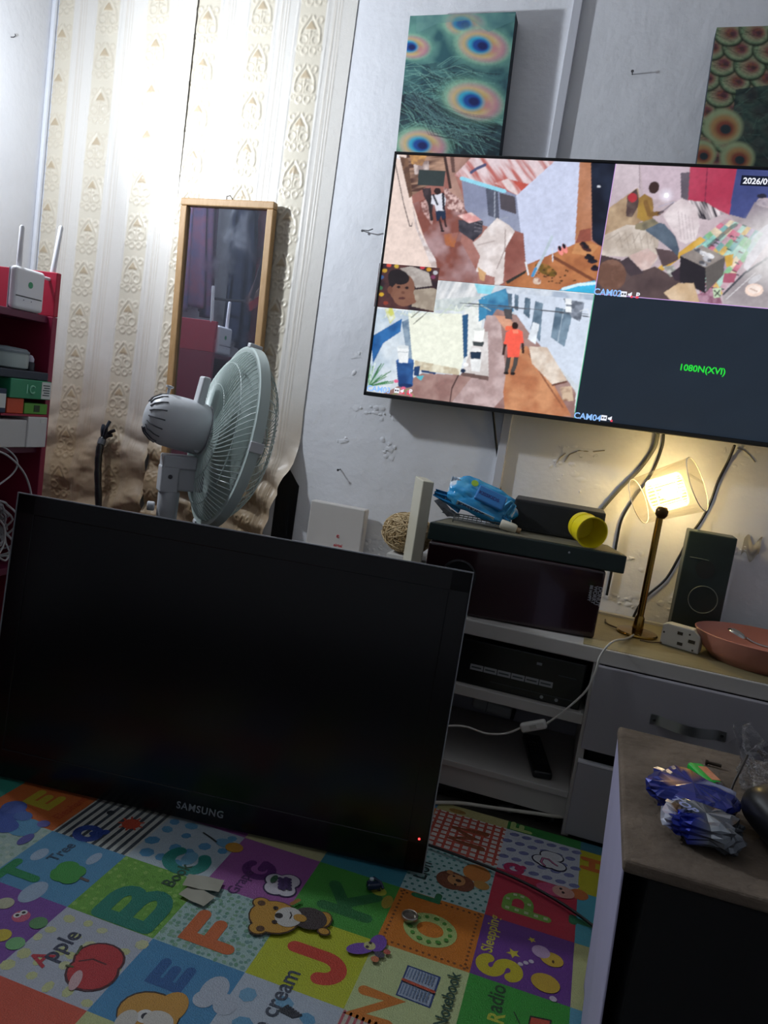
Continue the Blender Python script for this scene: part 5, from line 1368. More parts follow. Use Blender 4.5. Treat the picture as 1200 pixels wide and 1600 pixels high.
cable('loose_cable', pp, .0024, M_wcab, 'kinked end of white cable beside the black screen corner')
# red box standing on top and the router in front of it
o = MB().span(-1.615, SX1 + .012, SY1 - .016, SY1, ZT + .0005, P(60, 424, y=SY1).z).build('red_box', mat('bright_red_card', '#b0203c', .4), bevel=.002)
props(o, 'flat bright red folder box standing on edge behind the router on the shelf unit', 'box')
RX = SX1 + .004
rc = P(48, 448, x=RX); rt = thing('router', (RX - .012, rc.y, ZT), 'white router with two raised antennas on top of the red shelf unit', 'router')
M_rout = mat('router_white', '#e4e4ea', .35)
ry0, ry1 = P(23, 450, x=RX).y, P(71, 450, x=RX).y
rz0, rz1 = ZT + .001, P(50, 421, x=RX).z
RXb = RX - .024
# shelf edge overhang: router stands on the board edge
MB().span(RXb + .004, RX, ry0, ry1, rz0, rz1).build('router_body', M_rout, rt, bevel=.009, seg=4)
MB().span(RXb, RXb + .003, ry0 + .004, ry1 + .006, rz0, rz1 - .004).build('router_back', mat('router_grey', '#b9bac4', .4), rt, bevel=.001)
cy, cz = (ry0 + ry1) / 2, rz0 + (rz1 - rz0) * .62
MB().lathe([(.0075, 0), (.0075, .0006), (.0001, .0008)], frame_m((RX, cy, cz), (0, 1, 0), (0, 0, 1)), 20).build('round_emblem', mat('emblem_green', '#3f9a6e', .4), rt)
MB().span(RX, RX + .0006, ry0 + .005, ry1 - .010, rz0 + .030, rz0 + .0325).build('dark_line', mat('line_dark', '#2a2a30', .4), rt)
mb = MB()
for d in (.3, .55): mb.span(RX, RX + .0005, ry0 + (ry1 - ry0) * d, ry0 + (ry1 - ry0) * d + .003, rz0 + .022, rz0 + .0245)
mb.build('status_lights', mat('lamp_grey', '#9a98a8', .4), rt)
for (b0, tp, w) in (((28, 436), (35, 352), .0068), ((80, 440), (96, 353), .0068)):
    p0, p1 = P(*b0, x=RX - .014), P(*tp, x=RX - .014)
    MB().tube([p0, p0 + (p1 - p0) * .1, p0 + (p1 - p0) * .97, p1], [w, w, w * .85, w * .5], 8).build('antenna', M_rout, rt, smooth=50)
    MB().tube([Vector((RX - .014, min(max(p0.y, ry0 + .004), ry1 - .002), p0.z + .004)), p0 + Vector((0, 0, .004))], .0042, 10).build('antenna_joint', M_rout, rt, smooth=50)
# a bottle on top of the unit (shown in the mirror)
c = Vector((-1.655, 1.610, ZT + .0008))
t = thing('lotion_bottle', c, 'pale bottle with a purple cap on the shelf unit, shown in the mirror', 'bottle')
MB().lathe([(.0001, c.z), (.022, c.z), (.024, c.z + .004), (.024, c.z + .115), (.014, c.z + .132), (.012, c.z + .136)], Matrix.Translation((c.x, c.y, 0)), 24).build('bottle_body', mat('lotion_plastic', '#c9c3d6', .35), t, smooth=50)
MB().lathe([(.013, c.z + .134), (.014, c.z + .138), (.014, c.z + .160), (.0001, c.z + .162)], Matrix.Translation((c.x, c.y, 0)), 20).build('bottle_cap', mat('purple_cap', '#4d3a86', .35), t, smooth=40)
MB().lathe([(.0242, c.z + .03), (.0243, c.z + .09)], Matrix.Translation((c.x, c.y, 0)), 24).build('bottle_label', M_lab, t, smooth=50)

# clothes hanging on the side wall, seen only in the mirror
def garment(label, y, w, ztop, l, col, col2, seed, xoff):
    nu, nv = 40, 50; U, V = np.meshgrid(np.linspace(-.5, .5, nu), np.linspace(0, 1, nv))
    r = np.random.default_rng(seed); ph = r.random(4) * 6
    wid = w * (.45 + .75 * np.clip(V * 2.2, 0, 1) - .15 * V)
    Yp = y + U * wid + .02 * np.sin(V * 5 + ph[0]) * V
    Xp = XL + .045 + xoff + (.020 * np.sin(U * 22 + ph[1] + V * 1.5) + .012 * np.sin(U * 41 + ph[2])) * np.clip(V * 2, .2, 1) + .05 * np.exp(-(U * 3) ** 2) * V
    Zp = ztop - V * l - .10 * np.abs(U) * np.clip(1 - V * 3, 0, 1) - .015 * np.sin(U * 9 + ph[3]) * V
    o = grid_mesh('hanging_garment', np.stack([Xp, Yp, Zp], -1), None, mat('garment_%d' % seed, col, .85, col2=col2, vscale=14), None, label, 'clothing')
    sd = o.modifiers.new('thickness', 'SOLIDIFY'); sd.thickness = .004
    return o
garment('navy garment with reddish patches on the side wall, at the left edge of the mirror', 1.17, .22, 2.08, .90, '#2c3654', '#6a3644', 501, .0)
garment('black jacket hanging on the side wall, behind the splayed straps in the mirror', .78, .22, 2.08, 1.00, '#1c2230', '#38425c', 502, .0)
garment('dull red garment hanging on the side wall beside the jacket, shown in the mirror', .48, .22, 2.08, .95, '#a8465a', '#4a303e', 504, .0)
garment('slate blue sheet hanging on the side wall, at the right edge of the mirror', .18, .22, 2.08, 1.5, '#3f5270', '#54688a', 505, .0)
straps = thing('strap_bunch', (XL + .20, .92, 1.24), 'bunch of splayed brown and red cloth straps shown in the mirror', 'straps')
MB().tube([(XL + .001, .94, 1.27), (XL + .10, .94, 1.27), (XL + .205, .94, 1.275)], .006, 8).build('strap_peg', M_nail, straps, smooth=60)
for k, (y0_, y1_, z0_, z1_, col) in enumerate(((.93, .72, 1.28, 1.74, '#8f6f68'), (.93, .64, 1.27, 1.68, '#5f4a48'), (.94, .56, 1.26, 1.62, '#9a7c74'), (.94, .50, 1.25, 1.52, '#b8343c'), (.94, .82, 1.29, 1.76, '#4a3c44'))):
    a_, b_ = Vector((XL + .20 + .004 * k, y0_, z0_)), Vector((XL + .20 + .004 * k, y1_, z1_)); mid_ = (a_ + b_) / 2 + Vector((.012, 0, 0)); w_ = (b_ - a_).cross(Vector((1, 0, 0))).normalized() * .018
    mb = MB(); pts_ = smooth_path([a_, mid_, b_], 4); vs_ = []
    for p_ in pts_: vs_ += [p_ - w_, p_ + w_]
    mb.add(vs_, [(2 * i, 2 * i + 1, 2 * i + 3, 2 * i + 2) for i in range(len(pts_) - 1)])
    mb.build('strap', mat('strap_%d' % k, col, .7), straps).modifiers.new('thickness', 'SOLIDIFY').thickness = .003
rail = thing('clothes_rail', (XL + .02, .6, 2.08), 'row of wall hooks on a wooden rail holding the clothes', 'hook rail')
MB().span(XL + .001, XL + .016, -.05, 1.36, 2.06, 2.11).build('rail_board', mat('rail_wood', '#5a4030', .6), rail, bevel=.003)
for k in range(6):
    y = .05 + .24 * k
    MB().tube([(XL + .012, y, 2.085), (XL + .05, y, 2.08), (XL + .055, y, 2.10)], .004, 8).build('hook', M_nail, rail, smooth=50)

# ------------------------------------------------------------------ white television cabinet
CX0, CX1, CY0, CY1, CZ = -.800, .485, 1.727, 2.094, .450
CM0, CM1 = -.385, .060                        # open middle bay
M_cab = mat('white_laminate', '#b6b2ad', .42, var=.05, vscale=5)
M_cabd = mat('grey_white_front', '#97949a', .4, var=.05, vscale=4)
M_top = mat('wood_print_top', '#948a68', .38, col2='#807656', vscale=9, stretch=(2, 14, 1))
cab = thing('television_cabinet', ((CX0 + CX1) / 2, CY0, 0), 'long low white cabinet with open middle shelves under the wall television', 'cabinet')
MB().span(CX0, CX1, CY0, CY1, CZ - .036, CZ - .001).build('top_board', M_cab, cab, bevel=.003)
MB().span(.030, CX1 - .002, CY0 + .004, CY1 - .026, CZ - .0012, CZ).build('top_veneer', M_top, cab)
MB().span(CX0, CX1, CY1 - .024, CY1 - .004, CZ - .002, CZ + .006).build('rear_lip', M_cab, cab, bevel=.001)
for x in (CX0, CM0 - .016, CM1, CX1 - .016):
    MB().span(x, x + .016, CY0 + .004, CY1, 0, CZ - .0365).build('upright_panel', M_cab, cab, bevel=.001)
MB().span(CM0, CM1, CY0 + .012, CY1 - .012, .263, .288).build('middle_shelf', M_cab, cab, bevel=.002)
MB().span(CM0, CM1, CY0 + .008, CY1 - .012, .086, .102).build('bottom_shelf', M_cab, cab, bevel=.002)
MB().span(CM0, CM1, CY0 + .014, CY0 + .028, .036, .0855).build('plinth_board', M_cab, cab, bevel=.001)
MB().span(CX0 + .016, CX1 - .016, CY1 - .006, CY1, .0, CZ - .0365).build('back_panel', mat('cabinet_back', '#a9a9b2', .5, var=.06), cab)
def front_col(x0, x1):
    d = MB().span(x0, x1, CY0 - .014, CY0 + .002, .219, .412).build('drawer_front', M_cabd, cab, bevel=.002)
    MB().span(x0, x1, CY0 - .014, CY0 + .002, .014, .186).build('door', M_cabd, cab, bevel=.002)
    MB().span(x0, x1, CY0 - .0145, CY0 + .0015, .1862, .1905).build('door_edge', mat('pvc_edge', '#d2d2d8', .35), cab)
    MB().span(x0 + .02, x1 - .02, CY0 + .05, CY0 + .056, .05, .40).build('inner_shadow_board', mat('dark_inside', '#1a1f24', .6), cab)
    return d
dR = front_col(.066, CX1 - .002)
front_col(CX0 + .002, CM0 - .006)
# bowed metal handle
hp = []
for k in range(17):
    f = k / 16; hp.append((.196 + .154 * f, CY0 - .0155 - .020 * math.sin(math.pi * min(max((f - .12) / .76, 0), 1)), .3245 - .002 * f))
mb = MB(); vs = []; fs = []
for (x, y, z) in hp: vs += [(x, y, z + .011), (x, y - .0018, z + .011), (x, y - .0018, z - .011), (x, y, z - .011)]
for k in range(16):
    for j in range(4): fs.append((k * 4 + j, k * 4 + (j + 1) % 4, (k + 1) * 4 + (j + 1) % 4, (k + 1) * 4 + j))
fs += [(3, 2, 1, 0), (64, 65, 66, 67)]; mb.add(vs, fs)
for x in (.204, .342): mb.lathe([(.006, 0), (.006, .003)], frame_m((x, CY0 - .0142, .3245), (1, 0, 0), (0, 0, 1)), 12)
mb.build('handle', mat('brushed_steel', '#9a9da0', .3, metal=.85), dR, smooth=40)
for x in (.204, .342): MB().lathe([(.0035, 0), (.003, .0012), (.0001, .0015)], frame_m((x, CY0 - .0178, .324), (1, 0, 0), (0, 0, 1)), 12).build('handle_screw', mat('screw_black', '#202022', .4), dR)

# dark printed cloth under the cabinet
U, V = np.meshgrid(np.linspace(0, 1, 40), np.linspace(0, 1, 14))
pos = np.stack([CM0 + .02 + U * (CM1 - CM0 - .04), CY0 + .030 + V * .24, .002 + .018 * np.abs(np.sin(U * 17 + V * 5)) * (.4 + V)], -1)
cc = np.where((fbm(pos[..., 0], pos[..., 1], 26, 9) > .56)[..., None], np.array(lin('#8f9092')), np.array(lin('#0d0e10')))
grid_mesh('floor_cloth', pos, cc, mat('printed_cloth', '#ffffff', .9, attr=True), None, 'crumpled black and white cloth under the white cabinet', 'cloth')
cable('floor_cable', [P(676, 1254, z=.016), P(720, 1255, z=.016), P(770, 1262, z=.017), P(830, 1270, z=.030), P(884, 1276, z=.036), P(884, 1276, z=.036) + Vector((.03, .06, 0))], .0045, mat('cream_cable', '#bdb8ac', .5), 'thick cream cable along the mat edge under the cabinet')

# ------------------------------------------------------------------ amplifier on the middle shelf
t = thing('disc_player', (-.12, 1.76, .289), 'black media player with a strip of white stickers on the middle shelf', 'media player')
MB().span(-.330, .048, CY0 + .028, CY0 + .27, .2885, .396).build('player_body', mat('player_black', '#0b0c0f', .3), t, bevel=.003)
yf = CY0 + .028
px0, px1 = P(735, 1040, y=yf), P(865, 1070, y=yf)
M_stk = mat('sticker_white', '#9a9ca0', .5)
for k in range(6):
    x = px0.x + (px1.x - px0.x) * k / 6; z = px0.z - .004
    o = MB().span(x, x + (px1.x - px0.x) / 6 - .002, yf - .0006, yf - .0001, z - .004, z + .0095).build('sticker', M_stk, t)
    mb = MB(); mb.span(x + .003, x + (px1.x - px0.x) / 6 - .006, yf - .0009, yf - .0006, z + .001, z + .0045); mb.build('sticker_print', M_ink, o)
MB().span(-.16, .035, yf - .0008, yf - .0001, .306, .3075).build('front_groove', mat('groove_grey', '#3a3d44', .4), t)
for (px, py) in ((846, 1089), (869, 1094)):
    c = P(px, py, y=yf); MB().lathe([(.004, 0), (.004, .0012), (.0022, .0012), (.002, .0002), (.0001, .0002)], frame_m(c, (1, 0, 0), (0, 0, 1)), 16).build('socket', M_stk, t)
MB().span(-.062, -.050, yf - .0006, yf - .0001, .372, .378).build('indicator', mat('pale_print', '#8a8f98', .4), t)
MB().span(-.01, .03, yf - .0006, yf - .0001, .358, .3592).build('display_line', mat('pale_print2', '#4a4f58', .4), t)

# things in the lower bay
zb = .1022
c = P(770, 1108, z=zb + .035); c0 = Vector((-.135, 1.97, zb))
t = thing('pale_handset', (c0.x, c0.y, zb), 'pale grey handset fixed to the back of the lower bay of the cabinet', 'handset')
Rh = Matrix.Rotation(math.radians(-8), 3, 'Y') @ Matrix.Rotation(math.radians(55), 3, 'X')
hc_ = P(768, 1108, y=2.060); hc_.y = 2.0755; Rh = Matrix.Rotation(math.radians(5), 3, 'Y')
MB().box(hc_, (.112, .022, .034), Rh).build('handset_body', mat('pale_handset', '#c3c6c4', .45), t, bevel=.010, seg=3)
MB().box(hc_ + Rh @ Vector((.059, 0, 0)), (.010, .016, .030), Rh).build('handset_cap', mat('dark_rubber', '#24262a', .5), t, bevel=.003)
MB().box(hc_ + Rh @ Vector((-.014, -.0112, 0)), (.002, .001, .030), Rh).build('handset_seam', mat('seam_grey', '#7d807e', .5), t)
a, b = P(830, 1150, z=zb + .012), P(848, 1212, z=zb + .012)
b.y = max(b.y, CY0 + .035); d = (b - a); d.z = 0; L_ = d.length; d.normalize()
t = thing('remote_control', ((a.x + b.x) / 2, (a.y + b.y) / 2, zb), 'long black remote control lying on the lower shelf', 'remote control')
Rr = Matrix((d.cross(Vector((0, 0, 1))), d, Vector((0, 0, 1)))).transposed()
mc_ = (a + b) / 2; mc_.z = zb + .0095
rb_ = MB().box(mc_, (.046, L_, .018), Rr).build('remote_body', mat('remote_black', '#131417', .35), t, bevel=.006, seg=3)
MB().box(mc_ + d * (L_ / 2 - .004), (.040, .006, .012), Rr).build('end_trim', mat('remote_silver', '#8f9298', .3, metal=.5), t, bevel=.002)
for i in range(3):
    for j in range(7):
        MB().box(mc_ + Vector((0, 0, .0092)) + Rr @ Vector(((i - 1) * .012, (j - 3) * .019, 0)), (.007, .008, .002), Rr).build('button', mat('button_grey', '#3a3c42', .5), rb_)
# white cable with an in-line switch
M_wc = mat('lamp_cable', '#c4c1ba', .45)
sw = P(834, 1132, y=CY0 + .000)
t = thing('cable_switch', sw, 'white in-line switch hanging on the lamp cable in front of the shelf', 'switch')
dsw = Vector((.9, 0, .42)).normalized()
Rs = Matrix((dsw, Vector((0, 1, 0)), dsw.cross(Vector((0, 1, 0))))).transposed()
MB().box(sw + Vector((0, -.008, 0)), (.060, .016, .022), Rs).build('switch_body', mat('switch_white', '#c6c3bd', .4), t, bevel=.006, seg=3)
MB().box(sw + Vector((0, -.0165, .0)), (.016, .003, .010), Rs).build('rocker', mat('rocker_white', '#aaa79f', .4), t, bevel=.001)
MB().tube(smooth_path([sw + Vector((.028, -.008, .013)), P(880, 1112, y=CY0 - .012), P(915, 1080, y=CY0 - .018), P(930, 1050, y=CY0 - .020), P(938, 1025, y=CY0 - .018), P(955, 1010, y=CY0 - .006) + Vector((0, 0, .010)), P(978, 998, z=CZ + .006), P(990, 992, z=CZ + .006)], 6), .0024, 8).build('cable', M_wc, t, smooth=60)
MB().tube(smooth_path([sw + Vector((-.028, -.008, -.013)), P(790, 1146, y=CY0 - .008), P(760, 1146, y=CY0 - .004), P(730, 1136, y=CY0 - .004), P(705, 1134, y=CY0 - .010), P(670, 1138, y=CY0 - .02), P(640, 1150, y=CY0 - .03)], 6), .0024, 8).build('cable', M_wc, t, smooth=60)

# ------------------------------------------------------------------ on the cabinet top, from left to right
ZC0 = CZ + .0006
# white router standing by the wall
a, b = P(486, 781, y=2.050), P(572, 797, y=2.050)
t = thing('white_router', ((a.x + b.x) / 2, 2.06, CZ), 'flat white router box with red lettering standing by the wall', 'router')
MB().span(a.x, b.x, 2.050, 2.084, ZC0, (a.z + b.z) / 2).build('router_case', mat('router_case_white', '#c9c4c0', .4), t, bevel=.004)
M_redp = mat('red_print', '#c8303c', .4)
c = P(521, 853, y=2.0496); lettering('airtel', .0125, frame_m(c, (1, 0, 0), (0, 0, 1)), M_redp, t, name='maker_lettering', bold=.0003)
c = P(528, 838, y=2.0494)
MB().tube([c + Vector((.0035 * math.cos(w) * (1 + .25 * (w > 4)), 0, .0035 * math.sin(w))) for w in (math.pi * (.1 + 1.7 * k / 10) for k in range(11))], .0011, 6).build('emblem', M_redp, t, smooth=60)
# small white carton and the straw bundle on it
o = MB().span(-.505, -.395, 1.955, 2.06, ZC0, .520).build('small_carton', mat('white_card_c', '#c9c7c4', .55), bevel=.002); props(o, 'small white carton under the straw bundle', 'box')
cs = Vector((-.466, 1.996, .576))
st = thing('straw_bundle', (cs.x, cs.y, .520), 'oval bundle of tangled straw wedged beside the upright white panel', 'straw bundle')
M_straw = mat('straw', '#d8c29a', .7, col2='#b89c70', vscale=60)
E1 = (.066, .046, .052)
mbs = MB(); mbs.lathe([(.0001, -.9)] + [(math.cos(math.radians(k)) * .9, math.sin(math.radians(k)) * .9) for k in range(-80, 81, 10)] + [(.0001, .9)], Matrix.Translation(cs) @ Matrix.Diagonal((E1[0], E1[1], E1[2], 1)), 24)
mbs.build('straw_core', mat('straw_dark', '#a88c64', .8), st, smooth=80)
mb = MB(); rr = random.Random(5)
for k in range(420):
    n = Vector((rr.gauss(0, 1), rr.gauss(0, 1), rr.gauss(0, 1))).normalized(); u = n.orthogonal().normalized(); v = n.cross(u); a0 = rr.uniform(0, 6.28); ln = rr.uniform(.7, 2.2); f = rr.uniform(.98, 1.10)
    mb.tube([cs + Vector(((u.x * math.cos(a0 + ln * q / 6) + v.x * math.sin(a0 + ln * q / 6)) * E1[0] * f, (u.y * math.cos(a0 + ln * q / 6) + v.y * math.sin(a0 + ln * q / 6)) * E1[1] * f, (u.z * math.cos(a0 + ln * q / 6) + v.z * math.sin(a0 + ln * q / 6)) * E1[2] * f)) for q in range(7)], .0012, 3, cap=False)
o = mb.build('straw_strands', M_straw, st); o['kind'] = 'stuff'
# upright white panel
p0, p1 = P(661, 751, y=1.85), P(678, 753, y=1.85); p2 = P(650, 739, y=1.95)
dv = Vector((p2.x - p0.x, .1, 0)); wv = Vector((p1.x - p0.x, 0, 0))
t = thing('upright_panel_box', (p0.x, 1.9, CZ), 'narrow upright white box standing on the cabinet beside the straw bundle', 'box')
MB().prism([(0, 0), (wv.x, .006), (wv.x + dv.x, dv.y + .006), (dv.x, dv.y)], Matrix.Translation((p0.x, 1.85, ZC0)), p0.z - ZC0).build('box_shell', mat('ivory_plastic', '#c3beac', .4), t, bevel=.0025)
nrm = Vector((-dv.y, dv.x, 0)).normalized()
# subwoofer / amplifier lying on its side, and the slim player on top of it
yaw = math.radians(7.5); Ry = Matrix.Rotation(yaw, 3, 'Z')
sa, sb = Vector((-.352, 1.736, 0)), Vector((.052, 1.736 + .404 * math.tan(yaw), 0))
sl = (sb - sa).length; sd_ = (sb - sa).normalized(); sn = Vector((-sd_.y, sd_.x, 0))
t = thing('subwoofer', (sa + sd_ * sl / 2 + sn * .1 + Vector((0, 0, CZ))), 'dark maroon glossy subwoofer box lying on the cabinet top', 'speaker')
sc_ = sa + sd_ * sl / 2 + sn * .125; sc_.z = ZC0 + .0795
M_mar = mat('maroon_gloss', '#2a1219', .16, spec=.5, coat=.4, var=.25, vscale=3)
MB().box(sc_, (sl, .25, .159), Ry).build('cabinet_box', M_mar, t, bevel=.006, seg=3)
def on_front(px, py, lift=0.0):
    r0 = Vector(RW @ np.array([(px - 600) / FPX, (py - 800) / FPX, 1.0])); p = sa - sn * lift
    return Vector(EYE) + r0 * ((p - Vector(EYE)).dot(sn) / r0.dot(sn))
c = on_front(716, 901, .0004)
MB().lathe([(.041, 0), (.041, .004), (.037, .005), (.035, .001), (.033, -.0002), (.0001, -.0002)], frame_m(c, sd_, (0, 0, 1)), 40).build('port_ring', mat('port_black', '#0c0c0f', .3), t, smooth=40)
c = on_front(933, 931, .0006)
for k, (w_, sz, dx) in enumerate((('DONUT', .0125, .004), ('WORRY', .0115, -.006), ('BE HAPPY', .0085, -.0150))):
    o_ = on_front(931, 928, .0006) + sd_ * dx + Vector((0, 0, .018))
    lettering(w_, sz, frame_m(o_, (0, 0, -1), sd_), mat('sticker_print', '#8f8f96', .4), t, name='sticker_lettering', bold=.0006)
# slim dark player
ba, bb = P(672, 811, y=1.752), P(981, 867, y=1.752 + .45 * math.tan(yaw * .7))
bd = (bb - ba); bd.z = 0; bl = bd.length; bd.normalize(); bn = Vector((-bd.y, bd.x, 0))
zb0 = sc_.z + .0797
t = thing('slim_player', (ba + bd * bl / 2 + bn * .05).to_2d().to_3d() + Vector((0, 0, zb0)), 'slim black-green player lying across the maroon subwoofer', 'media player')
Mbar = frame_m((ba.x, ba.y, zb0 + .0008), bd, bn)
outl = [(0, 0), (bl, 0), (bl - .030, .135), (.030, .135)]
MB().prism(outl, Mbar, .042).build('player_case', mat('green_black', '#1a2b29', .38, var=.15, vscale=6), t, bevel=.003)
MB().prism([(.012, .010), (bl - .012, .010), (bl - .036, .128), (.036, .128)], frame_m((ba.x, ba.y, zb0 + .0429), bd, bn), .0006).build('dusty_lid', mat('dusty_lid', '#6f6a58', .75, var=.3, vscale=18), t)
c = ba + bd * (bl * .72) - bn * .0004; c.z = zb0 + .028
MB().lathe([(.0025, 0), (.002, .0008), (.0001, .001)], frame_m(c, bd, (0, 0, 1)), 12).build('front_light', M_stk, t)
zbar = zb0 + .0438
# black speaker box
pa = P(806, 830, y=1.868)
k0, k1 = Vector((-.186, 1.872, 0)), Vector((.030, 1.884, 0)); kd = (k1 - k0).normalized(); kn_ = Vector((-kd.y, kd.x, 0)); kl = (k1 - k0).length
t = thing('black_speaker', (k0 + kd * kl / 2).to_2d().to_3d() + Vector((0, 0, zbar)), 'black box speaker lying on the slim player behind the yellow cup', 'speaker')
ctr = k0 + kd * kl / 2 + kn_ * .062; ctr.z = zbar + .0385
# rests on the player at the front and on the subwoofer lid behind
MB().box(ctr, (kl, .106, .076), Matrix.Rotation(math.atan2(kd.y, kd.x), 3, 'Z')).build('speaker_case', mat('speaker_black_vinyl', '#2a2c2f', .5, var=.2, vscale=12), t, bevel=.003)
MB().box(ctr - kn_ * .0535, (kl - .012, .002, .064), Matrix.Rotation(math.atan2(kd.y, kd.x), 3, 'Z')).build('grille_cloth', mat('grille_cloth', '#26282b', .9, bump=.4, bscale=800), t)
# yellow cup lying on its side
ca = Vector((-.010, 1.838, zbar + .0385)); ax = Vector((.42, -.86, -.10)).normalized()
t = thing('yellow_cup', (ca.x, ca.y, zbar), 'bright yellow plastic cup lying on its side on the slim player', 'cup')
Mc = frame_m(ca, ax.orthogonal(), ax.cross(ax.orthogonal()))
if (Mc.to_3x3() @ Vector((0, 0, 1))).dot(ax) < 0: Mc = frame_m(ca, ax.cross(ax.orthogonal()), ax.orthogonal())
M_yel = mat('yellow_plastic', '#f0dc1c', .35)
MB().lathe([(r_ * 1.18, h_ * 1.0) for r_, h_ in ((.0001, -.030), (.026, -.030), (.0275, -.028), (.0305, .032), (.032, .034), (.032, .036), (.0295, .036), (.0285, .030), (.0260, -.026), (.0001, -.027))], Mc, 40).build('cup_body', M_yel, t, smooth=45)
MB().tube([Mc @ Vector((.0342 * math.cos(w), .0342 * math.sin(w), -.008)) for w in (2 * math.pi * k / 32 for k in range(33))], .0012, 6, cap=False).build('cup_ring', M_yel, t, smooth=60)
# wet wipes pack
wp = P(738, 800, y=1.86)
t = thing('wet_wipes_pack', (wp.x, 1.87, zbar), 'crumpled blue wet wipes pack with a lid on the slim player', 'wipes pack')
def wipecol(x, y, z):
    c = np.ones(x.shape + (3,)) * np.array(lin('#2a96d0')); n = fbm(x + 3, y + 3, 3, 4)
    c = np.where((n > .60)[..., None], np.array(lin('#46a8d8')), c); c = np.where(((np.abs(x) > .86) & (n > .4))[..., None], np.array(lin('#d4dee8')), c)
    return c
Rw = Matrix.Rotation(math.radians(6), 4, 'Z') @ Matrix.Rotation(math.radians(16), 4, 'Y') @ Matrix.Rotation(math.radians(48), 4, 'X')
wc = Vector((-.262, 1.872, zbar + .058))
M_wipe = mat('wipe_film', '#ffffff', .25, attr=True, spec=.6)
crumple('film_bag', wc, (.178, .092, .044), Rw, M_wipe, wipecol, t, seed=12, amp=.10, scale=3.4)
Rl = Rw.to_3x3()
lidc = wc + Rl @ Vector((.014, -.006, .0300))
MB().box(lidc, (.074, .044, .009), Rl).build('lid', mat('lid_blue', '#2a72b4', .3), t, bevel=.004, seg=3)
lettering('KISSKIDS', .0135, frame_m(lidc + Rl @ Vector((-.032, -.005, .0049)), Rl @ Vector((1, 0, 0)), Rl @ Vector((0, 1, 0))), mat('navy_print', '#1b2f74', .4), t, bold=.0005)
pf = wc + Rl @ Vector((-.052, -.042, .012))
MB().box(pf + Rl @ Vector((.045, -.0030, -.003)), (.098, .0012, .019), Rl).build('white_band', mat('white_film', '#bfe0ee', .3), t)
lettering('KISSKIDS', .0175, frame_m(pf + Rl @ Vector((.0, -.0040, -.008)), Rl @ Vector((1, 0, 0)), Rl @ Vector((0, 0, 1))), mat('navy_print', '#1b2f74', .4), t, bold=.0006)
dk = wc + Rl @ Vector((-.036, .016, .0275))
MB().lathe([(.009, 0), (.009, .001), (.0001, .0012)], frame_m(dk, Rl @ Vector((1, 0, 0)), Rl @ Vector((0, 1, 0))), 18).build('green_badge', mat('lime_badge', '#9fc43a', .4), t)
def tail(p, q, w, name, m):
    U, V = np.meshgrid(np.linspace(-.5, .5, 10), np.linspace(0, 1, 12)); dd = q - p; sdv = dd.cross(Vector((0, -1, 0))).normalized()
    pos = np.array(p) + V[..., None] * np.array(dd) + (U * w * (1 - .55 * V))[..., None] * np.array(sdv); pos[..., 1] += .006 * np.sin(U * 14 + V * 4)
    o = grid_mesh(name, pos, None, m, t); sdm = o.modifiers.new('thickness', 'SOLIDIFY'); sdm.thickness = .001
tail(P(706, 782, y=1.865), P(711, 745, y=1.865), .034, 'film_tail', mat('white_film_tail', '#c6d8ea', .3))
tail(P(722, 790, y=1.862), P(679, 769, y=1.862), .040, 'film_tail', mat('blue_film_tail', '#1f7fb8', .25))
tail(P(778, 806, y=1.85), P(803, 786, y=1.85), .042, 'film_tail', mat('blue_film_tail2', '#4fa6d4', .25))
tail(P(784, 808, y=1.846), P(799, 828, y=1.846), .030, 'film_tail', mat('blue_film_tail', '#1f7fb8', .25))
# small wire rack and a pale tube in front of the pack
t = thing('wire_rack', (-.27, 1.80, zbar), 'small flat grid of dark wires lying in front of the wipes pack', 'wire rack')
g0 = Vector((-.318, 1.812, zbar + .006)); gu = (bd * .112); gv = Vector((bn.x * .030, bn.y * .030, .012))
for k in range(11): MB().tube([g0 + gu * (k / 10), g0 + gu * (k / 10) + gv], .0010, 5).build('cross_wire', mat('rack_wire', '#5d605e', .4, metal=.6), t)
for k in range(4): MB().tube([g0 + gv * (k / 3), g0 + gu + gv * (k / 3)], .0015, 5).build('long_wire', mat('rack_wire', '#5d605e', .4, metal=.6), t)
for q in (0, 1): MB().tube([g0 + gu * q, Vector((g0.x + gu.x * q, g0.y + gu.y * q, zbar + .0002))], .0015, 5).build('foot_wire', mat('rack_wire', '#5d605e', .4, metal=.6), t)
tp = Vector((-.186, 1.826, zbar + .012)); td = Vector((.82, .05, -.16)).normalized()
t = thing('cream_tube', (tp.x, tp.y, zbar), 'short cream coloured tube beside the wire rack', 'tube')
Mt = frame_m(tp - td * .020, td.orthogonal(), td.cross(td.orthogonal()))
if (Mt.to_3x3() @ Vector((0, 0, 1))).dot(td) < 0: Mt = frame_m(tp - td * .020, td.cross(td.orthogonal()), td.orthogonal())
MB().lathe([(.0001, 0), (.010, 0), (.0115, .003), (.0115, .034), (.009, .040), (.0001, .041)], Mt, 20).build('tube_body', mat('cream_plastic', '#cfcab8', .4), t, smooth=45)
MB().lathe([(.006, .0405), (.006, .050), (.0001, .051)], Mt, 16).build('tube_cap', mat('tan_cap', '#a88d6a', .4), t, smooth=40)
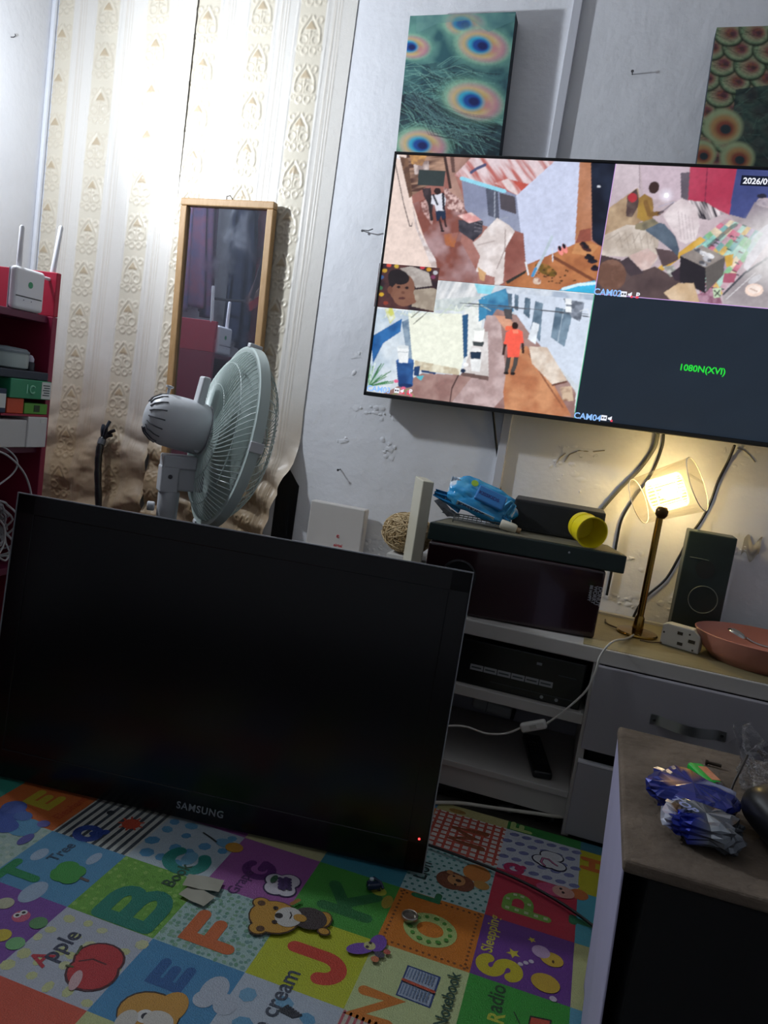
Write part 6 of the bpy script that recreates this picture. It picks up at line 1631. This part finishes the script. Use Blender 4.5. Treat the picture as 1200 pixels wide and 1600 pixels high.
# papers poking out at the left end of the player
for k, (pts, lab) in enumerate((([(678, 782), (690, 778), (712, 806), (698, 812)], 'folded printed leaflet stuck behind the left end of the slim player'), ([(690, 800), (706, 796), (722, 808), (704, 816)], 'grey folded paper under the wipes pack'))):
    yy = 1.865 + .02 * k
    q = [P(a, b, y=yy + .006 * i) for i, (a, b) in enumerate(pts)]; q[2].z = max(q[2].z, zbar + .001); q[3].z = max(q[3].z, zbar + .001)
    mb = MB(); mb.poly(q); o = mb.build('leaflet', mat('leaflet_%d' % k, ['#a9adb4', '#7f8a96'][k], .6, var=.5, vscale=70)); sdm = o.modifiers.new('thickness', 'SOLIDIFY'); sdm.thickness = .001
    props(o, lab, 'leaflet')

# ------------------------------------------------------------------ table lamp with a clear shade
LX, LY = .152, 1.931
lamp = thing('table_lamp', (LX, LY, CZ), 'lit table lamp with a gold stem, ribbed crystal and clear tilted shade', 'lamp')
M_gold = mat('gold_metal', '#9a7a3a', .22, metal=.95)
MB().lathe([(.0001, ZC0), (.048, ZC0), (.049, ZC0 + .003), (.046, ZC0 + .006), (.012, ZC0 + .009), (.0001, ZC0 + .009)], Matrix.Translation((LX, LY, 0)), 44).build('base_plate', M_gold, lamp, smooth=40)
MB().lathe([(.012, ZC0 + .008), (.013, ZC0 + .012), (.0115, ZC0 + .040), (.0085, ZC0 + .046)], Matrix.Translation((LX, LY, 0)), 24).build('stem_collar', M_gold, lamp, smooth=40)
MB().tube([(LX, LY, ZC0 + .04), (LX, LY, .748)], .0082, 20).build('stem', M_gold, lamp, smooth=50)
hc = Vector((LX + .002, LY - .002, .752))
MB().lathe([(.0001, -.015), (.009, -.014), (.0145, -.006), (.015, .004), (.011, .013), (.0001, .015)], Matrix.Translation(hc), 24).build('stem_knob', mat('dark_bronze', '#4d3a1e', .3, metal=.8), lamp, smooth=60)
sax = Vector((.84, -.30, .46)).normalized()                # axis of the shade
s_c = Vector((LX + .010, LY + .045, .798))
def axis_m(o, a):
    x = a.orthogonal().normalized(); y = a.cross(x); return frame_m(o, x, y)
Ms = axis_m(s_c, sax)
gl = film_mat('clear_acrylic', '#fbf8f0', gloss=.12, rough=.05)
MB().lathe([(.056, -.072), (.0572, -.072), (.0672, .072), (.0660, .072)], Ms, 56).build('clear_shade', gl, lamp, smooth=60)
for (r_, h_) in ((.0566, -.072), (.0666, .072)):
    MB().tube([Ms @ Vector((r_ * math.cos(w), r_ * math.sin(w), h_)) for w in (2 * math.pi * k / 56 for k in range(57))], .0012, 6, cap=False).build('shade_rim', mat('rim_acrylic', '#e8e4d8', .15, spec=.7), lamp, smooth=60)
M_cry = film_mat('lit_crystal_clear', '#fff3d6', gloss=.25, rough=.15)
M_cry2 = mat('lit_crystal_rib', '#fff0c8', .2, emit='#ffe2a4', estr=2.4)
cr = MB().lathe([(.0001, -.040), (.034, -.040), (.038, -.036), (.040, -.026), (.040, .026), (.038, .036), (.034, .038), (.0001, .038)], Ms, 40).build('crystal', M_cry, lamp, smooth=40)
for k in range(30):
    a = 2 * math.pi * k / 30
    MB().tube([Ms @ Vector((.0405 * math.cos(a), .0405 * math.sin(a), h)) for h in (-.036, -.018, .0, .018, .034)], .0022, 5).build('crystal_rib', M_cry2, cr, smooth=60)
for h_ in (-.037, .035):
    MB().tube([Ms @ Vector((.039 * math.cos(w), .039 * math.sin(w), h_)) for w in (2 * math.pi * k / 40 for k in range(41))], .0024, 6, cap=False).build('crystal_band', M_cry2, cr, smooth=60)
M_core = mat('led_core', '#ffffff', .3, emit='#fff0c0', estr=140)
MB().lathe([(.0001, -.020)] + [(.014 * math.cos(math.radians(k)), .020 * math.sin(math.radians(k))) for k in range(-75, 76, 15)] + [(.0001, .020)], Ms, 20).build('led_core', M_core, lamp, smooth=80)
# thin cable looping over the top
cable('lamp_cable', [P(1000, 994, z=CZ + .006), P(975, 985, z=CZ + .004), P(950, 975, z=CZ + .004), P(946, 968, z=CZ + .004)], .0020, mat('brown_cable', '#5a4a36', .5), 'thin brown cable loop on the cabinet top left of the lamp')
cable('plug_cable', [P(1000, 1000, z=CZ + .004), P(1015, 1003, z=CZ + .004), P(1033, 1004, z=CZ + .004)], .0020, mat('brown_cable', '#5a4a36', .5), 'thin cable running from the lamp foot to the white socket')

# white socket adaptor
a, b = P(1030, 1003, z=CZ + .004), P(1084, 1019, z=CZ + .004)
dd = (b - a); dd.z = 0; dl = .088; dd.normalize(); nn = Vector((-dd.y, dd.x, 0))
if nn.y < 0: nn = -nn
t = thing('socket_adaptor', (a + dd * dl / 2 + nn * .02).to_2d().to_3d() + Vector((0, 0, CZ)), 'white three-pin socket adaptor lying between the lamp and the pink bowl', 'adaptor')
Ma = frame_m((a.x, a.y, ZC0), dd, (0, 0, 1))
M_ad = mat('adaptor_white', '#cfcfcb', .35)
MB().prism([(0, 0), (dl, 0), (dl, .040), (dl * .8, .053), (.012, .053), (0, .048)], Ma, -.030).build('adaptor_body', M_ad, t, bevel=.003)
M_pin = mat('slot_dark', '#3a352c', .5)
for (u, v, w, h) in ((.48, .037, .012, .007), (.52, .013, .012, .007), (.80, .025, .015, .0075)):
    MB().box(Vector((a.x, a.y, ZC0)) + dd * dl * u + Vector((0, 0, v)) - nn * .0003, (w, .002, h), Matrix((dd, nn, Vector((0, 0, 1)))).transposed()).build('socket_slot', M_pin, t)
for (u, v) in ((.07, .030), (.72, .040), (.86, .006)):
    MB().lathe([(.0024, 0), (.002, .0006), (.0001, .0007)], frame_m(Vector((a.x, a.y, ZC0)) + dd * dl * u + Vector((0, 0, v)) - nn * .0002, dd, (0, 0, 1)), 10).build('screw', M_pin, t)
# pink oval bowl with a spoon
bc = Vector((.422, 1.880, 0))
t = thing('pink_bowl', (bc.x, bc.y, CZ), 'shallow oval pink bowl at the right end of the cabinet top', 'bowl')
M_pink = mat('pink_ceramic', '#b5786a', .3, var=.12, vscale=14)
prof = [(.0001, ZC0 + .006), (.60, ZC0 + .006), (.66, ZC0), (.70, ZC0), (.86, ZC0 + .022), (.96, ZC0 + .048), (1.0, ZC0 + .060), (.985, ZC0 + .061), (.94, ZC0 + .047), (.83, ZC0 + .024), (.66, ZC0 + .009), (.0001, ZC0 + .008)]
MB().lathe([(r_ * .152, h) for r_, h in prof], Matrix.Translation((bc.x, bc.y, 0)), 56, sy=.80).build('bowl_body', M_pink, t, smooth=50)
t = thing('metal_spoon', (bc.x + .03, bc.y, ZC0 + .01), 'shiny metal spoon lying in the pink bowl', 'spoon')
sp = P(1152, 990, z=ZC0 + .050)
Msp = Matrix.Translation(sp) @ Matrix.Rotation(math.radians(20), 4, 'Y')
MB().lathe([(.0001, .008), (.010, .0065), (.017, .002), (.0185, -.002), (.0175, -.002), (.0001, .006)], Msp, 28, sx=1.25).build('spoon_head', mat('spoon_steel', '#b9b9b6', .15, metal=.95), t, smooth=60)
MB().tube(smooth_path([sp + Vector((.020, 0, -.006)), sp + Vector((.045, .006, -.016)), sp + Vector((.085, .012, -.020)), sp + Vector((.105, .014, -.012))], 4), [.003] * 13, 8).build('spoon_handle', mat('spoon_steel', '#b9b9b6', .15, metal=.95), t, smooth=60)
# right speaker
t = thing('satellite_speaker', (.29, 2.03, CZ), 'tall dark satellite speaker with a ring emblem standing behind the pink bowl', 'speaker')
sy0 = 1.998
xa, xb = P(1080, 829, y=sy0).x - .004, P(1153, 842, y=sy0).x
zt2 = (P(1080, 829, y=sy0).z + P(1153, 842, y=sy0).z) / 2
MB().span(xa, xb, sy0, 2.064, ZC0, zt2).build('speaker_case', mat('dark_teal_black', '#1c2b2b', .42, var=.12, vscale=8), t, bevel=.003)
c = P(1098, 937, y=sy0 - .0008)
MB().tube([c + Vector((.0335 * math.cos(w), 0, .0335 * math.sin(w))) for w in (2 * math.pi * k / 48 for k in range(49))], .0011, 6, cap=False).build('ring_emblem', mat('ring_print', '#6f7a78', .4), t, smooth=60)
c = P(1102, 890, y=sy0 - .0006)
MB().lathe([(.022, 0), (.022, .0006), (.0001, .001)], frame_m(c, (1, 0, 0), (0, 0, 1)), 32).build('tweeter_dome', mat('tweeter_black', '#161c1d', .5), t, smooth=60)
MB().tube([P(1078, 870, y=sy0 - .0008), P(1095, 873, y=sy0 - .0008), P(1108, 876, y=sy0 - .0008)], .0006, 5).build('front_mark', mat('ring_print', '#6f7a78', .4), t)
# peeled paper on the wall beside it
U, V = np.meshgrid(np.linspace(0, 1, 16), np.linspace(0, 1, 12)); pc = P(1157, 868, y=YW)
pos = np.stack([pc.x + U * .040, YW - .0015 - .006 * U * np.abs(np.sin(V * 4 + U * 3)), pc.z + V * .045 + .012 * np.sin(U * 8)], -1)
grid_mesh('peeling_paper', pos, None, mat('torn_paper', '#a9a49a', .8), None, 'torn flap of paper peeling off the wall beside the satellite speaker', 'paper')

# ------------------------------------------------------------------ cables down the wall under the television
M_blk = mat('black_rubber', '#141416', .45); M_gry = mat('grey_cable', '#55554f', .5)
W1 = YW - .006
cable('wall_cable', [P(770, 640, y=W1 - .03), P(774, 680, y=W1 - .01), P(779, 730, y=W1), P(782, 775, y=W1), P(786, 815, y=W1)], .0032, M_blk, 'black cable hanging from the television behind the wipes pack')
cable('wall_cable', [P(1028, 676, y=W1 - .03), P(1022, 700, y=W1 - .004), P(1000, 732, y=W1), P(970, 762, y=W1), P(945, 790, y=W1), P(925, 815, y=W1)], .0052, M_gry, 'thick grey cable slanting from the television to the black speaker')
cable('wall_cable', [P(1037, 678, y=W1 - .03), P(1034, 700, y=W1 - .003), P(1018, 740, y=W1), P(992, 776, y=W1), P(972, 810, y=W1), P(964, 845, y=W1), P(958, 880, y=W1), P(948, 930, y=W1)], .0034, M_blk, 'thin black cable dropping behind the slim player next to the lamp')
cable('wall_cable', [P(1148, 696, y=W1 - .03), P(1138, 720, y=W1 - .004), P(1122, 752, y=W1), P(1110, 785, y=W1), P(1096, 812, y=W1), P(1078, 838, y=W1), P(1060, 872, y=W1), P(1040, 905, y=W1), P(1012, 930, y=W1), P(998, 948, y=W1), P(988, 968, y=W1)], .0034, M_blk, 'black cable curving down the wall behind the lamp to the cabinet')

# ------------------------------------------------------------------ dusty box used as a side table in the foreground
BX0, BX1, BY0, BY1, BZ1 = .100, .640, .850, 1.267, .450
sb_ = thing('side_box', ((BX0 + BX1) / 2, (BY0 + BY1) / 2, 0), 'square box table with a dusty brown top and black front beside the mat', 'side table')
M_dust = mat('dusty_brown_felt', '#75675a', .9, col2='#51463b', vscale=11, bump=.8, bscale=90)
MB().span(BX0, BX1, BY0, BY1, BZ1 - .016, BZ1).build('top_board', M_dust, sb_, bevel=.005, seg=3)
MB().span(BX0 + .030, BX1 - .006, BY0 + .004, BY1 - .004, ZB if False else .011, BZ1 - .0165).build('box_body', mat('black_cloth', '#0e0e10', .85, var=.2, vscale=30), sb_, bevel=.003)
# pale cloth on the side facing the screen
nu, nv = 24, 40; U, V = np.meshgrid(np.linspace(0, 1, nu), np.linspace(0, 1, nv))
pos = np.stack([BX0 + .0015 + .024 * V - .004 * np.abs(np.sin(U * 8 + V * 2)) * V, BY0 + .006 + U * (BY1 - BY0 - .010 - .030 * V), BZ1 - .012 - V * .425], -1)
o = grid_mesh('side_cloth', pos, None, mat('pale_lilac_cloth', '#a9a6c4', .8, var=.08, vscale=6), sb_)
o.modifiers.new('thickness', 'SOLIDIFY').thickness = .0015
TZ = BZ1 + .0004
# biscuit wrapper
def wrapcol(x, y, z):
    c = np.ones(x.shape + (3,)) * np.array(lin('#16267e')); n = fbm(x + 5, y + 5, 2.2, 8)
    c = np.where(((x < -.1) & (y > .35) & (n > .5))[..., None], np.array(lin('#c89048')), c)
    c = np.where(((x < -.25) & (y < -.1) & (y > -.62) & (np.abs(x + y * .5 + .7) < .16))[..., None], np.array(lin('#d8a888')), c)
    c = np.where((((x > .25) & (y > .45)) | (np.hypot(x + .15, y - .05) - .42 > -.05) & (np.hypot(x + .15, y - .05) - .42 < .05) & (x > 0))[..., None], np.array(lin('#9aa0c0')), c)
    return c
M_foil = mat('printed_foil', '#ffffff', .22, attr=True, metal=.35, spec=.7)
wc = Vector((.183, 1.022, TZ + .0195))
t = thing('biscuit_wrapper', (.2, 1.0, TZ), 'crumpled blue biscuit wrapper with a torn silver inside on the dusty box', 'wrapper')
R1 = Matrix.Rotation(math.radians(-18), 4, 'Z') @ Matrix.Rotation(math.radians(3), 4, 'X')
crumple('printed_film', wc, (.106, .086, .032), R1, M_foil, wrapcol, t, seed=31, amp=.12, scale=3.2, nu=26, nv=12, flat=.3, jit=.09)
wc2 = Vector((.190, .946, TZ + .0195))
def silvcol(x, y, z):
    c = np.ones(x.shape + (3,)) * np.array(lin('#5f646c')); n = fbm(x + 9, y + 2, 2.6, 15)
    c = np.where((n > .62)[..., None], np.array(lin('#6a5038')), c); c = np.where(((y < -.45) & (x < .1))[..., None], np.array(lin('#1a2c94')), c)
    c = np.where((x < -.82)[..., None], np.array(lin('#c0c4d4')), c); return c
crumple('silver_film', wc2, (.092, .070, .030), Matrix.Rotation(math.radians(-12), 4, 'Z'), mat('silver_foil', '#ffffff', .18, attr=True, metal=.55, spec=.8), silvcol, t, seed=44, amp=.16, scale=3.6, nu=30, nv=14, flat=.3, jit=.11)
wl = P(1046, 1246, z=TZ + .040)
lettering('TOP', .018, frame_m(wl, Vector((.7, -.71, 0)), Vector((.71, .7, 0))), mat('pale_blue_print', '#8f9cd0', .4), t, bold=.0006)
# lighter
a, b = P(1084, 1197, z=TZ + .006), P(1128, 1240, z=TZ + .006); ld_ = (b - a); ld_.z = 0; ll = ld_.length; ld_.normalize()
t = thing('gas_lighter', ((a.x + b.x) / 2, (a.y + b.y) / 2, TZ), 'green gas lighter with an orange label on the dusty box', 'lighter')
Rg = Matrix((ld_, Vector((-ld_.y, ld_.x, 0)), Vector((0, 0, 1)))).transposed()
bc_ = a + ld_ * .030; bc_.z = TZ + .0065
MB().box(bc_, (.060, .024, .0125), Rg).build('lighter_body', mat('green_plastic', '#1fb03c', .25), t, bevel=.005, seg=3)
MB().box(bc_ + Vector((0, 0, .0063)) + Rg @ Vector((.004, .004, 0)), (.040, .013, .0008), Rg).build('lighter_label', mat('orange_label', '#c8683c', .5, col2='#d89a78', vscale=120), t)
MB().box(bc_ + ld_ * .039, (.017, .020, .0115), Rg).build('lighter_head', mat('lighter_black', '#141416', .4), t, bevel=.003)
MB().lathe([(.0045, -.003), (.0045, .003)], frame_m(bc_ + ld_ * .038 + Vector((0, 0, .006)), ld_, (0, 0, 1)), 12).build('spark_wheel', M_nail, t)
# screw
a, b = P(1105, 1191, z=TZ + .004), P(1127, 1197, z=TZ + .004)
t = thing('loose_screw', (a.x, a.y, TZ), 'short dark screw lying behind the green lighter', 'screw')
MB().tube([a, b], .0026, 8).build('shank', mat('dark_steel', '#4a4038', .35, metal=.8), t, smooth=50)
MB().tube([a - (b - a) * .12, a + (b - a) * .06], .0040, 10).build('head', mat('dark_steel', '#4a4038', .35, metal=.8), t, smooth=40)
# thin wire, wooden stick, black pouch, clear bag
cable('bent_wire', [P(1168, 1180, z=TZ + .060), P(1156, 1205, z=TZ + .045), P(1146, 1225, z=TZ + .030), P(1140, 1245, z=TZ + .016), P(1136, 1270, z=TZ + .003), P(1150, 1290, z=TZ + .003)], .0016, mat('brown_wire', '#2e2622', .5), 'thin dark wire sticking up between the wrapper and the clear bag', 'wire')
a, b = P(1168, 1252, z=TZ + .006), P(1230, 1258, z=TZ + .006); dS = (b - a)
o = MB(); o.tube([a, a + dS * .25, a + dS * .9, b], [.001, .007, .009, .008], 8); props(o.build('wooden_stick', mat('pale_wood', '#b08a60', .6, var=.2, vscale=40), smooth=50), 'pointed pale wooden stick at the picture edge on the dusty box', 'stick')
pc = Vector((.306, .975, TZ + .034))
t = thing('black_pouch', (pc.x, pc.y, TZ), 'shiny black rounded pouch beside the wrapper on the dusty box', 'pouch')
crumple('pouch_body', pc, (.115, .150, .060), Matrix.Rotation(.3, 4, 'Z'), mat('black_leatherette', '#08080a', .38, spec=.4), None, t, seed=8, amp=.045, scale=1.6)
MB().tube(smooth_path([pc + Vector((-.050, .045, .018)), pc + Vector((-.02, .03, .034)), pc + Vector((.03, .03, .034)), pc + Vector((.055, .035, .016))], 5), .0016, 6).build('pouch_zip', mat('zip_grey', '#4a4a4e', .4, metal=.5), t, smooth=60)
# clear bag: an open crumpled film
U, V = np.meshgrid(np.linspace(0, 1, 60), np.linspace(0, 1, 44)); r = np.random.default_rng(3)
base = Vector((.330, 1.150, TZ))
an = U * 2 * np.pi; hgt = V * .060; rad = .060 * (1 - .35 * V) * (1 + .35 * (fbm(U * 6, V, 2.0, 3) - .5) * 2) + .012 * np.abs(np.sin(an * 5 + V * 6))
pos = np.stack([base.x + rad * np.cos(an) - .020 * V + .012 * (fbm(U * 5, V * 3, 3, 9) - .5), base.y + rad * .8 * np.sin(an) + .030 * V, base.z + .0006 + hgt * (1 + .25 * np.sin(an * 3))], -1)
o = grid_mesh('clear_bag', pos, None, film_mat('clear_film', '#d8d8dc', gloss=.42, rough=.12, bump=.8, bscale=30), None, 'clear crumpled plastic bag standing at the far corner of the dusty box', 'plastic bag', smooth=35)

# things of a kind share a group phrase
GROUPS = {'wall_cable': 'cables hanging down the wall under the television', 'hanging_garment': 'clothes on the side wall', 'canvas_picture': 'peacock feather canvases',
          'wallpaper_length': 'lengths of embossed wallpaper', 'loose_cable': 'white cables of the low shelf', 'flat_carton': 'white cartons on the shelf', 'tape_strip': 'tape on the play mat',
          'leaflet': 'papers at the end of the slim player', 'wall_nail': 'nails in the back wall'}
for o in list(bpy.data.objects):
    g = GROUPS.get(o.name.split('.')[0])
    if g and o.parent is None: o['group'] = g
